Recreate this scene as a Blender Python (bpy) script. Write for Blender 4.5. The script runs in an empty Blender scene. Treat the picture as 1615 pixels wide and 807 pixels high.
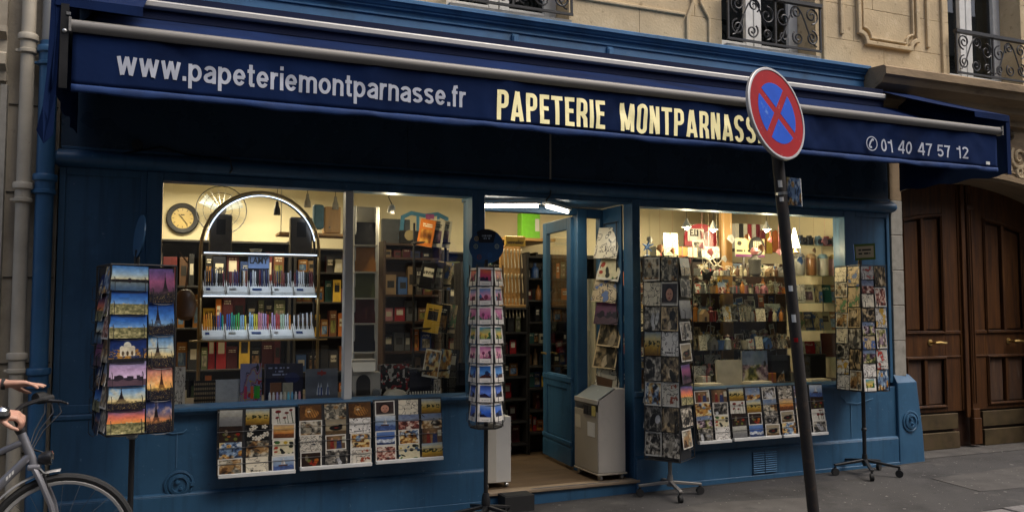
import bpy, math, random
import numpy as np
from mathutils import Vector, Matrix
random.seed(11)
R = math.radians
sc = bpy.context.scene
C = sc.collection
# ---------------------------------------------------------------- camera, sky, sun, exposure
cd = bpy.data.cameras.new('camera')
cd.sensor_width = 36.0
cd.lens = 1320 / 1615 * 36
cd.clip_start = 0.05
cd.clip_end = 600
cam = bpy.data.objects.new('camera', cd)
C.objects.link(cam)
cam.location = (0, -6.28, 1.55)
cam.rotation_euler = (R(90) + math.atan(80 / 1320), 0, R(-22.5))
sc.camera = cam
world = bpy.data.worlds.new('World')
sc.world = world
world.use_nodes = True
wn = world.node_tree
bg = wn.nodes['Background']
sky = wn.nodes.new('ShaderNodeTexSky')
sky.sky_type = 'NISHITA'
sky.sun_disc = False
sky.sun_elevation = R(58)
sky.sun_rotation = R(132)
sky.air_density = 0.9
sky.dust_density = 5.0
sky.ozone_density = 1.0
wn.links.new(sky.outputs[0], bg.inputs[0])
bg.inputs[1].default_value = 0.13
sd = bpy.data.lights.new('sun', 'SUN')
sd.energy = 1.2
sd.angle = R(40)
sd.color = (1.0, 0.96, 0.9)
sun = bpy.data.objects.new('sun', sd)
C.objects.link(sun)
az, el = R(132), R(58)
sun.rotation_euler = Vector((-math.sin(az) * math.cos(el), -math.cos(az) * math.cos(el), -math.sin(el))).to_track_quat('-Z', 'Y').to_euler()
sun.location = (2, -8, 20)
sc.view_settings.view_transform = 'Standard'
sc.view_settings.look = 'None'
sc.view_settings.gamma = 1
sc.view_settings.use_curve_mapping = False
sc.view_settings.exposure = 0.70
sc.render.engine = 'CYCLES'
sc.cycles.use_denoising = True
sc.cycles.max_bounces = 7
sc.cycles.transparent_max_bounces = 12
sc.cycles.sample_clamp_indirect = 4

# ---------------------------------------------------------------- materials
MATS = {}
def nodes_of(name):
    m = bpy.data.materials.new(name)
    m.use_nodes = True
    return m, m.node_tree.nodes, m.node_tree.links, m.node_tree.nodes['Principled BSDF']
def pbr(name, col, rough=.6, metal=0., var=.12, vscale=6., stain=None, bump=.0, bscale=60., spec=.5, stretch=None, speck=None, streak=None):
    m, N, L, b = nodes_of(name)
    geo = N.new('ShaderNodeNewGeometry')
    pos = geo.outputs['Position']
    if stretch:
        mp = N.new('ShaderNodeMapping'); mp.inputs['Scale'].default_value = stretch
        L.new(pos, mp.inputs[0]); pos = mp.outputs[0]
    n = N.new('ShaderNodeTexNoise'); n.inputs['Scale'].default_value = vscale; n.inputs['Detail'].default_value = 6
    L.new(pos, n.inputs['Vector'])
    r = N.new('ShaderNodeValToRGB')
    r.color_ramp.elements[0].position = .3; r.color_ramp.elements[1].position = .7
    c = Vector(col)
    r.color_ramp.elements[0].color = (*(c * (1 - var)), 1)
    r.color_ramp.elements[1].color = (*[min(1, x * (1 + var)) for x in c], 1)
    L.new(n.outputs[0], r.inputs[0])
    out = r.outputs[0]
    for (scol, sscale, lo, hi) in (stain or []):
        n2 = N.new('ShaderNodeTexNoise'); n2.inputs['Scale'].default_value = sscale; n2.inputs['Detail'].default_value = 8; n2.inputs['Roughness'].default_value = .65
        L.new(geo.outputs['Position'] if not stretch else pos, n2.inputs['Vector'])
        mr = N.new('ShaderNodeMapRange'); mr.inputs[1].default_value = lo; mr.inputs[2].default_value = hi
        L.new(n2.outputs[0], mr.inputs[0])
        mx = N.new('ShaderNodeMix'); mx.data_type = 'RGBA'
        L.new(mr.outputs[0], mx.inputs[0]); L.new(out, mx.inputs[6]); mx.inputs[7].default_value = (*scol, 1)
        out = mx.outputs[2]
    if streak:
        mp2 = N.new('ShaderNodeMapping'); mp2.inputs['Scale'].default_value = (17, 17, 1.1); L.new(geo.outputs['Position'], mp2.inputs[0])
        n3 = N.new('ShaderNodeTexNoise'); n3.inputs['Scale'].default_value = 1; n3.inputs['Detail'].default_value = 7; n3.inputs['Roughness'].default_value = .6; L.new(mp2.outputs[0], n3.inputs['Vector'])
        mr = N.new('ShaderNodeMapRange'); mr.inputs[1].default_value = streak[1]; mr.inputs[2].default_value = streak[2]; L.new(n3.outputs[0], mr.inputs[0])
        mx = N.new('ShaderNodeMix'); mx.data_type = 'RGBA'; L.new(mr.outputs[0], mx.inputs[0]); L.new(out, mx.inputs[6]); mx.inputs[7].default_value = (*streak[0], 1); out = mx.outputs[2]
    if speck:
        vo = N.new('ShaderNodeTexVoronoi'); vo.inputs['Scale'].default_value = speck[1]
        L.new(geo.outputs['Position'], vo.inputs['Vector'])
        mr = N.new('ShaderNodeMapRange'); mr.inputs[1].default_value = speck[2]; mr.inputs[2].default_value = speck[2] * .6
        L.new(vo.outputs[0], mr.inputs[0])
        mx = N.new('ShaderNodeMix'); mx.data_type = 'RGBA'
        L.new(mr.outputs[0], mx.inputs[0]); L.new(out, mx.inputs[6]); mx.inputs[7].default_value = (*speck[0], 1)
        out = mx.outputs[2]
    L.new(out, b.inputs['Base Color'])
    b.inputs['Metallic'].default_value = metal
    rr = N.new('ShaderNodeMapRange'); rr.inputs[3].default_value = max(0.03, rough - .1); rr.inputs[4].default_value = min(1, rough + .1)
    L.new(n.outputs[0], rr.inputs[0]); L.new(rr.outputs[0], b.inputs['Roughness'])
    b.inputs['Specular IOR Level'].default_value = spec
    if bump:
        nb = N.new('ShaderNodeTexNoise'); nb.inputs['Scale'].default_value = bscale; nb.inputs['Detail'].default_value = 5
        L.new(pos, nb.inputs['Vector'])
        bp = N.new('ShaderNodeBump'); bp.inputs['Strength'].default_value = bump; bp.inputs['Distance'].default_value = .01
        L.new(nb.outputs[0], bp.inputs['Height']); L.new(bp.outputs[0], b.inputs['Normal'])
    MATS[name] = m
    return m
def emit(name, col, s):
    m, N, L, b = nodes_of(name)
    b.inputs['Base Color'].default_value = (.8, .8, .8, 1)
    b.inputs['Emission Color'].default_value = (*col, 1); b.inputs['Emission Strength'].default_value = s
    MATS[name] = m
def anycol(name, rough, metal=0., var=.1):           # colour comes from the object's own colour
    m, N, L, b = nodes_of(name)
    oi = N.new('ShaderNodeObjectInfo')
    tc = N.new('ShaderNodeNewGeometry')
    n = N.new('ShaderNodeTexNoise'); n.inputs['Scale'].default_value = 25; n.inputs['Detail'].default_value = 4
    L.new(tc.outputs['Position'], n.inputs['Vector'])
    mr = N.new('ShaderNodeMapRange'); mr.inputs[1].default_value = .3; mr.inputs[2].default_value = .7; mr.inputs[3].default_value = 1 - var; mr.inputs[4].default_value = 1 + var
    L.new(n.outputs[0], mr.inputs[0])
    vm = N.new('ShaderNodeVectorMath'); vm.operation = 'SCALE'
    L.new(oi.outputs['Color'], vm.inputs[0]); L.new(mr.outputs[0], vm.inputs['Scale'])
    L.new(vm.outputs[0], b.inputs['Base Color'])
    b.inputs['Roughness'].default_value = rough; b.inputs['Metallic'].default_value = metal
    MATS[name] = m
BLUE = (.031, .100, .188)
pbr('paint', BLUE, .42, var=.10, vscale=3, stain=[((.018, .072, .150), 1.3, .5, .72), ((.12, .20, .29), 26, .655, .71), ((.042, .13, .24), 5, .58, .75), ((.02, .05, .085), 9, .64, .76)], bump=.16, bscale=14, streak=((.019, .062, .118), .52, .74))
pbr('paint_cornice', (.036, .145, .31), .5, var=.12, vscale=3, stain=[((.02, .07, .13), 2.2, .5, .72), ((.12, .2, .26), 18, .64, .78)], bump=.08, bscale=30)
pbr('paint_shaded', (.026, .052, .088), .28, var=.15, vscale=4, bump=.03, bscale=20)  # shopfront blue made darker: shade under the awning put into the fascia's colour
pbr('paint_edge', (.10, .22, .36), .5, var=.2, vscale=9)
pbr('stone', (.55, .435, .27), .9, var=.12, vscale=4, stain=[((.46, .36, .23), 1.7, .5, .72), ((.66, .54, .36), 9, .56, .75), ((.30, .22, .13), 13, .60, .72), ((.17, .125, .08), 34, .64, .72)], bump=.35, bscale=45, spec=.2)
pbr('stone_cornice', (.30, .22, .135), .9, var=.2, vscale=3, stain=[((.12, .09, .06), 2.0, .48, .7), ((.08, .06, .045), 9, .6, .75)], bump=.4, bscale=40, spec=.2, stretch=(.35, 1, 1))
pbr('render_beige', (.38, .335, .26), .92, var=.1, vscale=3, stain=[((.22, .19, .15), 1.8, .5, .72), ((.15, .13, .1), 9, .63, .8)], bump=.25, bscale=60, spec=.2)
pbr('stone_grey', (.30, .285, .25), .9, var=.14, vscale=14, stain=[((.17, .16, .14), 6, .55, .75)], bump=.3, bscale=90, spec=.2)
pbr('pipe_beige', (.40, .36, .285), .55, var=.12, vscale=7, stain=[((.18, .14, .1), 16, .64, .74)], bump=.1, bscale=40)
pbr('pipe_blue', (.027, .102, .212), .42, var=.14, vscale=5, stain=[((.06, .14, .24), 12, .6, .75)], bump=.08, bscale=30)
pbr('pipe_zinc', (.20, .205, .205), .5, var=.15, vscale=8)
pbr('fabric', (.0058, .0160, .060), .9, var=.25, vscale=2.2, stain=[((.011, .024, .075), 3.5, .56, .78), ((.004, .009, .032), 1.4, .52, .72)], bump=.35, bscale=10, spec=.08)
pbr('fabric_hem', (.014, .040, .135), .7, var=.2, vscale=9, bump=.2, bscale=22, spec=.25)
pbr('fabric_side', (.008, .014, .045), .8, var=.2, vscale=3, spec=.2)
pbr('alu', (.40, .395, .385), .5, metal=.5, var=.08, vscale=3, stretch=(.2, 4, 4))
pbr('alu_old', (.235, .225, .21), .5, metal=.5, var=.1, vscale=3, stretch=(.2, 4, 4))
pbr('letter_grey', (.46, .49, .57), .7, var=.06, vscale=12)
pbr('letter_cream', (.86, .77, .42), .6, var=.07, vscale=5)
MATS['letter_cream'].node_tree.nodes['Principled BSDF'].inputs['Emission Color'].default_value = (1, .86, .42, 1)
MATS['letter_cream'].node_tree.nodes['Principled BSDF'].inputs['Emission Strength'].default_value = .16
pbr('asphalt', (.064, .061, .059), .9, var=.16, vscale=2.2, stain=[((.040, .038, .037), 1.3, .5, .64), ((.095, .090, .084), 3.1, .58, .7), ((.03, .029, .028), 8, .62, .72)], bump=.6, bscale=190, spec=.25, speck=((.42, .40, .35), 17, .075))
pbr('asphalt_old', (.092, .086, .080), .92, var=.18, vscale=5, stain=[((.062, .059, .056), 3, .5, .7)], bump=.7, bscale=150, spec=.2, speck=((.40, .38, .33), 14, .07))
pbr('gum', (.18, .17, .155), .9, var=.3, vscale=20)
pbr('road', (.05, .05, .05), .9, var=.15, vscale=3, bump=.5, bscale=160, spec=.2)
pbr('granite', (.17, .16, .155), .85, var=.25, vscale=40, bump=.3, bscale=120, spec=.2)
pbr('crack', (.035, .033, .03), .95, var=.2, vscale=9)
pbr('oak', (.070, .026, .006), .55, var=.32, vscale=5, stretch=(6, 6, .5), stain=[((.035, .013, .006), 2.2, .5, .7), ((.125, .05, .011), 4, .56, .75)], bump=.14, bscale=30, spec=.25, streak=((.022, .009, .004), .55, .72))
pbr('oak_worn', (.066, .028, .010), .75, var=.35, vscale=6, stretch=(5, 5, .6), stain=[((.11, .075, .05), 5, .58, .72), ((.03, .014, .008), 3, .5, .66)], bump=.2, bscale=30)
pbr('oak_dark', (.045, .019, .009), .5, var=.3, vscale=5, stretch=(6, 6, .5))
pbr('brass', (.46, .31, .11), .38, metal=.9, var=.2, vscale=20)
pbr('brass_old', (.075, .052, .022), .65, metal=.4, var=.3, vscale=7, stain=[((.10, .065, .035), 6, .5, .7)])
pbr('gold_frame', (.36, .24, .09), .35, metal=.7, var=.12, vscale=10)
pbr('floor_wood', (.115, .072, .038), .6, var=.25, vscale=4, stretch=(1, 9, 9), stain=[((.10, .062, .035), 1.6, .5, .7)], bump=.08, bscale=40)
pbr('step_edge', (.27, .20, .13), .7, var=.25, vscale=7, stretch=(.5, 4, 4))
pbr('cream', (.74, .65, .43), .8, var=.05, vscale=2, stain=[((.62, .52, .33), 1.2, .55, .8)])
pbr('ceiling_white', (.70, .64, .48), .8, var=.05, vscale=2)
pbr('white_wood', (.55, .51, .43), .55, var=.07, vscale=6)
pbr('offwhite', (.62, .60, .55), .5, var=.05, vscale=5)
pbr('bin_beige', (.47, .43, .37), .5, var=.06, vscale=3, stain=[((.33, .30, .25), 2.5, .58, .8)])
pbr('bin_front', (.40, .35, .27), .5, var=.07, vscale=3)
pbr('black_metal', (.012, .012, .013), .38, var=.2, vscale=10)
pbr('black_wire', (.02, .02, .021), .45, var=.2, vscale=10)
pbr('iron', (.016, .016, .017), .5, var=.25, vscale=14)
pbr('rust_pole', (.016, .012, .010), .7, var=.3, vscale=9, stain=[((.055, .03, .018), 12, .58, .75), ((.008, .008, .009), 4, .5, .7)], bump=.12, bscale=60)
pbr('chrome', (.72, .72, .72), .16, metal=1, var=.05, vscale=9)
pbr('steel', (.42, .42, .41), .3, metal=.9, var=.1, vscale=9)
pbr('rubber', (.014, .014, .014), .75, var=.2, vscale=30)
pbr('bike_paint', (.245, .245, .265), .34, metal=.55, var=.05, vscale=5)
pbr('red_paint', (.27, .008, .010), .55, var=.16, vscale=7, stain=[((.42, .14, .12), 15, .64, .74), ((.5, .4, .38), 45, .68, .74)], spec=.12)
pbr('blue_sign', (.010, .070, .44), .55, var=.1, vscale=9, stain=[((.14, .28, .58), 10, .60, .78), ((.4, .45, .55), 40, .68, .74)], spec=.12)
pbr('white_paint', (.66, .66, .63), .5, var=.08, vscale=12)
pbr('card_edge', (.66, .64, .59), .6, var=.04, vscale=12)
pbr('dark_wood', (.05, .024, .012), .5, var=.25, vscale=6, stretch=(1, 1, 8))
pbr('shelf_dark', (.022, .019, .017), .6, var=.2, vscale=6)
pbr('pine', (.42, .235, .075), .5, var=.16, vscale=7, stretch=(6, 6, .8))
pbr('clear_shelf', (.30, .32, .31), .25, var=.05, vscale=4)
pbr('skin', (.50, .28, .20), .5, var=.1, vscale=30, stain=[((.55, .24, .18), 18, .55, .75)])
pbr('jacket', (.07, .068, .06), .85, var=.15, vscale=12)
pbr('jeans', (.03, .045, .085), .85, var=.15, vscale=20)
pbr('hair', (.03, .02, .014), .6, var=.3, vscale=40)
pbr('leather', (.10, .052, .028), .5, var=.2, vscale=10)
pbr('render_far', (.36, .32, .26), .9, var=.15, vscale=1)
pbr('paper', (.58, .52, .40), .7, var=.06, vscale=9)
anycol('matte', .65); anycol('gloss', .32); anycol('metal_any', .3, .8)
emit('led', (.62, .76, 1.0), 1.7)
emit('tube', (1.0, .93, .78), 9)
emit('bulb', (1.0, .85, .55), 16)
emit('tube_warm', (1.0, .86, .55), 5)
def glass(name, tint=(.97, .98, .97), rough=.0, refl=1.0):
    m, N, L, b = nodes_of(name)
    N.remove(b)
    out = N['Material Output']
    tr = N.new('ShaderNodeBsdfTransparent'); tr.inputs[0].default_value = (*tint, 1)
    gl = N.new('ShaderNodeBsdfGlossy'); gl.inputs['Roughness'].default_value = rough; gl.inputs['Color'].default_value = (refl, refl, refl, 1)
    fr = N.new('ShaderNodeFresnel'); ge = N.new('ShaderNodeNewGeometry'); mr = N.new('ShaderNodeMapRange'); mr.inputs[3].default_value = 1.5; mr.inputs[4].default_value = 1 / 1.5
    L.new(ge.outputs['Backfacing'], mr.inputs[0]); L.new(mr.outputs[0], fr.inputs[0])
    mx = N.new('ShaderNodeMixShader')
    L.new(fr.outputs[0], mx.inputs[0]); L.new(tr.outputs[0], mx.inputs[1]); L.new(gl.outputs[0], mx.inputs[2])
    L.new(mx.outputs[0], out.inputs[0])
    MATS[name] = m
glass('glass'); glass('dark_glass', (.45, .48, .48)); glass('shelf_glass', (.82, .88, .86))

# ---------------------------------------------------------------- printed pictures: one sheet of small pictures painted here
T = 96
NT = 16
rng = np.random.RandomState(5)
yy, xx = np.mgrid[0:T, 0:T] / (T - 1.0)       # yy 0 = bottom
def fbm(base=3, octs=4, ax=1., ay=1.):
    out = np.zeros((T, T)); amp = 1.; tot = 0
    for o in range(octs):
        n = base * 2 ** o + 2
        g = rng.rand(n, n)
        u = np.clip(xx * ax, 0, 1) * (n - 1.001); v = np.clip(yy * ay, 0, 1) * (n - 1.001)
        i = u.astype(int); j = v.astype(int); fu = u - i; fv = v - j
        fu = fu * fu * (3 - 2 * fu); fv = fv * fv * (3 - 2 * fv)
        a = g[j, i] * (1 - fu) + g[j, np.minimum(i + 1, n - 1)] * fu
        b = g[np.minimum(j + 1, n - 1), i] * (1 - fu) + g[np.minimum(j + 1, n - 1), np.minimum(i + 1, n - 1)] * fu
        out += amp * (a * (1 - fv) + b * fv); tot += amp; amp *= .55
    return out / tot
def ramp(t, cols):
    cols = np.array(cols, float); t = np.clip(t, 0, 1) * (len(cols) - 1.001); i = t.astype(int); f_ = (t - i)[..., None]
    return cols[i] * (1 - f_) + cols[np.minimum(i + 1, len(cols) - 1)] * f_
def put(img, mask, col):
    m = np.clip(mask, 0, 1)[..., None].astype(float)
    return img * (1 - m) + np.array(col) * m
def ell(cx, cy, a, b, rot=0.):
    c_, s_ = math.cos(rot), math.sin(rot); dx, dy = xx - cx, yy - cy
    d = np.hypot((dx * c_ + dy * s_) / a, (dy * c_ - dx * s_) / b); return np.clip((1 - d) * 8, 0, 1)
def tower_mask(cx, base, h, w=.15):
    t = (yy - base) / h
    hw = w * (np.clip(1 - t, 0, 1) ** 2.3) + .010
    m = (np.abs(xx - cx) < hw) & (t > 0) & (t < 1)
    hole = (np.abs(xx - cx) < w * .62 * np.sqrt(np.clip(1 - (t / .17) ** 2, 0, 1))) & (t < .17)
    bars = (np.abs(t - .24) < .02) & (np.abs(xx - cx) < w * .7) | (np.abs(t - .47) < .014) & (np.abs(xx - cx) < w * .33)
    return ((m & ~hole) | bars) & (t > 0) & (t < 1)
def skyline(h0, h1, n=14):
    hs = h0 + (h1 - h0) * rng.rand(n)
    return yy < hs[np.minimum((xx * n).astype(int), n - 1)]
SKIES = [[(.95, .62, .25), (.85, .45, .38), (.28, .30, .55)], [(.93, .80, .50), (.60, .72, .80), (.20, .42, .68)], [(.35, .22, .32), (.58, .32, .45), (.36, .30, .52)],
         [(.96, .74, .36), (.92, .62, .42), (.62, .42, .50)], [(.50, .66, .82), (.20, .42, .72), (.06, .20, .48)], [(.90, .55, .30), (.22, .28, .48), (.05, .10, .25)],
         [(.80, .70, .80), (.72, .60, .74), (.55, .55, .72)], [(.85, .88, .90), (.55, .72, .86), (.30, .52, .78)]]
def p_tower(k):
    s = SKIES[k % 8]; img = ramp(np.clip((yy - .25) / .75 + .15 * (fbm(3) - .5), 0, 1), s)
    img = put(img, np.clip((fbm(4, 5) - .52) * 6, 0, 1) * .6, np.array(s[0]) * .5 + .4) if k % 2 else img
    g = yy < .27 + .02 * fbm(8)[0]
    img = put(img, g, ramp(fbm(6, 4), [(.05, .05, .08), (.20, .15, .12), (.10, .13, .10)])[..., :])
    img = put(img, skyline(.24, .33, 18), (.07, .07, .12))
    dark = (.10, .07, .09) if k % 3 else (.25, .14, .08)
    cx = .35 + .3 * rng.rand()
    img = put(img, tower_mask(cx, .22, .62 + .1 * rng.rand(), .17), dark)
    img = put(img, (rng.rand(T, T) > .955) & (yy < .28), (.98, .82, .45)); img = put(img, (np.abs(yy - .30 - .05 * (fbm(5)[0] - .5)) < .03) * fbm(12, 3) * 1.2, (.20, .20, .14))
    img = put(img, ell(.2 + .6 * rng.rand(), .34, .5, .10) * .35, s[0])
    return img * (.82 + .36 * fbm(10, 4)[..., None])
def p_pano(k):
    s = SKIES[(k * 3 + 1) % 8]; img = ramp(np.clip((yy - .35) / .65 + .2 * (fbm(3) - .5), 0, 1), s)
    m = k % 4
    if m == 0:
        img = put(img, yy < .38, np.zeros(3)); refl = img[::-1] * .6; img = np.where((yy < .36)[..., None], np.roll(refl, -8, 0), img)
        img = put(img, (np.abs(yy - .40) < .03 + .05 * fbm(9)[0]), (.05, .05, .06)); img = put(img, ell(.5, .41, .06, .1), (.1, .08, .1))
    elif m == 1:
        img = put(img, skyline(.30, .46, 30), (.78, .70, .52)); t = fbm(14, 3) * (1.2 - yy)
        img = np.where((yy < .42)[..., None], ramp(t, [(.12, .14, .08), (.50, .48, .32), (.86, .80, .60)]), img)
    elif m == 2:
        img = ramp(yy, [(.10, .14, .26), (.10, .20, .42), (.05, .12, .32)]); img = put(img, (fbm(9, 3) > .5) & (yy < .5), (.62, .44, .20))
        for cx, r, b0 in ((.5, .11, .62), (.36, .06, .54), (.64, .06, .54)): img = put(img, ell(cx, b0, r, r * 1.7), (.84, .82, .74))
        img = put(img, (np.abs(xx - .5) < .20) & (yy < .60) & (yy > .24), (.80, .76, .66))
        for c in (.38, .5, .62): img = put(img, ell(c, .34, .035, .10), (.30, .24, .18))
        img = put(img, (rng.rand(T, T) > .95) & (yy < .35), (.98, .80, .35)); img = put(img, (yy < .14), (.10, .10, .12))
    else:
        img = put(img, skyline(.25, .42, 12), (.16, .13, .18)); img = put(img, (yy < .22 + .03 * np.sin(xx * 20)), (.34, .26, .30)); img = put(img, ell(.3, .3, .12, .14) * (yy > .25), (.14, .11, .15))
    return img * (.84 + .32 * fbm(10, 4)[..., None])
def p_pola(k):
    hue = [((.90, .45, .20), (.75, .25, .40), (.25, .15, .30)), ((.30, .60, .85), (.90, .60, .70), (.50, .20, .30)), ((.95, .75, .80), (.80, .40, .60), (.30, .50, .35)), ((.20, .55, .75), (.90, .75, .35), (.25, .50, .30)),
           ((.70, .35, .60), (.95, .70, .75), (.60, .15, .40)), ((.10, .30, .60), (.35, .60, .85), (.35, .15, .12)), ((.12, .22, .50), (.40, .55, .90), (.15, .12, .25)), ((.65, .75, .90), (.20, .40, .80), (.10, .12, .30)), ((.20, .65, .65), (.85, .90, .80), (.10, .35, .45))][k % 9]
    img = ramp(yy + .25 * (fbm(3) - .5), [hue[2], hue[1], hue[0]])
    h = .34 + .12 * np.sin(xx * 5 + k) + .1 * (fbm(5)[0] - .5)
    img = put(img, yy < h, np.array(hue[2]) * .8); img = put(img, yy < h * .55, np.array(hue[1]) * .75)
    for _ in range(3):
        cx, cy, r = rng.rand(), .35 + .2 * rng.rand(), .06 + .09 * rng.rand(); img = put(img, np.hypot(xx - cx, yy - cy) < r, np.array(hue[rng.randint(3)]) * rng.uniform(.4, 1.1)); img = put(img, (np.abs(xx - cx) < .015) & (yy < cy) & (yy > .2), (.12, .08, .08))
    b = (xx < .14) | (xx > .86) | (yy > .89) | (yy < .25)
    img = put(img, b, (.90, .88, .84)); img = put(img, (np.abs(yy - .1) < .015) & (np.abs(xx - .5) < .22) & (rng.rand(T)[None, :] > .35), (.35, .33, .32))
    return img
def p_bw(k):
    f1 = fbm(4, 5); f2 = fbm(8, 4); t = np.clip((f1 - .5) * 2.0 + .38 + .5 * (f2 - .5) + .2 * (yy - .5), 0, 1)
    img = ramp(t, [(.12, .12, .11), (.40, .38, .35), (.66, .63, .57), (.84, .81, .74)])
    for _ in range(4):
        v = rng.choice([.06, .12, .3, .62, .8]); img = put(img, ell(rng.uniform(.2, .8), rng.uniform(.15, .7), rng.uniform(.05, .2), rng.uniform(.08, .35), rng.uniform(-.5, .5)) * (.6 + .5 * f2), np.ones(3) * v)
    img = put(img, (np.abs(((xx + .3 * yy) * rng.randint(4, 9)) % 1 - .5) < .06) & (yy > rng.uniform(.3, .7)), np.ones(3) * .15)
    if k % 3 == 0: img = put(img, (xx < .06) | (xx > .94) | (yy < .05) | (yy > .95), (.84, .82, .77))
    if k % 4 == 1: img = img * np.array([1.05, .95, .78])
    return img
PAL = [[(.10, .07, .05), (.34, .22, .11), (.60, .44, .24), (.80, .70, .52)], [(.08, .10, .14), (.20, .30, .45), (.48, .58, .68), (.84, .84, .82)], [(.10, .10, .09), (.32, .31, .27), (.58, .54, .45), (.80, .76, .66)],
       [(.18, .08, .07), (.46, .18, .15), (.70, .50, .42), (.85, .80, .72)], [(.10, .12, .07), (.28, .32, .16), (.55, .52, .26), (.80, .76, .56)], [(.16, .09, .04), (.50, .29, .10), (.76, .54, .22), (.86, .78, .54)],
       [(.12, .09, .12), (.34, .24, .30), (.60, .50, .54), (.82, .77, .74)], [(.05, .05, .05), (.22, .20, .18), (.60, .56, .48), (.84, .80, .72)]]
def p_art(k):
    p = PAL[k % 8]; q = PAL[(k * 3 + 2) % 8]; a = fbm(4 + k % 4, 5); b = fbm(7, 4); g_ = fbm(2, 2)
    t = np.clip((a - .5) * 2.2 + .60 + .6 * (b - .5), 0, 1)
    img = ramp(t, p); img = put(img, np.clip((g_ - .5) * 7, 0, 1), ramp(t, q))
    m = k % 6; hz = rng.uniform(.35, .7)
    if m in (0, 3): img = put(img, np.clip((yy - hz - .05 * fbm(5)[0]) * 20, 0, 1) * .85, ramp(yy + .3 * b, [p[3], (.62, .68, .74), (.38, .48, .62)]))
    if m in (1, 4, 2):
        cx, cy = rng.uniform(.35, .65), rng.uniform(.3, .5); c_ = np.array(rng.choice([0, 2, 3]) and p[2] or p[0]); img = put(img, ell(cx, cy, .2, .26) * .9, c_ * (.8 + .4 * b[..., None])); img = put(img, ell(cx + .03, cy + .28, .12, .12) * .9, np.array(q[2]) * (.8 + .4 * a[..., None])); img = put(img, ell(cx - .18, cy - .1, .14, .1, .6) * .8, p[1]); img = put(img, ell(cx + .01, cy + .30, .03, .02), p[0])
    if m == 5:
        for _ in range(9): img = put(img, ell(rng.rand(), rng.rand(), rng.uniform(.04, .12), rng.uniform(.04, .12)) * .85, (p, q)[rng.randint(2)][rng.randint(4)])
    for _ in range(3): img = put(img, ell(rng.rand(), rng.rand(), rng.uniform(.02, .06), rng.uniform(.05, .2), rng.uniform(-1, 1)) * .7, (p, q)[rng.randint(2)][rng.choice([0, 3])])
    img = img * .88 + img.mean(axis=2, keepdims=True) * .12
    if k % 3 == 2: img = put(img, (xx < .06) | (xx > .94) | (yy < .07) | (yy > .93), (.84, .82, .77))
    return img
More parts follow.
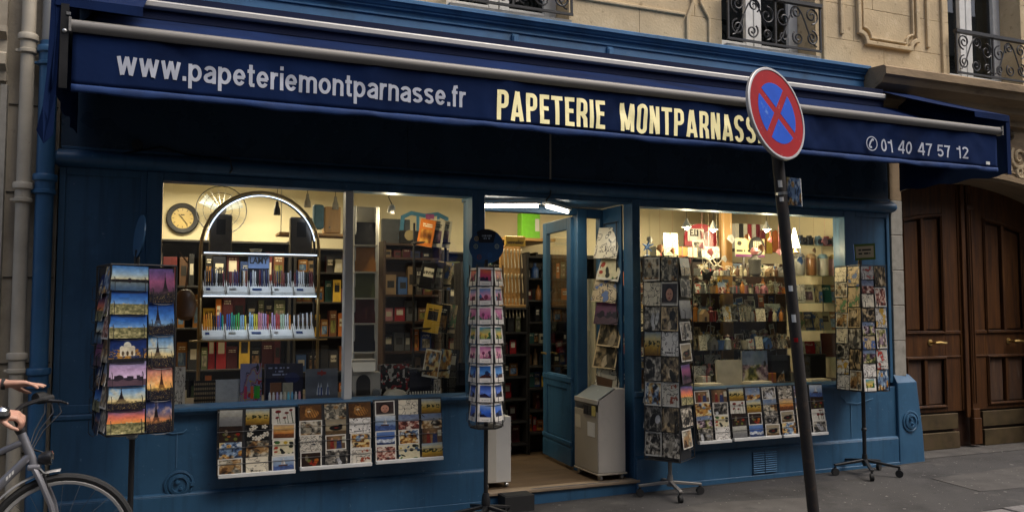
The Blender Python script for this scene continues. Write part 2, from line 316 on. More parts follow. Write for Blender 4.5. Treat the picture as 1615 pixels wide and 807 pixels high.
def p_scene(k):
    v = k % 14; n1 = fbm(4, 5); n2 = fbm(9, 4); var = k // 14; sh = .75 + .5 * n2[..., None]
    if v == 0:    # misty grey hills
        img = ramp(yy + .3 * (n1 - .5), [(.36, .35, .30), (.58, .57, .52), (.74, .73, .68)])
        for j in range(3): img = put(img, (yy < .25 + .14 * j + .12 * fbm(3)[0]) * .5, np.ones(3) * (.30 + .1 * j))
    elif v == 1:  # white blossoms on black
        img = np.ones((T, T, 3)) * .06
        for _ in range(11):
            cx, cy = rng.rand(), rng.rand(); r = rng.uniform(.05, .10)
            for a_ in range(5): img = put(img, ell(cx + r * math.cos(a_ * 1.257), cy + r * math.sin(a_ * 1.257), r * .75, r * .55, a_ * 1.257), (.80, .77, .70))
            img = put(img, ell(cx, cy, r * .35, r * .35), (.55, .45, .2))
    elif v == 2:  # red flowers on a pale ground
        img = np.ones((T, T, 3)) * np.array((.82, .80, .74)) * (.92 + .12 * n1[..., None])
        for _ in range(6): cx, cy, r = rng.uniform(.2, .9), rng.uniform(.35, .95), rng.uniform(.07, .14); img = put(img, ell(cx, cy, r, r * .8, rng.rand()) , np.array((.42, .10, .10)) * sh); img = put(img, (np.abs(xx - cx - .1 * (cy - yy)) < .012) & (yy < cy), (.2, .25, .15))
    elif v == 3:  # orange dusk over waves
        img = ramp(yy + .25 * (n1 - .5), [(.38, .20, .10), (.72, .44, .20), (.86, .68, .40), (.62, .55, .50)]); img = put(img, (yy < .35) * n2, (.22, .12, .08))
    elif v == 4:  # sailing boat on blue water
        img = ramp(yy + .15 * (n1 - .5), [(.24, .32, .50), (.52, .60, .70), (.78, .80, .80)]); img = put(img, (yy < .34 + .03 * np.sin(xx * 25)), np.array((.26, .34, .52)) * sh)
        img = put(img, (np.abs(xx - .48) < .2 - .1 * (.45 - yy)) & (yy > .32) & (yy < .42), (.3, .22, .2)); img = put(img, (xx > .5) & (xx < .5 + .2 * (.85 - yy)) & (yy > .44) & (yy < .85), (.85, .82, .75)); img = put(img, (xx < .47) & (xx > .47 - .22 * (.78 - yy)) & (yy > .44) & (yy < .78), (.72, .66, .58))
    elif v == 5:  # striped cat
        img = ramp(n1, [(.20, .12, .06), (.48, .32, .16)]); img = put(img, ell(.55, .42, .34, .30), np.array((.62, .42, .20)) * sh); img = put(img, ell(.42, .64, .18, .17), (.68, .50, .28)); img = put(img, ell(.34, .80, .05, .08) + ell(.52, .80, .05, .08), (.5, .33, .16))
        img = put(img, (np.abs(((xx * 9 + yy * 3) % 1) - .5) < .14) * ell(.58, .42, .32, .28) * .7, (.14, .08, .05)); img = put(img, ell(.36, .66, .025, .02) + ell(.48, .66, .025, .02), (.05, .05, .04)); img = put(img, ell(.42, .57, .07, .05), (.85, .78, .68))
    elif v == 6:  # black cat on a sofa
        img = ramp(yy + .2 * (n1 - .5), [(.42, .36, .26), (.66, .60, .48), (.52, .48, .40)]); img = put(img, ell(.5, .42, .33, .17) + ell(.72, .56, .11, .11), (.07, .06, .06)); img = put(img, ell(.52, .44, .12, .06), (.38, .12, .08)); img = put(img, (yy < .25), np.array((.36, .28, .18)) * sh)
    elif v == 7:  # ink sketch of figures
        img = np.ones((T, T, 3)) * np.array((.80, .77, .70)); f1 = fbm(4, 3); img = put(img, np.abs(f1 - .5) < .02, (.1, .1, .1)); img = put(img, np.abs(n1 - .55) < .012, (.2, .18, .18)); img = put(img, (f1 > .66) & (n1 > .5), (.55, .25, .15) if var else (.2, .2, .22))
    elif v == 8:  # snow range under a blue sky
        img = ramp(yy, [(.14, .22, .42), (.22, .34, .58), (.42, .54, .72)]); h_ = .34 + .28 * fbm(4, 4)[0]; img = put(img, yy < h_, np.array((.82, .84, .86)) * (.55 + .6 * n2[..., None])); img = put(img, yy < h_ - .22, np.array((.16, .22, .36)) * sh)
    elif v == 9:  # portrait of a child
        img = ramp(n1, [(.16, .12, .12), (.30, .24, .22)]); img = put(img, ell(.5, .5, .30, .36), (.12, .08, .07)); img = put(img, ell(.5, .46, .22, .28), np.array((.74, .54, .44)) * (.85 + .25 * n1[..., None])); img = put(img, ell(.42, .50, .03, .02) + ell(.58, .50, .03, .02), (.08, .06, .06)); img = put(img, ell(.5, .32, .07, .025), (.55, .22, .20)); img = put(img, yy < .14, (.5, .48, .44))
    elif v == 10: # golden field and trees
        img = ramp(yy + .2 * (n1 - .5), [(.40, .28, .08), (.66, .52, .18), (.78, .72, .52), (.56, .62, .66)]); img = put(img, (n2 > .52) & (np.abs(yy - .5) < .13), (.16, .18, .08))
    elif v == 11: # still life in a dark room
        img = ramp(n1, [(.08, .05, .04), (.24, .16, .10)])
        for _ in range(7): c_ = [(.60, .34, .10), (.50, .14, .08), (.70, .60, .38), (.34, .36, .16)][rng.randint(4)]; img = put(img, ell(rng.uniform(.15, .85), rng.uniform(.15, .5), rng.uniform(.06, .12), rng.uniform(.06, .12)), np.array(c_) * sh)
        img = put(img, ell(.3, .6, .08, .2), (.46, .42, .34))
    elif v == 12: # interior with two figures
        img = ramp(xx + .3 * (n1 - .5), [(.30, .20, .13), (.52, .40, .26), (.34, .26, .2)]); img = put(img, (np.abs(xx - .32) < .09 - .06 * (yy - .4)) & (yy < .66), np.array((.46, .16, .12)) * sh); img = put(img, ell(.32, .72, .06, .08), (.72, .54, .42)); img = put(img, (np.abs(xx - .65) < .11 - .06 * (yy - .4)) & (yy < .6), np.array((.18, .22, .36)) * sh); img = put(img, ell(.65, .66, .06, .08), (.70, .52, .40)); img = put(img, (xx > .8) & (yy > .45) & (yy < .85), (.74, .72, .62))
    else:         # green and yellow cut-paper shapes
        img = np.ones((T, T, 3)) * np.array((.80, .76, .62))
        for _ in range(12): c_ = [(.20, .36, .16), (.70, .58, .14), (.14, .28, .40), (.62, .20, .14), (.10, .12, .10)][rng.randint(5)]; img = put(img, ell(rng.rand(), rng.rand(), rng.uniform(.05, .16), rng.uniform(.04, .12), rng.uniform(0, 3)), c_)
    img = img * (.90 + .2 * n2[..., None])
    if (k * 7 + var) % 5 in (1, 3): img = put(img, (xx < .06) | (xx > .94) | (yy < .075) | (yy > .925), (.84, .82, .77))
    return img
def p_line(k):
    img = np.ones((T, T, 3)) * np.array([(.86, .82, .72), (.80, .78, .74), (.88, .86, .82), (.74, .66, .52)][k % 4]); f1 = fbm(3, 3)
    img = img * (.93 + .14 * fbm(3, 3)[..., None])
    img = put(img, np.abs(f1 - .5) < .016, (.10, .09, .09)); img = put(img, np.abs(f1 - .6) < .010, (.25, .2, .2))
    if k % 2: img = put(img, (f1 > .62), [(.7, .25, .2), (.3, .4, .6), (.75, .6, .25), (.35, .5, .35)][k // 2 % 4])
    if k % 3 == 0: img = put(img, (np.abs(yy - .14) < .03) & (xx > .2) & (xx < .8) & (rng.rand(T)[None, :] > .4), (.15, .14, .14))
    return img
def p_book(k):
    c = np.array([(.06, .06, .07), (.55, .36, .14), (.34, .36, .22), (.30, .05, .07), (.05, .07, .14), (.75, .42, .15), (.80, .76, .66), (.12, .22, .42), (.62, .10, .12), (.85, .68, .22), (.22, .20, .19), (.70, .72, .74), (.45, .28, .16), (.12, .30, .28), (.82, .62, .66), (.60, .58, .50)][k % 16])
    img = np.ones((T, T, 3)) * c * (.9 + .2 * fbm(3, 4)[..., None])
    inv = (.88, .84, .74) if c.mean() < .45 else (.12, .11, .12)
    m = k % 5
    if k >= 16:
        if m in (0, 1): img = put(img, (np.abs(xx - .5) < .32) & (np.abs(yy - .6) < .16), inv)
        if m in (2, 3): img = put(img, (np.abs(xx - .5) < .36) & (np.abs(yy - .38) < .24), ramp(fbm(4, 4), PAL[k % 8]))
        for yv in ((.82, .74) if m != 1 else (.62, .56)): img = put(img, (np.abs(yy - yv) < .022) & (xx > .18) & (xx < .82) & (np.repeat(rng.rand(24), 4)[None, :] > .28), inv if m != 1 else c * .6)
    return img
def p_misc(k):
    if k == 0:    # navy round rack topper: figures and a line of lettering
        img = np.ones((T, T, 3)) * np.array((.13, .29, .46)); img = put(img, (np.abs(xx - .5) < .2 + .25 * (yy - .6)) & (yy > .6), (.02, .04, .10))
        img = put(img, (np.abs(yy - .80) < .03) & (np.abs(xx - .5) < .15) & (rng.rand(T)[None, :] > .35), (.75, .78, .80)); img = put(img, (np.abs(yy - .73) < .025) & (np.abs(xx - .5) < .12) & (rng.rand(T)[None, :] > .4), (.6, .65, .7))
        for cx, cy, c in ((.22, .72, (.72, .6, .3)), (.8, .5, (.65, .68, .6)), (.2, .5, (.6, .62, .5)), (.3, .2, (.5, .25, .25)), (.6, .25, (.15, .35, .55)), (.45, .35, (.12, .3, .5))):
            d = np.hypot((xx - cx) * 1.1, yy - cy); img = put(img, (d < .07) & (d > .045), c); img = put(img, d < .02, c)
        return img
    if k == 1:    # speckled dark clock dial is not needed: cream dial with ticks
        img = np.ones((T, T, 3)) * np.array((.80, .70, .46)); d = np.hypot(xx - .5, yy - .5); a = np.arctan2(yy - .5, xx - .5)
        img = put(img, (d > .36) & (d < .45) & (np.abs(((a / (2 * np.pi) * 12) % 1) - .5) > .44), (.12, .09, .06)); img = put(img, (np.abs(yy - .66) < .025) & (np.abs(xx - .5) < .08), (.25, .18, .1)); return img
    if k == 2:    # green bordered plaque with two lines
        img = np.ones((T, T, 3)) * np.array((.80, .74, .62)); img = put(img, (xx < .08) | (xx > .92) | (yy < .14) | (yy > .86), (.36, .46, .14))
        for yv in (.62, .40): img = put(img, (np.abs(yy - yv) < .05) & (np.abs(xx - .5) < .3) & (np.repeat(rng.rand(24), 4)[None, :] > .25), (.10, .08, .08))
        return img
    if k == 3:    # grey sheet with red bird and blue boats
        img = ramp(fbm(3, 5), [(.32, .34, .38), (.46, .48, .52)]); img = put(img, np.hypot((xx - .5) * 2.4, yy - .85) < .09, (.6, .08, .06)); img = put(img, (np.abs(yy - .85) < .04) & (np.abs(xx - .5) < .14), (.6, .08, .06))
        for cx in (.4, .48, .68): img = put(img, (np.abs(xx - cx) < .06 * np.clip((.55 - yy) * 3, 0, 1)) & (yy > .15), (.75, .78, .82)); img = put(img, (np.abs(xx - cx - .01) < .02) & (yy > .12) & (yy < .4), (.15, .25, .5))
        return img
    if k == 4:    # pale sheet with bottles of colour
        img = np.ones((T, T, 3)) * np.array((.50, .50, .66)); f1 = fbm(2, 3); img = put(img, np.abs(f1 - .52) < .02, (.6, .1, .15)); img = put(img, np.abs(f1 - .44) < .015, (.1, .1, .15)); img = put(img, np.abs(f1 - .6) < .014, (.7, .6, .1))
        for cx, c in ((.25, (.7, .2, .35)), (.55, (.8, .35, .1)), (.72, (.15, .6, .2)), (.84, (.2, .65, .15))): img = put(img, (np.abs(xx - cx) < .07) & (yy < .42) & (yy > .1), c)
        return img
    if k == 5:    # navy box art
        img = ramp(fbm(3, 4), [(.03, .05, .16), (.05, .09, .26)])
        for yv, w in ((.88, .3), (.78, .12), (.70, .2)): img = put(img, (np.abs(yy - yv) < .022) & (np.abs(xx - .38) < w) & (np.repeat(rng.rand(32), 3)[None, :] > .25), (.62, .66, .78))
        img = put(img, np.hypot(xx - .7, (yy - .6) * 1.4) < .2, (.08, .14, .36)); return img
    if k == 6:    # cream panel with round emblem of brushes
        img = np.ones((T, T, 3)) * np.array((.84, .78, .58)); img = put(img, yy < .14, (.45, .2, .42)); img = put(img, np.hypot((xx - .14) * 1.6, yy - .72) < .12, (.12, .1, .08)); img = put(img, (np.abs(yy - .32) < .05) & (xx < .5) & (np.repeat(rng.rand(24), 4)[None, :] > .3), (.12, .1, .1)); return img
    if k == 7:    # patterned cloth, black with white and red
        a = fbm(9, 2); img = ramp((a > .5) * 1., [(.03, .03, .03), (.05, .04, .04)]); img = put(img, a > .58, (.72, .70, .66)); img = put(img, fbm(9, 2) > .64, (.55, .06, .08)); return img
    if k == 8:    # rows of small bottles
        img = np.ones((T, T, 3)) * np.array((.08, .06, .05))
        for r_ in range(5):
            b0 = .04 + r_ * .19; img = put(img, (yy > b0) & (yy < b0 + .1) & (((xx * 12) % 1) < .7), (.55, .48, .36)); img = put(img, (yy > b0 + .1) & (yy < b0 + .14) & (((xx * 12) % 1) < .45), (.08, .08, .08))
        return img
    return ramp(fbm(4, 4), PAL[k % 8])
KINDS = [('tower', p_tower, 16), ('pano', p_pano, 16), ('pola', p_pola, 36), ('bw', p_bw, 40), ('art', p_art, 36), ('scene', p_scene, 28), ('line', p_line, 28), ('book', p_book, 44), ('misc', p_misc, 12)]
sheet = np.ones((NT * T, NT * T, 4), np.float32)
TILES = {}
_i = 0
for kn, fn, cnt in KINDS:
    TILES[kn] = (_i, cnt)
    for k in range(cnt):
        r_, c_ = divmod(_i, NT)
        sheet[r_ * T:(r_ + 1) * T, c_ * T:(c_ + 1) * T, :3] = np.clip(fn(k), 0, 1)
        _i += 1
img = bpy.data.images.new('printed_pictures', NT * T, NT * T)
img.pixels.foreach_set(sheet.ravel())
img.update()
img.pack()
def printmat(name, rough):
    m, N, L, b = nodes_of(name)
    it = N.new('ShaderNodeTexImage'); it.image = img
    uv = N.new('ShaderNodeUVMap'); uv.uv_map = 'UVMap'
    L.new(uv.outputs[0], it.inputs[0])
    g = N.new('ShaderNodeMix'); g.data_type = 'RGBA'; g.blend_type = 'MULTIPLY'; g.inputs[0].default_value = 1
    L.new(it.outputs[0], g.inputs[6]); g.inputs[7].default_value = (.97, .97, .97, 1)
    L.new(g.outputs[2], b.inputs['Base Color']); b.inputs['Roughness'].default_value = rough
    MATS[name] = m
printmat('print', .32); printmat('print_matte', .7)
def tile(kind, k):
    s, n = TILES[kind]; i = s + k % n; r_, c_ = divmod(i, NT); e = .012
    return ((c_ + e) / NT, (r_ + e) / NT, (c_ + 1 - e) / NT, (r_ + 1 - e) / NT)

# ---------------------------------------------------------------- mesh helpers
class MB:
    def __init__(s, T_=None): s.v = []; s.f = []; s.m = []; s.u = []; s.T = T_
    def add(s, vs, fs, mi=0, uvs=None):
        b = len(s.v)
        for p in vs:
            p = Vector(p); s.v.append(s.T @ p if s.T else p)
        for k, q in enumerate(fs):
            s.f.append([b + i for i in q]); s.m.append(mi); s.u.append(uvs[k] if uvs else None)
        return s
    def box(s, x0, x1, y0, y1, z0, z1, mi=0):
        return s.add([(x, y, z) for z in (z0, z1) for y in (y0, y1) for x in (x0, x1)], [(0, 2, 3, 1), (4, 5, 7, 6), (0, 1, 5, 4), (2, 6, 7, 3), (0, 4, 6, 2), (1, 3, 7, 5)], mi)
    def cyl(s, p, q, r0, r1=None, n=10, mi=0, caps=True):
        p, q = Vector(p), Vector(q); r1 = r0 if r1 is None else r1
        d = (q - p).normalized(); a = d.orthogonal().normalized(); b = d.cross(a)
        vs = []
        for c, r in ((p, r0), (q, r1)):
            vs += [c + (a * math.cos(2 * math.pi * i / n) + b * math.sin(2 * math.pi * i / n)) * r for i in range(n)]
        fs = [(i, (i + 1) % n, n + (i + 1) % n, n + i) for i in range(n)]
        if caps: fs += [tuple(range(n - 1, -1, -1)), tuple(range(n, 2 * n))]
        return s.add(vs, fs, mi)
    def tube(s, path, r, n=6, closed=False, mi=0):
        path = [Vector(p) for p in path]; k = len(path); rad = r if isinstance(r, (list, tuple)) else [r] * k
        t0 = (path[1] - path[0]).normalized(); a = t0.orthogonal().normalized(); vs = []
        for i, p in enumerate(path):
            t = (path[(i + 1) % k] - path[i - 1]) if closed or 0 < i < k - 1 else (path[1] - path[0] if i == 0 else path[-1] - path[-2])
            t.normalize(); a = (a - t * a.dot(t)); a = a.normalized() if a.length > 1e-6 else t.orthogonal().normalized(); b = t.cross(a)
            vs += [p + (a * math.cos(2 * math.pi * j / n) + b * math.sin(2 * math.pi * j / n)) * rad[i] for j in range(n)]
        fs = []
        for i in range(k if closed else k - 1):
            i2 = (i + 1) % k
            fs += [(i * n + j, i * n + (j + 1) % n, i2 * n + (j + 1) % n, i2 * n + j) for j in range(n)]
        if not closed: fs += [tuple(range(n - 1, -1, -1)), tuple(range((k - 1) * n, k * n))]
        return s.add(vs, fs, mi)
    def lathe(s, prof, c=(0, 0, 0), n=20, axis=None, mi=0):
        c = Vector(c); ax = Vector(axis or (0, 0, 1)).normalized(); a = ax.orthogonal().normalized(); b = ax.cross(a); vs = []; k = len(prof)
        for r, h in prof:
            vs += [c + ax * h + (a * math.cos(2 * math.pi * j / n) + b * math.sin(2 * math.pi * j / n)) * max(r, 1e-5) for j in range(n)]
        fs = [(i * n + j, i * n + (j + 1) % n, (i + 1) * n + (j + 1) % n, (i + 1) * n + j) for i in range(k - 1) for j in range(n)]
        if prof[0][0] > 1e-4: fs.append(tuple(range(n - 1, -1, -1)))
        if prof[-1][0] > 1e-4: fs.append(tuple(range((k - 1) * n, k * n)))
        return s.add(vs, fs, mi)
    def prism(s, poly, off, mi=0):
        k = len(poly); off = Vector(off); vs = [Vector(p) for p in poly] + [Vector(p) + off for p in poly]
        return s.add(vs, [tuple(range(k)), tuple(range(2 * k - 1, k - 1, -1))] + [(i, k + i, k + (i + 1) % k, (i + 1) % k) for i in range(k)], mi)
    def profile_x(s, prof, x0, x1, mi=0):      # (y,z) outline swept along X
        return s.prism([(x0, y, z) for y, z in prof], (x1 - x0, 0, 0), mi)
    def card(s, o, u, v, tl, th=.003, mi=0, me=1):   # printed sheet: o lower-left corner, u to the right, v upwards, printed side is u x v
        o, u, v = Vector(o), Vector(u), Vector(v); n = u.cross(v).normalized() * th
        vs = [o, o + u, o + u + v, o + v, o - n, o + u - n, o + u + v - n, o + v - n]
        a, b, c, d = tl
        s.add(vs[:4], [(0, 1, 2, 3)], mi, [[(a, b), (c, b), (c, d), (a, d)]])
        return s.add(vs, [(7, 6, 5, 4), (0, 4, 5, 1), (1, 5, 6, 2), (2, 6, 7, 3), (3, 7, 4, 0)], me)
    def ribbon(s, pts, w, y, depth, closed=False, mi=0):   # flat stroke in the XZ plane
        k = len(pts); L_ = []; R_ = []
        for i in range(k):
            def nrm(a, b):
                d = Vector((b[0] - a[0], b[1] - a[1])); d.normalize(); return Vector((-d.y, d.x))
            if closed or 0 < i < k - 1: n1, n2 = nrm(pts[i - 1], pts[i]), nrm(pts[i], pts[(i + 1) % k])
            elif i == 0: n1 = n2 = nrm(pts[0], pts[1])
            else: n1 = n2 = nrm(pts[-2], pts[-1])
            m_ = (n1 + n2); m_ = m_ / max(.5, m_.length_squared / 2)
            L_.append((pts[i][0] + m_.x * w / 2, pts[i][1] + m_.y * w / 2)); R_.append((pts[i][0] - m_.x * w / 2, pts[i][1] - m_.y * w / 2))
        yf = y if callable(y) else (lambda a, b: y)
        vs = [(a, yf(a, b), b) for a, b in L_ + R_] + [(a, yf(a, b) + depth, b) for a, b in L_ + R_]; fs = []
        for i in range(k if closed else k - 1):
            j = (i + 1) % k
            fs += [(i, j, k + j, k + i), (2 * k + i, 3 * k + i, 3 * k + j, 2 * k + j), (i, 2 * k + i, 2 * k + j, j), (k + i, k + j, 3 * k + j, 3 * k + i)]
        if not closed: fs += [(0, k, 3 * k, 2 * k), (k - 1, 3 * k - 1, 4 * k - 1, 2 * k - 1)]
        return s.add(vs, fs, mi)
def dense(p, closed=False, step=.022):
    q = []
    for i in range(len(p) if closed else len(p) - 1):
        a, b = p[i], p[(i + 1) % len(p)]; n = max(1, int(math.hypot(b[0] - a[0], b[1] - a[1]) / step))
        q += [(a[0] + (b[0] - a[0]) * k / n, a[1] + (b[1] - a[1]) * k / n) for k in range(n)]
    return q if closed else q + [p[-1]]
def arc(c, r, a0, a1, n, rz=None):
    rz = r if rz is None else rz
    return [(c[0] + r * math.cos(R(a0 + (a1 - a0) * i / n)), c[1] + rz * math.sin(R(a0 + (a1 - a0) * i / n))) for i in range(n + 1)]
BASE = {}
def tag(o, label=None, cat=None, group=None, kind=None):
    if label: o['label'] = label
    if cat: o['category'] = cat
    if group: o['group'] = group
    if kind: o['kind'] = kind
    return o
def root(name, loc, label, cat, group=None):
    o = bpy.data.objects.new(name, None); C.objects.link(o); o.location = loc; o.empty_display_size = .1
    BASE[o.name] = Vector(loc)
    return tag(o, label, cat, group)
def obj(name, mb, mats, parent=None, label=None, cat=None, group=None, kind=None, bevel=0, smooth=False, color=None, base=None, seg=1):
    if not isinstance(mats, (list, tuple)): mats = [mats]
    if parent is not None: L = BASE[parent.name]
    elif base is not None: L = Vector(base)
    else:
        zs = min(p.z for p in mb.v); L = Vector(((min(p.x for p in mb.v) + max(p.x for p in mb.v)) / 2, (min(p.y for p in mb.v) + max(p.y for p in mb.v)) / 2, zs))
    me = bpy.data.meshes.new(name)
    me.from_pydata([tuple(p - L) for p in mb.v], [], mb.f)
    for m_ in mats: me.materials.append(MATS[m_])
    me.polygons.foreach_set('material_index', mb.m)
    if any(u is not None for u in mb.u):
        ul = me.uv_layers.new(name='UVMap')
        flat = []
        for f_, u in zip(mb.f, mb.u):
            for k in range(len(f_)): flat += list(u[k]) if u else [0., 0.]
        ul.data.foreach_set('uv', flat)
    me.validate(); me.update()
    if smooth:
        me.polygons.foreach_set('use_smooth', [True] * len(me.polygons))
        try: me.set_sharp_from_angle(angle=R(38))
        except Exception: pass
    o = bpy.data.objects.new(name, me); C.objects.link(o)
    if parent is not None: o.parent = parent
    else: o.location = L
    BASE[o.name] = L
    if bevel:
        bm_ = o.modifiers.new('bevel', 'BEVEL'); bm_.width = bevel; bm_.segments = seg; bm_.limit_method = 'ANGLE'; bm_.angle_limit = R(40)
    if color: o.color = (*color, 1)
    return tag(o, label, cat, group, kind)
def share(src, name, parent, loc, rot=None, color=None, scale=None):     # an alike piece: same mesh, own object
    o = bpy.data.objects.new(name, src.data); C.objects.link(o); o.parent = parent
    o.location = Vector(loc) - (BASE[parent.name] if parent else Vector((0, 0, 0)))
    if rot: o.rotation_euler = rot
    if scale: o.scale = scale
    for md in src.modifiers:
        n = o.modifiers.new(md.name, md.type)
        if md.type == 'BEVEL': n.width = md.width; n.segments = md.segments; n.limit_method = 'ANGLE'; n.angle_limit = md.angle_limit
    if color: o.color = (*color, 1)
    BASE[o.name] = Vector(loc)
    return o
def text(name, body, loc, size, mat, parent, bold=.0, sx=1., spacing=1., depth=.002, rotz=0., wid=None, tilt=0.):
    cu = bpy.data.curves.new(name, 'FONT'); cu.body = body; cu.size = size; cu.offset = bold; cu.extrude = depth / 2; cu.space_character = spacing; cu.resolution_u = 3
    t = bpy.data.objects.new(name + '_tmp', cu); C.objects.link(t)
    dg = bpy.context.evaluated_depsgraph_get()
    me = bpy.data.meshes.new_from_object(t.evaluated_get(dg)); bpy.data.objects.remove(t)
    me.name = name; me.materials.clear(); me.materials.append(MATS[mat])
    xs = [v.co.x for v in me.vertices]; w0 = max(xs) - min(xs); x0 = min(xs)
    k = (wid / w0) if wid else sx
    M_ = Matrix.Rotation(rotz, 4, 'Z') @ Matrix.Rotation(R(90) + tilt, 4, 'X') @ Matrix.Diagonal((k, 1, 1, 1)) @ Matrix.Translation((-x0, 0, 0))
    me.transform(M_)
    L = BASE[parent.name] if parent is not None else Vector((0, 0, 0))
    o = bpy.data.objects.new(name, me); C.objects.link(o); o.parent = parent; o.location = Vector(loc) - L
    BASE[o.name] = Vector(loc)
    return o
ORD = ['top', 'second', 'third', 'fourth', 'fifth', 'sixth', 'seventh', 'eighth', 'ninth', 'tenth', 'eleventh', 'twelfth', 'thirteenth', 'fourteenth']
NTH = ['first', 'second', 'third', 'fourth', 'fifth', 'sixth', 'seventh', 'eighth', 'ninth', 'tenth', 'eleventh', 'twelfth', 'thirteenth', 'fourteenth', 'fifteenth', 'sixteenth', 'seventeenth', 'eighteenth', 'nineteenth', 'twentieth', 'twenty-first', 'twenty-second', 'twenty-third', 'twenty-fourth', 'twenty-fifth', 'twenty-sixth']
def ground_z(x): return float(np.interp(x, [-40, -1, 2.7, 4.4, 7, 40], [-.03, -.03, -.035, -.012, .01, .01]))

# ---------------------------------------------------------------- ground
gx = [-60, -20, -6, -3, -1, 0, 1, 2, 2.7, 3.5, 4.4, 5.5, 7, 9, 14, 60]
def sheet_obj(name, y0, y1, dz, mat, ny=2):
    m = MB(); ys = [y0 + (y1 - y0) * j / (ny - 1) for j in range(ny)]
    m.add([(x, y, ground_z(x) + dz) for y in ys for x in gx], [(j * len(gx) + i, j * len(gx) + i + 1, (j + 1) * len(gx) + i + 1, (j + 1) * len(gx) + i) for j in range(ny - 1) for i in range(len(gx) - 1)])
    return obj(name, m, mat, kind='structure', base=(0, 0, 0))
sheet_obj('ground', -60, 60, -.30, 'road')
sheet_obj('pavement', -1.66, 3, 0, 'asphalt')
sheet_obj('road', -9.5, -1.66, -.13, 'road')
sheet_obj('opposite_pavement', -13, -9.5, 0, 'asphalt')
kerb = tag(bpy.data.objects.new('kerb', None), kind='structure'); C.objects.link(kerb); BASE['kerb'] = Vector((0, 0, 0))
kb = None
for i in range(22):
    x0 = -9 + i * 1.0
    m = MB().box(x0 + .004, x0 + .996, -1.83, -1.664, ground_z(x0) - .16, ground_z(x0 + .5) + .004)
    obj('kerb_stone', m, 'granite', kerb, bevel=.012, seg=2)
def crack(pts, w=.006):
    m = MB(); k = len(pts); vs = []
    for i, (x, y) in enumerate(pts):
        a = pts[max(0, i - 1)]; b = pts[min(k - 1, i + 1)]; dx, dy = b[0] - a[0], b[1] - a[1]; l = math.hypot(dx, dy); ww = w * random.uniform(.4, 1.2)
        for sg in (-1, 1): vs.append((x - sg * dy / l * ww / 2, y + sg * dx / l * ww / 2, ground_z(x) + .0062))
    m.add(vs, [(2 * i, 2 * i + 2, 2 * i + 3, 2 * i + 1) for i in range(k - 1)])
    return m
def walk(a, b, n, j=.02): return [(a[0] + (b[0] - a[0]) * i / n + random.uniform(-j, j), a[1] + (b[1] - a[1]) * i / n + random.uniform(-j, j)) for i in range(n + 1)]
def patch(name, pts, dz, mat):
    obj(name, MB().prism([(x, y, ground_z(x) + dz) for x, y in pts], (0, 0, -.02)), mat, kind='structure', base=(0, 0, 0))
patch('pavement_patch', [(6.35, -1.2), (6.42, -.66), (7.9, -.58), (8.6, -.95), (8.1, -1.35)], .0042, 'asphalt_old')
patch('pavement_patch', [(3.05, -1.1), (3.0, -.72), (4.1, -.60), (4.9, -.78), (4.6, -1.3)], .0040, 'asphalt_old')
patch('gutter_dirt', [(3.78, -.075), (4.6, -.085), (5.4, -.07), (6.1, -.09), (6.7, -.075), (7.1, -.06), (7.1, -.02), (3.78, -.02)], .0030, 'crack')
sp = random.Random(19); lit = MB()
for i in range(70):
    x, y = sp.uniform(2.4, 8.6), sp.uniform(-1.55, -.12); r = sp.uniform(.006, .018); n = 6; a0 = sp.uniform(0, 6)
    lit.add([(x + r * sp.uniform(.6, 1.3) * math.cos(a0 + 6.283 * k / n), y + r * sp.uniform(.5, 1.2) * math.sin(a0 + 6.283 * k / n), ground_z(x) + .0055 + .001 * (k % 2)) for k in range(n)], [tuple(range(n))])
obj('pavement_gum', lit, 'gum', kind='stuff', base=(0, 0, 0))
cr = MB()
for a, b, n in (((4.35, -.62), (5.25, -.48), 9), ((6.9, -.12), (8.6, -.08), 12), ((7.1, -.75), (7.7, -1.0), 6), ((3.0, -.55), (3.6, -.42), 5), ((5.2, -.33), (5.9, -.45), 7), ((6.2, -.6), (6.7, -.5), 5)):
    c = crack(walk(a, b, n)); cr.add(c.v, c.f)
obj('pavement_cracks', cr, 'crack', kind='structure', base=(0, 0, 0))

# ---------------------------------------------------------------- stone apartment house above and beside the shop
BL = root('stone_building', (4, .3, 0), 'cream limestone apartment house rising above the blue shopfront', 'building')
piers = [(-1.0, 2.06), (3.17, 4.77), (5.89, 7.72), (8.85, 13)]
wm = MB()
for a, b in piers: wm.box(a, b, .11, .6, 3.4, 9.5)
for a, b in ((2.06, 3.17), (4.77, 5.89), (7.72, 8.85)): wm.box(a, b, .12, .6, 3.4, 3.97); wm.box(a, b, .12, .6, 6.2, 9.5)
wm.box(-1.0, 13, 5, 5.2, -.3, 9.5); wm.box(-1.0, -.72, .6, 5, -.3, 9.5); wm.box(-1.0, 13, .6, 5, 9.3, 9.5); wm.box(12.8, 13, .6, 5, -.3, 9.4); wm.box(-.7, 12.8, .62, 4.98, 3.2, 3.4)
obj('wall', wm, 'stone', BL)
rs = random.Random(3)
z = 3.90
for ci, h in enumerate((.33, .36, .36, .36, .36)):
    for a, b in piers:
        x = a; first = True
        while x < b - .02:
            w = (rs.uniform(.3, .5) if (ci % 2 and first) else rs.uniform(.62, .95)); first = False
            if b - (x + w) < .28: w = b - x
            m = MB().box(x + .0012, x + w - .0012, .090 - rs.uniform(0, .0025), .125, z + .0012, z + h - .0012)
            obj('stone', m, 'stone', BL, bevel=.0025)
            x += w
    z += h
def mould(m): obj('moulding', m, 'stone', BL, bevel=.008, seg=2)
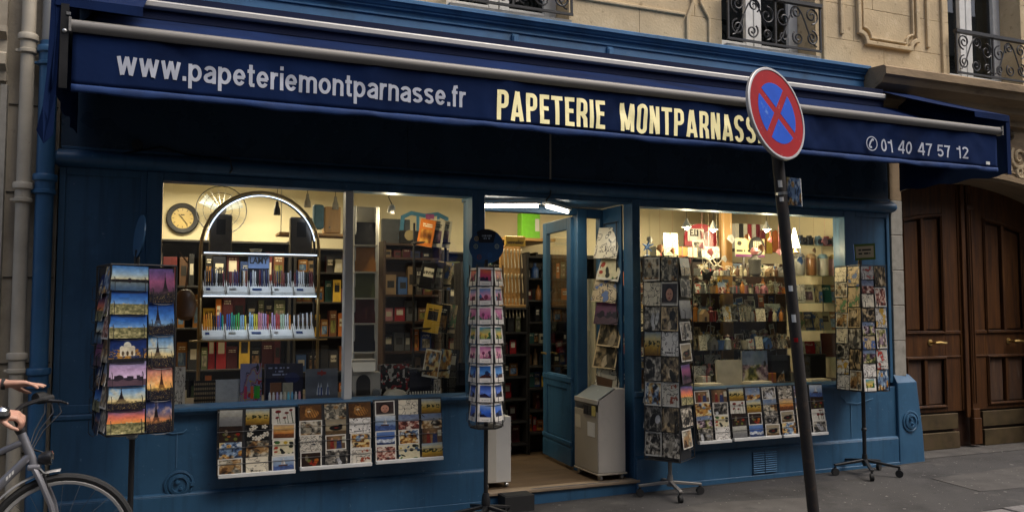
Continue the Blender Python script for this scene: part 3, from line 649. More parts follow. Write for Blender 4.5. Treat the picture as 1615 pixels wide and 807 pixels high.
# sunken panel with scooped corners between the two right-hand windows
def frame_path(x0, x1, z0, z1, r, n=6):
    p = [(x0, z1), (x0, z0 + r)] + arc((x0, z0), r, 90, 0, n)[1:-1] + [(x0 + r, z0), (x1 - r, z0)] + arc((x1, z0), r, 180, 90, n)[1:-1] + [(x1, z0 + r), (x1, z1)]
    return p
mould(MB().ribbon(frame_path(6.44, 7.24, 4.23, 5.6, .10), .045, .050, .042))
mould(MB().ribbon(frame_path(6.50, 7.18, 4.285, 5.6, .10), .022, .058, .034))
for xx_ in (5.99, 6.22, 7.40, 7.62):
    mould(MB().box(xx_ - .022, xx_ + .022, .062, .092, 4.28 if xx_ in (6.22, 7.40) else 3.92, 5.6))
mould(MB().ribbon([(4.44, 5.6), (4.44, 4.34), (4.38, 4.20), (4.38, 3.95)], .035, .062, .030)); mould(MB().ribbon([(4.53, 5.6), (4.53, 4.36), (4.62, 4.22), (4.62, 3.95)], .025, .068, .024))
mould(MB().box(3.22, 4.36, .072, .092, 4.215, 4.245))
# casement windows with white frames
for wi, (a, b) in enumerate(((2.06, 3.17), (4.77, 5.89), (7.72, 8.85))):
    fr = MB(); y0, y1 = .34, .40
    fr.box(a, a + .06, y0, y1, 4.0, 6.2); fr.box(b - .06, b, y0, y1, 4.0, 6.2); fr.box(a + .06, b - .06, y0, y1, 4.0, 4.07); c = (a + b) / 2
    for s_ in (-1, 1): fr.box(c + s_ * .05 - .045, c + s_ * .05 + .045, y0 - .012, y1 - .004, 4.07, 6.2)
    fr.box(a + .06, a + .12, y0 - .01, y1 - .004, 4.07, 6.2); fr.box(b - .12, b - .06, y0 - .01, y1 - .004, 4.07, 6.2)
    fr.box(a + .12, c - .096, y0 - .009, y1 - .005, 4.07, 4.14); fr.box(c + .096, b - .12, y0 - .009, y1 - .005, 4.07, 4.14)
    w = obj('window', fr, 'white_paint', BL, bevel=.004)
    for s_ in ((a + .12, c - .096), (c + .096, b - .12)): obj('pane', MB().box(s_[0], s_[1], .372, .378, 4.14, 6.2), 'dark_glass', w)
    cu = MB(); pts = [(a + .12 + (b - a - .24) * i / 40, .46 + .018 * math.sin(i * 1.9)) for i in range(41)]
    cu.add([(x, y, zz) for zz in (4.08, 6.2) for x, y in pts], [(i, i + 1, 42 + i, 41 + i) for i in range(40)])
    obj('curtain', cu, 'jacket' if wi != 2 else 'stone_grey', w)
    obj('sill', MB().box(a + .002, b - .002, .02, .34, 3.965, 4.0), 'stone_grey', w, bevel=.006)
    # wrought-iron guard
    rl = MB(); rl.box(a - .0, b, -.015, .035, 4.47, 4.505); rl.box(a, b, .0, .02, 4.03, 4.05)
    for xb in (a + .012, b - .012, (a + b) / 2): rl.box(xb - .009, xb + .009, .001, .019, 4.05, 4.47)
    rail = obj('railing', rl, 'iron', BL)
    def spiral(cx, cz, r, a0, turns, sg, y=.01):
        return [(cx + r * (1 - .85 * t) * math.cos(a0 + sg * t * turns * 6.283), y, cz + r * (1 - .85 * t) * math.sin(a0 + sg * t * turns * 6.283)) for t in [i / 26 for i in range(27)]]
    hw = (b - a) / 2
    for s_ in (-1, 1):
        cc = (a + b) / 2
        for (dx, dz, r, a0, tn, sg) in ((.44, .34, .085, -1.5, 1.7, 1), (.44, .12, .075, 1.5, 1.7, -1), (.25, .35, .07, -2.2, 1.6, -1), (.27, .10, .07, 2.2, 1.6, 1), (.10, .27, .09, 1.57, 1.4, 1), (.10, .09, .055, -1.57, 1.5, -1)):
            obj('scroll', MB().tube([(cc + s_ * (p[0]), p[1], p[2]) for p in spiral(dx, 4.04 + dz, r, a0, tn, sg)], .0085, 5), 'iron', rail)
        path = [(cc + s_ * (.50 - .48 * t), .01, 4.08 + .36 * (.5 - .5 * math.cos(t * 6.283)) ) for t in [i / 20 for i in range(21)]]
        obj('scroll', MB().tube(path, .008, 5), 'iron', rail)
# portal to the right: jamb, segmental arch, cornice, carving
AX, AR = 8.05, 3.75
def arch_z(x): return 2.905 - (AR - math.sqrt(AR * AR - (x - AX) ** 2))
m = MB(); xs = [6.88 + (9.22 - 6.88) * i / 24 for i in range(25)]
m.prism([(x, 0, arch_z(x)) for x in xs] + [(9.22, 0, 3.52), (6.88, 0, 3.52)], (0, .5, 0))
m.box(9.22, 13, 0, .5, -.2, 3.52); m.box(6.72, 6.879, .004, .5, 2.62, 3.52)
m.ribbon([(x, arch_z(x) + .05) for x in xs], .06, -.022, .02); m.ribbon([(x, arch_z(x) + .125) for x in xs], .02, -.012, .011)
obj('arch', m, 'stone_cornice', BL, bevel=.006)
for i in range(5):
    z0 = .86 + i * .352; obj('stone', MB().box(6.722, 6.878, .0 - rs.uniform(0, .003), .42, z0 + .002, z0 + .350), 'stone_grey', BL, bevel=.005)
m = MB(); prof = [(.1, 3.50), (-.06, 3.50), (-.08, 3.56), (-.17, 3.60), (-.19, 3.66), (-.30, 3.71), (-.33, 3.76), (-.36, 3.78), (-.36, 3.85), (-.33, 3.87), (.1, 3.90)]
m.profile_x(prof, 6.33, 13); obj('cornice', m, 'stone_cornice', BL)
cv = MB()
for (cx, cz, r, a0, tn, sg) in ((8.62, 3.18, .14, 2.4, 1.6, 1), (8.62, 3.02, .07, 0, 1.5, -1), (8.85, 3.2, .15, .5, 1.5, -1), (8.44, 3.06, .06, 2, 1.4, 1), (8.95, 3.0, .1, .5, 1.5, 1), (8.38, 3.3, .07, 1, 1.4, -1)):
    cv.tube([(p[0], -.004, p[2]) for p in spiral(cx, cz, r, a0, tn, sg)], [.026 - .014 * i / 26 for i in range(27)], 6)
obj('carving', cv, 'stone', BL, smooth=True)
obj('rosette', MB().lathe([(.055, 0), (.058, .012), (.045, .018), (.036, .014), (.034, .03), (.02, .042), (0, .045)], (8.49, .0, 3.42), 18, (0, -1, 0)), 'brass_old', BL, smooth=True)

# ---------------------------------------------------------------- neighbour on the left, gutters
NB = root('neighbour_wall', (-1.8, -.02, 0), 'beige rendered wall of the neighbouring house left of the drainpipes', 'wall')
m = MB().box(-3.2, -1.0, -.02, .6, -.1, 9); m.box(-1.0, -.68, .03, .6, -.1, 9); obj('render', m, 'render_beige', NB)
m = MB().box(-1.02, -.985, -.03, .03, -.1, 3.0); obj('edge_strip', m, 'stone_grey', NB)
m = MB(); m.profile_x([(0, 3.02), (-.04, 3.02), (-.05, 3.08), (-.09, 3.12), (-.09, 3.19), (-.05, 3.21), (-.05, 3.29), (-.10, 3.33), (-.10, 3.37), (0, 3.38)], -3.2, -.99); obj('string_course', m, 'render_beige', NB)
for zz in (.6, 1.18, 1.74, 2.3, 2.88): obj('joint', MB().box(-.98, -.69, .022, .029, zz, zz + .006), 'crack', NB)
def downpipe(name, x, y, r, mat, zc, top, label, zt=None):
    t = root(name, (x, y, ground_z(x)), label, 'drainpipe')
    obj('pipe', MB().cyl((x, y, ground_z(x)), (x, y, top), r, n=20), mat, t, smooth=True)
    for z0 in zc:
        p = [(r + .001, z0), (r + .014, z0 + .01), (r + .014, z0 + .03), (r + .006, z0 + .035), (r + .006, z0 + .085), (r + .018, z0 + .095), (r + .02, z0 + .125), (r + .015, z0 + .135), (r + .001, z0 + .137)]
        c = obj('collar', MB().lathe(p, (x, y, 0), 20), mat, t, smooth=True)
        obj('bracket', MB().box(x - r - .03, x - r + .01, y - .012, y + .012, z0 + .012, z0 + .03).box(x - .015, x + .015, y, .03, z0 + .013, z0 + .029), mat, c, bevel=.003)
    return t
downpipe('drainpipe', -.868, -.07, .042, 'pipe_beige', (1.12, 2.22, 3.2), 8.8, 'beige cast iron drainpipe at the far left against the rendered wall')
bp_ = downpipe('drainpipe', -.745, -.07, .054, 'pipe_blue', (1.02, 2.28, 3.13), 3.30, 'blue painted drainpipe between the beige pipe and the shopfront')
obj('upper_pipe', MB().cyl((-.745, -.07, 3.30), (-.745, -.07, 8.8), .047, n=20), 'pipe_zinc', bp_, smooth=True)

# ---------------------------------------------------------------- the blue shopfront
SF = root('shopfront', (3, 0, 0), 'blue painted wooden shopfront with two display windows and central doorway', 'shopfront')
def pilaster(x0, x1, z0, z1, name='pilaster'):
    m = MB().box(x0, x1, .016, .22, z0, z1)
    m.box(x0, x0 + .04, 0, .016, z0, z1).box(x1 - .04, x1, 0, .016, z0, z1).box(x0 + .04, x1 - .04, .001, .016, z1 - .05, z1).box(x0 + .04, x1 - .04, .001, .016, z0, z0 + .06)
    return obj(name, m, 'paint', SF, bevel=.004)
pilaster(-.67, -.13, .84, 2.485)
pilaster(6.22, 6.70, .80, 2.485)
m = MB()
m.box(-.13, -.03, -.018, .14, .86, 2.485).box(2.25, 2.36, -.018, .14, .86, 2.485)
m.box(-.03, 2.25, -.012, .12, 2.425, 2.485)
m.box(3.72, 3.80, -.018, .14, .0, 2.485).box(6.10, 6.22, -.018, .14, .82, 2.485).box(3.80, 6.10, -.012, .12, 2.42, 2.485)
m.box(2.36, 3.72, -.010, .12, 2.445, 2.485)
obj('window_frame', m, 'paint', SF, bevel=.004)
obj('mullion', MB().box(1.245, 1.305, .0, .10, .86, 2.425), 'offwhite', SF, bevel=.005)
for a, b, z0, z1 in ((-.03, 1.245, .86, 2.425), (1.305, 2.25, .86, 2.425), (3.80, 6.10, .83, 2.42)):
    obj('pane', MB().box(a, b, .055, .061, z0, z1), 'glass', SF)
# half-round beam
pr = [(.05, 2.487), (-.03, 2.487)] + [(-.03 - .055 * math.cos(R(a)), 2.542 + .05 * math.sin(R(a))) for a in range(-80, 81, 20)] + [(-.03, 2.600), (.05, 2.600)]
m = MB(); m.profile_x(pr, -.68, 6.71); m.lathe([(.05, 0), (.045, .02), (.03, .04), (0, .05)], (-.68, -.03, 2.54), 14, (-1, 0, 0)); m.lathe([(.05, 0), (.045, .02), (.03, .04), (0, .05)], (6.71, -.03, 2.54), 14, (1, 0, 0))
obj('beam', m, 'paint', SF, smooth=True)
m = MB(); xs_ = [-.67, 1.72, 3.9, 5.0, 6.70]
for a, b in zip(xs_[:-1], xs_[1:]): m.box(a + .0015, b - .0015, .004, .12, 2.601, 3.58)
obj('fascia', m, 'paint_shaded', SF)
obj('fascia_seam', MB().box(-.66, 6.70, -.012, .003, 2.604, 2.625), 'paint', SF, bevel=.003)
# cornice
prof = [(.1, 3.58), (-.03, 3.58), (-.035, 3.655), (-.085, 3.662), (-.080, 3.775), (-.094, 3.780), (-.094, 3.792), (-.086, 3.797), (-.092, 3.822), (-.112, 3.832), (-.114, 3.842), (-.125, 3.850), (-.140, 3.872), (-.150, 3.878), (-.150, 3.905), (-.14, 3.912), (.1, 3.925)]
obj('cornice', MB().profile_x(prof, -.70, 6.36), 'paint_cornice', SF)
for xb in (2.56, 3.44): obj('bracket', MB().box(xb, xb + .06, -.105, -.081, 3.67, 3.765).box(xb + .01, xb + .05, -.114, -.1055, 3.685, 3.75), 'paint_cornice', SF, bevel=.006)
# plinths
def plinth(x0, x1, zs):
    m = MB().box(x0, x1, -.020, .14, -.2, zs); m.box(x0, x1, -.046, -.0202, -.2, .262); m.profile_x([(-.0205, .2625), (-.046, .2625), (-.040, .275), (-.0205, .285)], x0, x1); m.box(x0, x1, -.058, -.0462, -.2, .035)
    obj('plinth', m, 'paint', SF, bevel=.003)
plinth(-.67, 2.355, .80); plinth(3.725, 6.70, .765)
def sill(x0, x1, zt):
    m = MB(); m.profile_x([(.14, zt - .06), (-.03, zt - .06), (-.035, zt - .045), (-.075, zt - .04), (-.09, zt - .025), (-.09, zt - .008), (-.08, zt), (.14, zt + .004)], x0, x1)
    obj('sill', m, 'paint', SF, smooth=False)
sill(-.12, 2.345, .86); sill(3.81, 6.24, .825)
obj('base_cap', MB().box(-.668, -.12, -.03, .02, .80, .84), 'paint', SF, bevel=.01)
obj('base_cap', MB().box(3.724, 3.808, -.032, .02, .775, .83), 'paint', SF, bevel=.01)
# round iron anchor plates and louvre
def plate(x, y, z, r, name='wall_plate'):
    m = MB().lathe([(r, 0), (r, .012), (r * .86, .016), (r * .8, .008), (r * .74, .008), (r * .7, .02), (r * .5, .024), (r * .46, .012), (0, .012)], (x, y, z), 26, (0, -1, 0))
    m.lathe([(.018, .012), (.014, .03), (0, .032)], (x - .012, y, z + .02), 8, (0, -1, 0)); m.lathe([(.014, .012), (.01, .028), (0, .03)], (x + .012, y, z - .025), 8, (0, -1, 0)); m.box(x + r * .72, x + r * 1.0, y - .024, y, z - .012, z + .012)
    obj(name, m, 'paint', SF, smooth=True)
plate(.12, -.0205, .335, .098)
for c in range(2):
    vx = 4.93 + c * .135
    f_ = obj('vent', MB().box(vx, vx + .125, -.052, -.0465, .045, .245), 'paint_shaded', SF)
    for k in range(10): obj('slat', MB().add([(vx, -.053, .05 + k * .0195), (vx + .125, -.053, .05 + k * .0195), (vx + .125, -.066, .058 + k * .0195), (vx, -.066, .058 + k * .0195), (vx, -.053, .064 + k * .0195), (vx + .125, -.053, .064 + k * .0195)], [(0, 1, 2, 3), (3, 2, 5, 4)]), 'paint_edge', f_)
# stone foot at the right end, painted along
m = MB(); m.add([(6.702, -.055, -.1), (7.07, -.03, -.1), (7.07, .45, -.1), (6.702, .45, -.1), (6.702, -.052, .30), (7.045, -.03, .30), (7.06, .45, .3), (6.702, .45, .3), (6.702, -.045, .80), (6.985, -.025, .80), (7.0, .45, .8), (6.702, .45, .8), (6.702, .0, .88), (6.93, .02, .875), (6.93, .45, .88), (6.702, .45, .88)],
    [(0, 1, 5, 4), (1, 2, 6, 5), (4, 5, 9, 8), (5, 6, 10, 9), (8, 9, 13, 12), (9, 10, 14, 13), (12, 13, 14, 15), (3, 0, 4, 7), (7, 4, 8, 11), (11, 8, 12, 15)])
obj('stone_foot', m, 'paint', SF, bevel=.012, seg=2)
plate(6.86, -.044, .42, .105)
# cables and little fittings on the fascia
m = MB().tube([(-.28, -.01, 2.60), (-.2, -.012, 2.62), (-.05, -.015, 2.66), (0.02, -.02, 2.64), (.12, -.02, 2.615), (.25, -.02, 2.61), (.4, -.09, 2.60), (.42, -.09, 2.52), (.40, -.08, 2.49)], .006, 5); obj('cable', m, 'black_metal', SF)
obj('junction_box', MB().cyl((-.2, .003, 2.66), (-.2, -.05, 2.66), .035, n=14), 'black_metal', SF)
obj('conduit', MB().cyl((2.92, -.06, 2.60), (2.92, -.06, 3.02), .0075, n=6), 'pipe_beige', SF)
obj('cable', MB().tube([(2.92, -.06, 2.60), (2.915, -.07, 2.54), (2.92, -.06, 2.47), (2.90, -.02, 2.43), (2.91, .0, 2.42)], .007, 5), 'black_metal', SF)
m = MB().tube([(.02, -.03, .70), (.07, -.03, .685), (.14, -.03, .69), (.16, -.03, .71)], .004, 4).tube([(.10, -.026, .69), (.10, -.024, .45)], .003, 4); obj('cable', m, 'paint_edge', SF)
m = MB().tube([(6.0, -.024, .70), (6.06, -.03, .64), (6.2, -.03, .62), (6.4, -.026, .66)], .004, 4).tube([(6.12, -.024, .62), (6.12, -.024, .3)], .003, 4); obj('cable', m, 'paint_edge', SF)
# doorway: returns, soffit, frame, step
obj('return_panel', MB().box(3.70, 3.718, .14, .52, .09, 2.443), 'paint', SF); obj('return_panel', MB().box(2.362, 2.38, .14, .52, .09, 2.443), 'paint', SF)
m = MB().box(3.43, 3.53, .46, .56, .09, 2.44).box(3.53, 3.70, .47, .55, .09, .55).box(3.53, 3.70, .47, .55, 2.36, 2.44).box(3.665, 3.70, .47, .55, .55, 2.36).box(2.38, 2.43, .46, .56, .09, 2.44).box(2.43, 3.43, .46, .56, 2.38, 2.44)
obj('door_frame', m, 'paint', SF, bevel=.004)
obj('pane', MB().box(3.53, 3.665, .505, .511, .55, 2.36), 'glass', SF)
obj('soffit', MB().box(2.36, 3.72, .12, .56, 2.45, 2.48), 'paint', SF)
m = MB().box(2.36, 3.74, -.028, .3, -.2, .062); obj('step', m, 'paint', SF)
obj('step_nosing', MB().box(2.36, 3.76, -.05, .06, .0625, .092), 'step_edge', SF, bevel=.006)
obj('threshold_strip', MB().box(2.75, 3.55, -.046, -.036, .0922, .0965), 'alu_old', SF)

# glazed door leaf, standing open inwards
hx, hy = 3.425, .54
DL = root('door_leaf', (hx, hy, .1), 'blue glazed door leaf standing open into the shop', 'door')
ang = R(94)
TM = Matrix.Translation((hx, hy, 0)) @ Matrix.Rotation(-ang, 4, 'Z') @ Matrix.Rotation(R(180), 4, 'Z')   # local x runs from hinge to free edge
W_ = .72
m = MB(TM); m.box(0, .10, -.022, .022, .12, 2.37).box(W_ - .10, W_, -.022, .022, .12, 2.37).box(.10, W_ - .10, -.022, .022, 2.26, 2.37).box(.10, W_ - .10, -.022, .022, .80, .92).box(.10, W_ - .10, -.022, .022, .12, .34).box(.10, W_ - .10, -.010, .010, .34, .80)
obj('leaf_frame', m, 'paint', DL, bevel=.004)
for q in ((.034, .30, .34), (.030, .86, .91), (.028, .12, .28)): obj('leaf_rail', MB(TM).box(.0, W_, -q[0], q[0], q[1], q[2]), 'paint', DL, bevel=.006)
obj('pane', MB(TM).box(.10, W_ - .10, -.003, .003, .92, 2.26), 'glass', DL)
obj('handle', MB(TM).cyl((W_ - .05, -.06, 1.1), (W_ - .05, .06, 1.1), .01, n=8).cyl((W_ - .05, -.055, 1.1), (W_ - .17, -.055, 1.1), .009, n=8).cyl((W_ - .05, .055, 1.1), (W_ - .17, .055, 1.1), .009, n=8), 'brass', DL)
for zz in (.4, 1.25, 2.1): obj('hinge', MB(TM).cyl((-.008, -.03, zz), (-.008, -.03, zz + .09), .009, n=8), 'steel', DL)

# ---------------------------------------------------------------- carriage door
CDo = root('carriage_door', (8.1, .4, 0), 'tall arched brown oak carriage door with brass handles and kick plates', 'door')
obj('door_back', MB().box(6.9, 9.25, .40, .46, -.1, 3.1), 'oak_dark', CDo)
obj('door_stone_sill', MB().box(6.9, 9.2, .05, .5, -.1, .028), 'asphalt_old', CDo, bevel=.008)
for side in (0, 1):
    x0, x1 = ((6.95, 8.07), (8.29, 9.41))[side]
    m = MB(); y0 = .36
    for a, b in ((x0, x0 + .30), (x1 - .22, x1)): m.box(a, b, y0, .40, .42, 3.05)
    if side: m = MB(); [m.box(a, b, y0, .40, .42, 3.05) for a, b in ((x0, x0 + .18), (x1 - .30, x1))]
    a, b = (x0 + .30, x1 - .22) if not side else (x0 + .18, x1 - .30)
    m.box(a, b, y0, .40, 1.02, 1.25).box(a, b, y0, .40, .42, .46)
    m.prism([(a + (b - a) * i / 10, y0, arch_z(a + (b - a) * i / 10) - .33) for i in range(11)] + [(b, y0, 3.05), (a, y0, 3.05)], (0, .04, 0))
    leaf = obj('leaf', m, 'oak', CDo, bevel=.003)
    mid = (a + b) / 2
    for lo, hi in ((a, mid), (mid, b)):
        n = 6; xs = [lo + .045 + (hi - lo - .09) * i / n for i in range(n + 1)]
        pm = MB().prism([(xs[0], .378, 1.30)] + [(x, .378, arch_z(x) - .385) for x in xs] + [(xs[-1], .378, 1.30)], (0, .02, 0))
        obj('panel', pm, 'oak', leaf, bevel=.012, seg=2)
        obj('panel', MB().box(lo + .045, hi - .045, .378, .398, .50, .98), 'oak_worn', leaf, bevel=.012, seg=2)
    mm = MB()
    for (bx0, bx1, bz0, arch_) in ((a, b, 1.25, True), (a, b, .46, False)):
        zt = 1.02
        if arch_:
            path = [(bx0 + .02, 1.27)] + [(bx0 + .02 + (bx1 - bx0 - .04) * i / 8, arch_z(bx0 + .02 + (bx1 - bx0 - .04) * i / 8) - .35) for i in range(9)] + [(bx1 - .02, 1.27)]
        else: path = [(bx0 + .02, .48), (bx0 + .02, 1.0), (bx1 - .02, 1.0), (bx1 - .02, .48)]
        obj('moulding', MB().ribbon(path, .035, .345, .02, closed=True), 'oak', leaf, bevel=.004); obj('bead', MB().ribbon(path, .014, .335, .0105, closed=True), 'oak', leaf, bevel=.003)
    mm.box(mid - .022, mid + .022, .352, .4, 1.29, arch_z(mid) - .36); mm.box(mid - .022, mid + .022, .352, .4, .5, .98)
    mm.box(x0, x1, .345, .36, 1.255, 1.29).box(x0, x1, .348, .36, 1.0, 1.02)
    obj('rail', mm, 'oak', leaf, bevel=.004)
    k1 = (x0 + .0, x1 - .08) if not side else (x0 + .08, x1)
    obj('kick_plate', MB().box(k1[0], k1[1], .345, .40, .235, .40), 'brass_old', leaf, bevel=.004)
    obj('kick_plate', MB().box(k1[0], k1[1], .330, .40, .03, .205), 'brass_old', leaf, bevel=.004)
    hx_ = 7.69 if not side else 8.90
    hm = MB().cyl((hx_ - .07, .36, 1.165), (hx_ - .07, .28, 1.165), .012, n=10).tube([(hx_ - .075, .285, 1.165), (hx_ - .02, .275, 1.168), (hx_ + .05, .278, 1.16), (hx_ + .09, .285, 1.163)], [.014, .018, .015, .012], 8)
    hm.lathe([(.034, 0), (.034, .008), (.02, .014)], (hx_ - .07, .36, 1.165), 14, (0, -1, 0)).lathe([(.02, 0), (.02, .006), (0, .008)], (hx_ + .06, .36, 1.165), 12, (0, -1, 0))
    obj('handle', hm, 'brass', leaf, smooth=True)
m = MB().box(8.075, 8.285, .352, .40, .42, 3.05).box(8.105, 8.165, .325, .352, .35, 3.0).box(8.185, 8.265, .318, .352, .30, 2.9).box(8.20, 8.215, .308, .318, .5, 2.8).box(8.235, 8.25, .308, .318, .5, 2.8).box(8.175, 8.275, .305, .352, 2.62, 2.68).box(8.175, 8.275, .30, .352, .34, .44).box(8.165, 8.285, .29, .352, .06, .34)
obj('astragal', m, 'oak', CDo, bevel=.004)

# ---------------------------------------------------------------- awning
AW = root('awning', (3.1, -.2, 2.7), 'navy blue retractable awning with lettered valance over the shopfront', 'awning')
X0, X1 = -.50, 6.66
m = MB().box(X0, 6.36, -.29, -.09, 3.47, 3.64); obj('cassette', m, 'fabric_side', AW)
m = MB(); m.profile_x([(-.291, 3.59), (-.31, 3.592), (-.325, 3.58), (-.325, 3.545), (-.31, 3.53), (-.291, 3.53)], X0, 6.36); obj('cassette_trim', m, 'alu', AW, bevel=.003)
nx, ny = 120, 10; m = MB(); vs = []
for j in range(ny + 1):
    t = j / ny
    for i in range(nx + 1):
        x = X0 + .02 + (X1 - X0 - .04) * i / nx
        vs.append((x, -.27 - .975 * t, 3.475 - .385 * t - (.022 + .010 * math.sin(x * 1.3)) * math.sin(math.pi * t) + .006 * math.sin(x * 4.1 + t * 3) * math.sin(math.pi * t) + .003 * math.sin(x * 13 + 5 * t) * math.sin(math.pi * t)))
m.add(vs, [(j * (nx + 1) + i, (j + 1) * (nx + 1) + i, (j + 1) * (nx + 1) + i + 1, j * (nx + 1) + i + 1) for j in range(ny) for i in range(nx)])
cn = obj('canopy', m, 'fabric', AW, smooth=True); md = cn.modifiers.new('thick', 'SOLIDIFY'); md.thickness = .002; md.offset = -1
pr = [(-1.235, 3.035), (-1.262, 3.035), (-1.278, 3.05), (-1.285, 3.07), (-1.278, 3.092), (-1.262, 3.102), (-1.235, 3.104)]
obj('front_bar', MB().profile_x(pr, X0, X1), 'alu_old', AW, smooth=True)
obj('end_cap', MB().box(X1, X1 + .012, -1.288, -1.23, 3.03, 3.108), 'alu_old', AW); obj('end_cap', MB().box(X0 - .012, X0, -1.288, -1.23, 3.03, 3.108), 'alu_old', AW)
wr = random.Random(8); bumps = [(wr.uniform(-.4, 6.5), wr.uniform(2.72, 3.02), wr.uniform(.07, .28), wr.uniform(-1.2, 1.2), wr.uniform(-.010, .010)) for _ in range(120)]
def val_y(x, z):
    t = (3.04 - z) / .33; d = .004 * math.sin(x * 2.3) * t
    for bx_, bz, w, sl, a in bumps:
        u = (x - bx_) - sl * (z - bz); d += a * math.exp(-(u / (w * .35)) ** 2 - ((z - bz) / .12) ** 2)
    for xs0 in (-.1, 1.88, 2.83, 4.6): d += -.004 * math.exp(-((x - xs0) / .012) ** 2)
    return -1.248 + max(-.016, min(.018, d))
def valance(z0, z1, mat, name, out=0., nz=10, wob=0.):
    m = MB(); nx = 260; vs = []
    for j in range(nz + 1):
        zz = z1 + (z0 - z1) * j / nz
        for i in range(nx + 1):
            x = X0 + .005 + (X1 - X0 - .03) * i / nx
            vs.append((x, val_y(x, zz) - out - (wob * math.sin(math.pi * j / nz)), zz + wob * .9 * (math.sin(x * 7.1) + .6 * math.sin(x * 17 + 1)) * (j / nz)))
    m.add(vs, [(j * (nx + 1) + i, (j + 1) * (nx + 1) + i, (j + 1) * (nx + 1) + i + 1, j * (nx + 1) + i + 1) for j in range(nz) for i in range(nx)])
    o = obj(name, m, mat, AW, smooth=True); md = o.modifiers.new('thick', 'SOLIDIFY'); md.thickness = .002; md.offset = 0
    return o
VL = valance(2.748, 3.04, 'fabric', 'valance')
valance(2.708, 2.750, 'fabric_hem', 'hem', .003, 4, .006)
# fixed end hoods and side curtains
def hood(xa, xb, outer):
    m = MB(); n = 14; vs = []
    for i in range(n + 1):
        t = i / n; y = -.10 - 1.16 * t; zz = 3.70 - .485 * t - .012 * math.sin(math.pi * t)
        vs += [(xa, y, zz), (xb, y, zz)]
    vs += [(xa, -1.262, 3.215 - .045), (xb, -1.262, 3.215 - .055)]
    m.add(vs, [(2 * i, 2 * i + 1, 2 * i + 3, 2 * i + 2) for i in range(n + 1)])
    o = obj('end_hood', m, 'fabric', AW); o.modifiers.new('t', 'SOLIDIFY').thickness = .004
    sx = outer; m = MB(); zb = 2.705
    nn = 16; vs = []
    for i in range(nn + 1):
        t = i / nn; y = -.06 - 1.20 * t; ztop = 3.715 - .50 * t; zlow = zb + .012 * math.sin(i * 1.3)
        for j in range(7): vs.append((sx + .012 * math.sin(i * .9 + j * .4) * (j / 6), y, ztop + (zlow - ztop) * j / 6))
    m.add(vs, [(i * 7 + j, i * 7 + j + 1, (i + 1) * 7 + j + 1, (i + 1) * 7 + j) for i in range(nn) for j in range(6)])
    o = obj('side_curtain', m, 'fabric', AW, smooth=True); o.modifiers.new('t', 'SOLIDIFY').thickness = .004
    return o
hood(-.58, -.15, -.58); hood(6.36, 6.78, 6.78)
m = MB(); pts = [(-.602, 3.20), (-.606, 3.0), (-.612, 2.8), (-.625, 2.62), (-.655, 2.49), (-.62, 2.42), (-.575, 2.47), (-.565, 2.7), (-.556, 3.0), (-.552, 3.20)]
m.prism([(x, -1.258 + (.03 if z_ < 2.6 else 0), z_) for x, z_ in pts], (0, .006, 0)); obj('curtain_edge', m, 'fabric', AW)
m = MB().box(6.745, 6.79, -1.262, -1.255, 2.70, 3.215); obj('curtain_edge', m, 'fabric', AW)
for s_ in (.02, 2.2, 4.4, 6.3):
    obj('folding_arm', MB().tube([(s_, -.2, 3.42), (s_ + .35, -.72, 3.24), (s_ + .05, -1.235, 3.06)], .02, 8), 'black_metal', AW)
obj('end_bracket', MB().box(-.535, -.512, -1.26, -.3, 3.04, 3.12).box(-.553, -.513, -1.272, -1.262, 2.72, 3.18), 'black_metal', AW)
obj('bolt', MB().lathe([(.011, 0), (.011, .006), (.005, .008)], (-.532, -1.272, 3.03), 10, (0, -1, 0)), 'steel', AW); obj('bolt', MB().box(-.525, -.505, -1.279, -1.272, 3.12, 3.135), 'steel', AW)
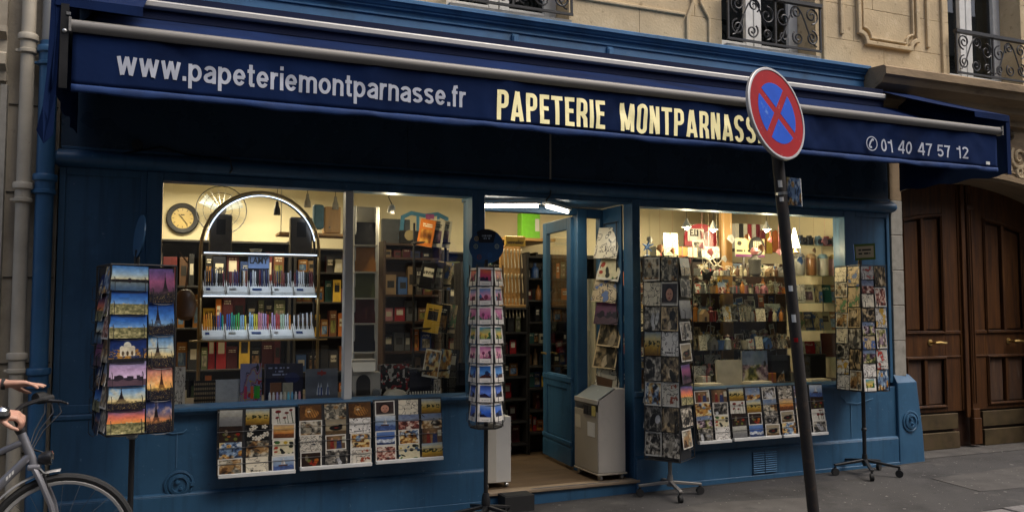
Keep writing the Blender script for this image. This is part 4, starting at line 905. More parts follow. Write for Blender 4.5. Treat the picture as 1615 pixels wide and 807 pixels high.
# lettering: website and phone in grey, the name in tall cream capitals
def grot(ch):      # bold grotesque: strokes in units of the x-height, stroke width .24
    s = .25; h = s / 2; xh = 1.0; cap = 1.38
    ring = lambda w: [arc((w / 2, .5), w / 2 - h, 0, 345, 22, .5 - h), 'c']
    if ch == 'w': return 1.32, [[(h * .9, 1), (.37, 0)], [(.66, 1), (.37, 0.02)], [(.66, 1), (.95, 0.02)], [(1.32 - h * .9, 1), (.95, 0)]]
    if ch == '.': return s, [[(h, 0), (h, s)]]
    if ch == 'p': return .92, [[(h, -.38), (h, 1)], ring(.92)]
    if ch == 'a': return .86, [[(.86 - h, 0)] + [(.86 - h, .5)] + arc((.43, .68), .43 - h, 0, 165, 8, .32 - h), [(.86 - h, .54), (.5, .56)] + arc((.36, .30), .36 - h, 100, 270, 8, .30 - h) + [(.5, h), (.86 - h, .26)]]
    if ch == 'e': return .88, [[(h, .5), (.88 - h * .6, .5)], arc((.44, .5), .44 - h, 0, 325, 20, .5 - h)]
    if ch == 't': return .52, [[(.24, 1.28), (.24, .2), (.30, h), (.52, h)], [(0, .9), (.52, .9)]]
    if ch == 'r': return .56, [[(h, 0), (h, 1)], [(h, .55), (.22, .82), (.36, .89), (.56, .89)]]
    if ch == 'i': return s, [[(h, 0), (h, 1)], [(h, 1.16), (h, 1.38)]]
    if ch == 'm': return 1.36, [[(h, 0), (h, 1)], [(h, .6)] + arc((.40, .68), .40 - h, 150, 0, 7, .32 - h) + [(.68, 0)], [(.68, .6)] + arc((.96, .68), .40 - h, 150, 0, 7, .32 - h) + [(1.24, 0)]]
    if ch == 'n': return .86, [[(h, 0), (h, 1)], [(h, .6)] + arc((.43, .66), .43 - h, 150, 0, 7, .34 - h) + [(.86 - h, 0)]]
    if ch == 'o': return .94, [ring(.94)]
    if ch == 's': return .82, [arc((.41, .735), .41 - h, 20, 180, 7, .265 - h) + [(.2, .58), (.6, .44)] + arc((.41, .28), .41 - h, 0, -165, 7, .28 - h)]
    if ch == 'f': return .52, [[(.22, 0), (.22, 1.05), (.28, 1.24), (.52, 1.27)], [(0, .9), (.5, .9)]]
    if ch == '0': return .86, [[arc((.43, cap / 2), .43 - h, 0, 345, 22, cap / 2 - h), 'c']]
    if ch == '1': return .60, [[(.60 - h, 0), (.60 - h, cap)], [(.04, 1.06), (.40, 1.09)]]
    if ch == '2': return .86, [arc((.43, .98), .43 - h, 165, -25, 10, .40 - h) + [(.40, .45), (.16, h), (.86, h)]]
    if ch == '4': return .88, [[(.66, 0), (.66, cap)], [(.62, cap), (.06, .42)], [(0, .40), (.88, .40)]]
    if ch == '5': return .86, [[(.80, cap - h), (.22, cap - h), (.16, .72)] + arc((.43, .46), .43 - h, 130, -155, 12, .46 - h)]
    if ch == '7': return .84, [[(0, cap - h), (.84 - h, cap - h), (.46, .7), (.30, 0)]]
    return .42, []
def grot_line(body, x0, width, z0, unit, name):
    gl = [grot(c) for c in body]; gap = .15; tot = sum(g[0] for g in gl) + gap * (len(body) - 1); kx = width / tot; x = x0
    for ch, (w, strokes) in zip(body, gl):
        if strokes:
            m = MB()
            for si, p in enumerate(strokes):
                cl = False
                if len(p) == 2 and p[1] == 'c': p = p[0]; cl = True
                m.ribbon(dense([(x + a * kx, z0 + b * unit) for a, b in p], cl), .19 * unit, lambda a, b, o=.0032 + .0004 * si: val_y(a, b) - o, .0015, closed=cl)
            obj(name, m, 'letter_grey', AW)
        x += (w + gap) * kx
grot_line('www.papeteriemontparnasse.fr', -.275, 2.035, 2.826, .103, 'letter')
grot_line('01 40 47 57 12', 5.305, .965, 2.798, .076, 'digit')
pm = MB(); cxp, czp = 5.185, 2.848
pm.T = Matrix.Translation((0, -.006, 0)); pm.ribbon([(cxp + .055 * math.cos(R(a)), czp + .055 * math.sin(R(a))) for a in range(0, 360, 15)], .007, -1.264, .003, closed=True)
pm.ribbon([(cxp - .02, czp - .034), (cxp - .026, czp - .015), (cxp - .014, czp + .012), (cxp + .004, czp + .034)], .013, -1.2645, .003)
pm.ribbon([(cxp - .02, czp - .032), (cxp - .003, czp - .028)], .016, -1.2655, .003); pm.ribbon([(cxp + .002, czp + .034), (cxp + .018, czp + .030)], .016, -1.2655, .003)
obj('telephone_symbol', pm, 'letter_grey', AW)
obj('maker_label', MB().box(6.47, 6.515, -1.270, -1.266, 2.765, 2.79), 'white_paint', AW)
# each glyph: strokes in a unit box (width w, height 1)
def glyph(ch):
    w = .36; s = .14; h = s / 2
    bowl = [(h, 1 - h), (w * .55, 1 - h)] + arc((w - h - .10, 1 - h - .13), .10, 80, 0, 4, .13) + [(w - h, .62)] + arc((w - h - .10, .60), .10, 0, -80, 4, .13) + [(w * .55, .47), (h, .47)]
    if ch == 'I': return s, [[(h, 0), (h, 1)]]
    if ch == 'T': return w, [[(w / 2, 0), (w / 2, 1 - s)], [(0, 1 - h), (w, 1 - h)]]
    if ch == 'E': return w * .86, [[(h, 0), (h, 1)], [(h, h), (w * .86, h)], [(h, 1 - h), (w * .86, 1 - h)], [(h, .53), (w * .78, .53)]]
    if ch == 'P': return w, [[(h, 0), (h, 1)], bowl]
    if ch == 'R': return w, [[(h, 0), (h, 1)], bowl, [(w * .55, .46), (w - h, .30), (w - h + .01, 0)]]
    if ch == 'A': return w * 1.12, [[(h * .9, 0), (w * .56 - .012, 1)], [(w * 1.12 - h * .9, 0), (w * .56 + .012, 1)], [(h * 1.6, .22), (w * 1.12 - h * 1.6, .22)]]
    if ch == 'M': return w * 1.32, [[(h, 0), (h, 1)], [(w * 1.32 - h, 0), (w * 1.32 - h, 1)], [(h + .01, 1), (w * .66, .06)], [(w * 1.32 - h - .01, 1), (w * .66, .06)]]
    if ch == 'N': return w, [[(h, 0), (h, 1)], [(w - h, 0), (w - h, 1)], [(h + .01, 1), (w - h - .01, 0)]]
    if ch == 'O':
        p = arc((w / 2, 1 - w / 2 + .0), w / 2 - h, 0, 180, 8, .14) + arc((w / 2, w / 2), w / 2 - h, 180, 360, 8, .14); return w, [[p, 'c']]
    if ch == 'S':
        p = arc((w / 2, .80), w / 2 - h, 0, 180, 7, .80 - .66 + .0) + [(h, .70), (w * .32, .56), (w * .68, .44), (w - h, .30)] + arc((w / 2, .20), w / 2 - h, 0, -180, 7, .14); return w, [p]
def sign_word(word, x0, width, z0, hgt):
    gl = [glyph(c) for c in word]; gap = .07; tot = sum(g[0] for g in gl) + gap * (len(word) - 1); kx = width / tot; x = x0
    for ch, (w, strokes) in zip(word, gl):
        m = MB()
        for si, p in enumerate(strokes):
            cl = False
            if len(p) == 2 and p[1] == 'c': p = p[0]; cl = True
            ww = .148 * hgt * (.92 if ch in 'MN' and si > 1 else 1)
            m.ribbon(dense([(x + a * kx, z0 + b * hgt) for a, b in p], cl), ww * .98, lambda a, b, o=.0036 + .0005 * si: val_y(a, b) - o, .0018, closed=cl)
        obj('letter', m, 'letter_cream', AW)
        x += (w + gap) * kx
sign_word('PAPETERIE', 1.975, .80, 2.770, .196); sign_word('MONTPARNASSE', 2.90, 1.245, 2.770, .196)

# ---------------------------------------------------------------- houses across the street
for i, (a, b, h, lab) in enumerate(((-34, -9, 11, 'pale house across the street on the left'), (-8.9, 12, 12, 'pale house across the street facing the shop'), (12.1, 40, 11.5, 'pale house across the street on the right'))):
    t = root('opposite_house', ((a + b) / 2, -13.5, 0), lab, 'building', 'houses across the street')
    obj('wall', MB().box(a, b, -20, -13, -.3, h), 'render_far', t)
    x = a + 1.2
    while x < b - 1.5:
        for zz in (.6, 3.9, 7.1):
            w = obj('window', MB().box(x, x + 1.1, -12.99, -12.97, zz, zz + 2.0), 'dark_wood', t)
        x += 2.6

# ---------------------------------------------------------------- postcard racks on the pavement
DESC = {'tower': 'dusk tower', 'pano': 'city panorama', 'pola': 'white-bordered colourful', 'bw': 'black and white', 'art': 'painted picture', 'line': 'line drawing', 'scene': 'illustrated', 'book': 'printed cover'}
ncard = [0]
def postcard(c, t, dist, ux, z, w, h, tl, label, group, lean=.10, yawj=0., name='postcard', rollj=0., cat='postcard', th=.003):
    t2 = t + yawj
    n = Vector((-math.sin(t), -math.cos(t), 0)); u = Vector((math.cos(t2), -math.sin(t2), 0)); n2 = Vector((-math.sin(t2), -math.cos(t2), 0))
    v = Vector((0, 0, math.cos(lean))) - n2 * math.sin(lean)
    if rollj: u, v = u * math.cos(rollj) + v * math.sin(rollj), v * math.cos(rollj) - u * math.sin(rollj)
    u0 = Vector((math.cos(t), -math.sin(t), 0))
    mid = Vector((c[0], c[1], 0)) + n * dist + u0 * ux
    o = Vector((mid.x, mid.y, z)) - u * w / 2
    ncard[0] += 1
    return obj(name, MB().card(o, u * w, v * h, tile(*tl), th), ['print', 'card_edge'], label=label, cat=cat, group=group)
def pocket(parent, c, t, dist, ux, z, w, h, proto={}):
    key = (round(w, 3), round(h, 3))
    if key not in proto:
        p = [(-w * .42, 0, h * .62), (-w * .42, -.018, h * .5), (-w * .42, -.018, -.004), (-w * .2, -.018, -.012), (w * .2, -.018, -.012), (w * .42, -.018, -.004), (w * .42, -.018, h * .5), (w * .42, 0, h * .62)]
        m = MB().tube(p, .0024, 4)
        o = obj('pocket', m, 'black_wire', parent, base=None); proto[key] = o
        # re-origin to the local frame
        for v_ in o.data.vertices: v_.co += BASE[parent.name]
        first = o
    else: first = None
    n = Vector((-math.sin(t), -math.cos(t), 0)); u = Vector((math.cos(t), -math.sin(t), 0)); pos = Vector((c[0], c[1], z)) + n * dist + u * ux
    if first is None:
        return share(proto[key], 'pocket', parent, pos, (0, 0, -t))
    first.location = pos - BASE[parent.name]; first.rotation_euler = (0, 0, -t); return first
def caster_base(T_, c, legs, r, ang0, mat, wheel_r=.035, hub_z=.10, drop=.0):
    zg = ground_z(c[0])
    obj('hub', MB().cyl((c[0], c[1], zg + hub_z - .03), (c[0], c[1], zg + hub_z + .06), .03, .022, 12), mat, T_, smooth=True)
    for k in range(legs):
        a = ang0 + 2 * math.pi * k / legs; d = Vector((math.cos(a), math.sin(a), 0)); p = Vector((c[0], c[1], zg + hub_z)); q = p + d * r + Vector((0, 0, wheel_r * 2 + .012 - hub_z + .012))
        perp = Vector((-d.y, d.x, 0)) * .016
        m = MB(); up = Vector((0, 0, .016)); dn = Vector((0, 0, -.010))
        m.add([p - perp + up, p + perp + up, q + perp + up * .6, q - perp + up * .6, p - perp + dn, p + perp + dn, q + perp + dn, q - perp + dn], [(0, 1, 2, 3), (7, 6, 5, 4), (0, 4, 5, 1), (1, 5, 6, 2), (2, 6, 7, 3), (3, 7, 4, 0)])
        lg = obj('leg', m, mat, T_, bevel=.003)
        w0 = Vector((q.x, q.y, ground_z(q.x) + wheel_r)) - d * .01
        cst = obj('castor', MB().cyl(w0 + perp * .9, w0 - perp * .9, wheel_r, n=14).box(w0.x - .008, w0.x + .008, w0.y - .008, w0.y + .008, w0.z, w0.z + wheel_r + .012), 'rubber', lg, smooth=True)

# --- left rack: large dusk and skyline cards
def left_rack():
    c = (-.165, -.62); t0 = R(-15); hw = .185; zb, zt = .80, 1.80
    TR = root('postcard_rack', (c[0], c[1], ground_z(c[0])), 'black wire rack of large skyline postcards left of the window', 'card rack', 'postcard racks on the pavement')
    obj('pole', MB().cyl((c[0], c[1], ground_z(c[0])), (c[0], c[1], 1.86), .017, n=12), 'black_metal', TR, smooth=True)
    obj('pole_collar', MB().lathe([(.02, 0), (.032, .01), (.032, .03), (.02, .045)], (c[0], c[1], .745), 12), 'steel', TR, smooth=True)
    caster_base(TR, c, 5, .30, .3, 'black_metal')
    for zz in (zb, zt, (zb + zt) / 2):
        cor = []
        for k in range(4):
            a = -t0 + R(45 + 90 * k); cor.append((c[0] + hw * 1.414 * math.cos(a), c[1] + hw * 1.414 * math.sin(a), zz))
        obj('hoop', MB().tube(cor, .006 if zz != (zb + zt) / 2 else .003, 5, closed=True), 'black_wire', TR)
    for k in range(4):
        a = -t0 + R(45 + 90 * k); obj('upright', MB().cyl((c[0] + hw * 1.414 * math.cos(a), c[1] + hw * 1.414 * math.sin(a), zb), (c[0] + hw * 1.414 * math.cos(a), c[1] + hw * 1.414 * math.sin(a), zt), .007, n=6), 'black_wire', TR)
        a2 = -t0 + R(90 * k); n = Vector((math.cos(a2), math.sin(a2), 0)); u = Vector((-n.y, n.x, 0)); p = Vector((c[0], c[1], 0)) + n * (hw - .012)
        pa, pb = p - u * hw * .96, p + u * hw * .96
        obj('backing', MB().add([(pa.x, pa.y, zb + .01), (pb.x, pb.y, zb + .01), (pb.x, pb.y, zt - .01), (pa.x, pa.y, zt - .01), (pa.x - n.x * .006, pa.y - n.y * .006, zb + .01), (pb.x - n.x * .006, pb.y - n.y * .006, zb + .01), (pb.x - n.x * .006, pb.y - n.y * .006, zt - .01), (pa.x - n.x * .006, pa.y - n.y * .006, zt - .01)], [(0, 1, 2, 3), (7, 6, 5, 4), (0, 4, 5, 1), (2, 6, 7, 3), (1, 5, 6, 2), (3, 7, 4, 0)]), 'black_wire', TR)
        if k in (0, 2): obj('spoke', MB().cyl((c[0] - n.x * hw, c[1] - n.y * hw, zb), (c[0] + n.x * hw, c[1] + n.y * hw, zb), .006, n=6), 'black_wire', TR)
    # round topper seen edge-on
    obj('topper', MB().lathe([(.135, -.004), (.135, .004), (0, .004)], (c[0] + .01, c[1], 1.985), 26, (math.cos(R(14)), math.sin(R(14)), -.10)), 'paint', TR, label='round blue topper turned edge-on')
    obj('topper_stem', MB().cyl((c[0], c[1], 1.85), (c[0], c[1], 1.90), .012, n=8), 'black_metal', TR)
    G_ = 'postcards in the left rack'
    L1 = [(('pano', 0), 'sunset over water'), (('pano', 1), 'pale rooftop panorama'), (('pano', 9), 'blue sky city'), (('pano', 2), 'floodlit domed church at night'), (('pano', 15), 'lilac riverside'), (('tower', 1), 'pale blue tower'), (('pano', 5), 'blue horizon')]
    rj = random.Random(4)
    for i, (tl, d) in enumerate(L1):
        z = zt - .155 - i * .1395; ux = -.083
        postcard(c, t0, hw + .012, ux, z, .208, .148, tl, f'{d} postcard, {ORD[i]} in the wide front column of the leftmost rack', G_, .10, rj.uniform(-.03, .03), rollj=rj.uniform(-.02, .02))
        pocket(TR, c, t0, hw + .012, ux, z, .2, .13)
    L2 = [(('tower', 2), 'purple dusk tower'), (('tower', 4), 'deep blue tower'), (('tower', 1), 'pale dusk iron tower'), (('tower', 3), 'orange sunset tower'), (('tower', 5), 'golden sunset street')]
    for i, (tl, d) in enumerate(L2):
        z = zt - .225 - i * .193; ux = .105
        postcard(c, t0, hw + .012, ux, z, .146, .205, tl, f'{d} postcard, {ORD[i]} in the narrow front column of the leftmost rack', G_, .10, rj.uniform(-.03, .03), rollj=rj.uniform(-.02, .02))
        pocket(TR, c, t0, hw + .012, ux, z, .14, .15)
    for i in range(7):
        z = zt - .20 - i * .135
        postcard(c, t0 + R(90), hw + .014, -.06, z, .2, .148, ('pano', i * 3 + 2), f'side-on postcard, {ORD[i]} on the rear of the left side of the leftmost rack', G_, .16, rj.uniform(-.1, .1))
        postcard(c, t0 + R(90), hw + .014, .115, z + .03, .13, .16, ('art', i * 5 + 1), f'side-on postcard, {ORD[i]} on the front of the left side of the leftmost rack', G_, .16, rj.uniform(-.1, .1))
        pocket(TR, c, t0 + R(90), hw + .014, -.06, z, .2, .13)
left_rack()
# --- slim six-sided tower by the door
def door_tower():
    c = (2.215, -.43); t0 = R(24); ap = .108; zb, zt = .69, 1.84; zg = ground_z(c[0])
    TR = root('postcard_tower', (c[0], c[1], zg), 'slim six-sided tower of white-bordered cards beside the shop door', 'card rack', 'postcard racks on the pavement')
    obj('pole', MB().cyl((c[0], c[1], zg + .05), (c[0], c[1], zt + .06), .016, n=12), 'black_metal', TR, smooth=True)
    caster_base(TR, c, 5, .25, .4, 'black_metal', .028, .12)
    obj('pole_sleeve', MB().lathe([(.03, 0), (.034, .02), (.03, .06), (.022, .09)], (c[0], c[1], zg + .13), 12), 'black_metal', TR, smooth=True)
    for zz in [zb - .008] + [zb + .141 * k for k in range(1, 9)]:
        cor = [(c[0] + ap * 1.155 * math.cos(-t0 - R(90) + R(30 + 60 * k)), c[1] + ap * 1.155 * math.sin(-t0 - R(90) + R(30 + 60 * k)), zz) for k in range(6)]
        obj('hoop', MB().tube(cor, .0028, 4, closed=True), 'black_wire', TR)
    obj('bottom_plate', MB().lathe([(0, 0), (ap * 1.12, 0), (ap * 1.12, .012), (0, .012)], (c[0], c[1], zb - .03), 6), 'black_metal', TR)
    for k in range(6):
        a = -t0 - R(90) + R(30 + 60 * k); obj('upright', MB().cyl((c[0] + ap * 1.155 * math.cos(a), c[1] + ap * 1.155 * math.sin(a), zb - .02), (c[0] + ap * 1.155 * math.cos(a), c[1] + ap * 1.155 * math.sin(a), zt + .02), .005, n=6), 'black_wire', TR)
    tt = R(20); n = Vector((-math.sin(tt), -math.cos(tt), 0)); u = Vector((math.cos(tt), -math.sin(tt), 0)); cc = Vector((c[0], c[1], 2.0)) + n * .01
    m = MB(); a_, b_, c2, d2 = tile('misc', 0); ring = [cc + u * .13 * math.cos(R(q)) + Vector((0, 0, .13 * math.sin(R(q)))) for q in range(0, 360, 12)]
    m.add(ring, [tuple(range(30))], 0, [[(a_ + (c2 - a_) * (.5 + .5 * math.cos(R(q))), b_ + (d2 - b_) * (.5 + .5 * math.sin(R(q)))) for q in range(0, 360, 12)]])
    m.add([p - n * .005 for p in ring] + ring, [tuple(range(29, -1, -1))] + [(i, (i + 1) % 30, 30 + (i + 1) % 30, 30 + i) for i in range(30)], 1)
    obj('topper', m, ['print', 'blue_sign'], TR, label='round navy topper printed with small figures')
    rj = random.Random(9)
    cols = [('left', 60), ('front', 0), ('right', -60)]
    for nm, da in cols:
        for i in range(8):
            z = zt - .135 - i * .141; k = {'front': i, 'left': i + 9, 'right': i + 18}[nm]
            postcard(c, t0 + R(da), ap + .010, 0, z, .112, .133, ('pola', k), f'white-bordered colour card, {ORD[i]} in the {nm} column of the slim tower', 'cards in the slim tower by the door', .07 if nm == 'front' else .12, rj.uniform(-.08, .08), rollj=rj.uniform(-.03, .03))
            pocket(TR, c, t0 + R(da), ap + .010, 0, z, .105, .10)
door_tower()
# --- tall rack in front of the right-hand window
def window_rack():
    c = (3.93, -.24); t0 = R(56); hw = .155; zb, zt = .29, 1.97; zg = ground_z(c[0])
    TR = root('postcard_rack', (c[0], c[1], zg), 'tall grey rack of black and white cards before the right-hand window', 'card rack', 'postcard racks on the pavement')
    obj('pole', MB().cyl((c[0], c[1], zg + .08), (c[0], c[1], zt), .017, n=12), 'alu_old', TR, smooth=True)
    caster_base(TR, c, 4, .27, R(-15), 'alu_old', .032, .11)
    for zz in (zb, zt):
        cor = [(c[0] + hw * 1.414 * math.cos(-t0 + R(45 + 90 * k)), c[1] + hw * 1.414 * math.sin(-t0 + R(45 + 90 * k)), zz) for k in range(4)]
        obj('hoop', MB().tube(cor, .004, 5, closed=True), 'black_wire', TR)
    for k in range(4):
        a = -t0 + R(45 + 90 * k); obj('upright', MB().cyl((c[0] + hw * 1.414 * math.cos(a), c[1] + hw * 1.414 * math.sin(a), zb), (c[0] + hw * 1.414 * math.cos(a), c[1] + hw * 1.414 * math.sin(a), zt), .005, n=6), 'black_wire', TR)
    obj('core', MB(Matrix.Translation((c[0], c[1], 0)) @ Matrix.Rotation(-t0, 4, 'Z')).box(-hw + .02, hw - .02, -hw + .02, hw - .02, zb, zt - .01), 'black_wire', TR)
    rj = random.Random(2)
    for col, ux in (('left front', -.078), ('middle front', .078)):
        for i in range(8):
            z = zt - .205 - i * .206
            kd = [('bw', i * 2 + (0 if ux < 0 else 17)), ('line', i + 3), ('bw', i * 3 + 5), ('scene', i * 3 + (1 if ux < 0 else 6))][(i + (0 if ux < 0 else 2)) % 4]; d = {'bw': 'black and white', 'line': 'pale drawing', 'scene': 'illustrated'}[kd[0]]
            if (i, ux < 0) in ((0, False), (5, True), (0, True), (7, True), (7, False)): kd = ('art', i * 3 + (2 if ux < 0 else 10)); d = 'colour'
            postcard(c, t0, hw + .008, ux, z, .148, .197, kd, f'{d} card, {ORD[i]} in the {col} column of the tall window rack', 'cards in the tall window rack', .06, rj.uniform(-.04, .04), rollj=rj.uniform(-.02, .02))
            pocket(TR, c, t0, hw + .008, ux, z, .14, .12)
    for i in range(9):
        z = zt - .17 - i * .178 + .01
        kd = (('bw', i * 5 + 3) if i % 2 else ('scene', i * 3 + 8)) if i < 5 and i else (('art', i) if i in (0, 7, 8) else ('pano', i * 2 + 1))
        postcard(c, t0 - R(90), hw + .010, 0, z, .20, .15, kd, f'slanting card, {ORD[i]} on the right side of the tall window rack', 'cards in the tall window rack', .12, rj.uniform(-.12, .12), rollj=rj.uniform(-.06, .03))
        pocket(TR, c, t0 - R(90), hw + .010, 0, z, .19, .12)
    for i in range(8):
        postcard(c, t0 + R(90), hw + .012, .09, zt - .19 - i * .206, .12, .18, ('line', i), f'edge-on card, {ORD[i]} on the left side of the tall window rack', 'cards in the tall window rack', .16, rj.uniform(-.1, .1))
window_rack()
# --- corner-on rack by the oak door
def right_rack():
    c = (6.03, -.27); hw = .16; zb, zt = .78, 1.93; zg = ground_z(c[0])
    TR = root('postcard_rack', (c[0], c[1], zg), 'black rack of small drawings and greeting cards near the oak door', 'card rack', 'postcard racks on the pavement')
    obj('pole', MB().cyl((c[0], c[1], zg + .08), (c[0], c[1], zt + .02), .018, n=12), 'black_metal', TR, smooth=True)
    obj('pole_collar', MB().lathe([(.019, 0), (.025, .005), (.025, .02), (.019, .03)], (c[0], c[1], .40), 12), 'black_metal', TR)
    caster_base(TR, c, 5, .30, R(20), 'black_metal', .034, .13)
    for zz in (zb, zt):
        cor = [(c[0] + hw * sx, c[1] + hw * sy, zz) for sx, sy in ((-1, -1), (1, -1), (1, 1), (-1, 1))]; obj('hoop', MB().tube(cor, .004, 5, closed=True), 'black_wire', TR)
    for sx, sy in ((-1, -1), (1, -1), (1, 1), (-1, 1)): obj('upright', MB().cyl((c[0] + hw * sx, c[1] + hw * sy, zb), (c[0] + hw * sx, c[1] + hw * sy, zt), .008 if (sx, sy) == (-1, -1) else .005, n=6), 'black_metal', TR)
    obj('core', MB().box(c[0] - hw + .02, c[0] + hw - .02, c[1] - hw + .02, c[1] + hw - .02, zb, zt - .01), 'black_wire', TR)
    tt = R(20); n = Vector((-math.sin(tt), -math.cos(tt), 0)); u = Vector((math.cos(tt), -math.sin(tt), 0)); o = Vector((c[0] - .06, c[1], zt + .05)) - u * .02 + n * .04
    obj('topper', MB().card(o, u * .20 + Vector((0, 0, .012)), Vector((-.006, 0, .15)), tile('misc', 2), .006), ['print', 'blue_sign'], TR, label='small green-bordered notice on top of the rack')
    obj('topper_stem', MB().box(c[0] - .02, c[0] + .02, c[1] - .004, c[1] + .004, zt - .005, zt + .06), 'brass_old', TR)
    rj = random.Random(6)
    specs = [('front left', 0, -.077, 9, .127, .145, .118, [('line', 1), ('art', 3), ('line', 8), ('bw', 1), ('art', 6), ('line', 11), ('art', 12), ('line', 2), ('pola', 3)]),
             ('front right', 0, .078, 6, .19, .125, .18, [('bw', 5), ('art', 11), ('line', 5), ('art', 14), ('line', 9), ('art', 1)]),
             ('side near', R(90), .077, 6, .19, .145, .18, [('line', 3), ('line', 7), ('bw', 9), ('bw', 4), ('bw', 13), ('art', 8)]),
             ('side far', R(90), -.078, 8, .143, .145, .135, [('line', 4), ('art', 2), ('line', 15), ('art', 8), ('line', 0), ('bw', 8), ('line', 13), ('line', 6)])]
    for nm, t, ux, cnt, pitch, w, h, tls in specs:
        for i in range(cnt):
            z = zt - .01 - h - i * pitch; tl = tls[i % len(tls)]
            postcard(c, t, hw + .008, ux, z, w, h, tl, f'{DESC[tl[0]]} card, {ORD[i]} in the {nm} column of the oak door rack', 'cards in the rack near the oak door', .07, rj.uniform(-.05, .05), rollj=rj.uniform(-.02, .02))
            pocket(TR, c, t, hw + .008, ux, z, .13, .10)
right_rack()
# --- card boards hung under the two windows
def board(x0, cols, ztop, where, idx, kinds, rowp=.108):
    cw = .178; x1 = x0 + cols * cw - .004; zb = ztop - .455
    TR = root('card_board', ((x0 + x1) / 2, -.12, zb), f'{NTH[idx]} hanging card board from the left under the {where} window', 'card rack', 'card boards under the windows')
    def yy_(z): return -.108 - .055 * (ztop - z) / .455
    m = MB().prism([(x0, yy_(zb), zb), (x1, yy_(zb), zb), (x1, yy_(ztop), ztop), (x0, yy_(ztop), ztop)], (0, .008, 0)); obj('back_board', m, 'black_wire', TR)
    obj('bottom_ledge', MB().box(x0 + .01, x1 - .005, yy_(zb) - .03, yy_(zb) + .006, zb - .004, zb + .022), 'white_paint', TR, bevel=.003)
    obj('hook', MB().cyl((x0 + .01, -.112, ztop - .02), (x0 + .01, -.075, ztop - .01), .006, n=6), 'steel', TR)
    for r_ in (1, 2, 3): obj('retaining_wire', MB().cyl((x0, yy_(ztop - r_ * rowp) - .022, ztop - r_ * rowp - .045), (x1, yy_(ztop - r_ * rowp) - .022, ztop - r_ * rowp - .045), .002, n=4), 'steel', TR)
    rj = random.Random(idx * 7 + len(where))
    for cc in range(cols):
        for r_ in range(4):
            z = ztop - .012 - .104 - r_ * rowp; tl = kinds[(cc + r_ * cols) % len(kinds)]
            xm = x0 + cw * (cc + .5)
            postcard((xm, yy_(z) - .006 - .0025 * r_), 0, .0, 0, z, .150 + rj.uniform(-.004, .012), .108, tl, f'{DESC[tl[0]]} card, {ORD[r_]} in {NTH[cc]} column of the {NTH[idx]} {where}-window board', f'cards under the {where} window', .12, 0, rollj=rj.uniform(-.03, .03))
a_ = lambda *k: [('art', q) for q in k]
board(.352, 3, .843, 'left', 0, [('scene', 0), ('scene', 10), ('scene', 2), ('scene', 11), ('scene', 1), ('scene', 3), ('art', 1), ('art', 16), ('scene', 13), ('art', 8), ('line', 0), ('scene', 4)])
board(.897, 3, .855, 'left', 1, [('scene', 5), ('art', 10), ('scene', 19), ('art', 2), ('scene', 6), ('line', 6), ('scene', 7), ('scene', 26), ('art', 5), ('scene', 25), ('bw', 2), ('scene', 21)])
board(1.440, 3, .862, 'left', 2, [('scene', 9), ('line', 4), ('scene', 10), ('scene', 18), ('art', 3), ('art', 24), ('scene', 8), ('art', 29), ('scene', 12), ('art', 11), ('scene', 27), ('scene', 24)])
board(4.255, 2, .83, 'right', 0, [('scene', 26), ('scene', 12), ('art', 13), ('bw', 6), ('art', 6), ('scene', 13), ('bw', 10), ('line', 14)])
board(4.617, 3, .835, 'right', 1, [('scene', 24), ('art', 21), ('bw', 12), ('scene', 2), ('scene', 10), ('art', 18), ('scene', 11), ('scene', 25), ('bw', 20), ('scene', 14), ('scene', 22), ('scene', 20)])
board(5.157, 3, .835, 'right', 2, [('art', 31), ('art', 12), ('scene', 18), ('scene', 17), ('art', 30), ('scene', 11), ('scene', 20), ('line', 8), ('scene', 16), ('art', 25), ('art', 14), ('bw', 30)])
# --- slanting poster rack on the doorway's right return
TR = root('poster_rack', (3.69, .3, .8), 'wire rack of slanting prints on the right side of the doorway', 'card rack')
for yv in (.20, .42): obj('upright', MB().cyl((3.685, yv, .75), (3.685, yv, 2.3), .005, n=6), 'black_wire', TR)
obj('top_bar', MB().cyl((3.685, .18, 2.3), (3.685, .44, 2.3), .004, n=6), 'black_wire', TR)
rj = random.Random(12)
pt = [(('line', 16), 'yellow drawing print'), (('scene', 13), 'cut-paper print'), (('line', 19), 'cream lettered sheet'), (('pano', 3), 'blue grey view print'), (('bw', 33), 'dark photograph print'), (('bw', 21), 'grey photograph print'), (('line', 12), 'pale sketch print')]
for i, (tl, d) in enumerate(pt):
    z = 1.98 - i * .195
    postcard((3.675, .30), R(64), .055, -.02 + .025 * math.sin(i * 2.1), z, .25, .29, tl, f'{d}, {ORD[i]} in the slanting rack beside the doorway', 'prints in the doorway rack', .26, rj.uniform(-.1, .1), name='art_print', rollj=-.10 + rj.uniform(-.05, .1), cat='print')
    obj('shelf_wire', MB().tube([(3.685, .18, z + .02), (3.60, .18, z), (3.60, .42, z), (3.685, .42, z + .02)], .003, 4), 'black_wire', TR)

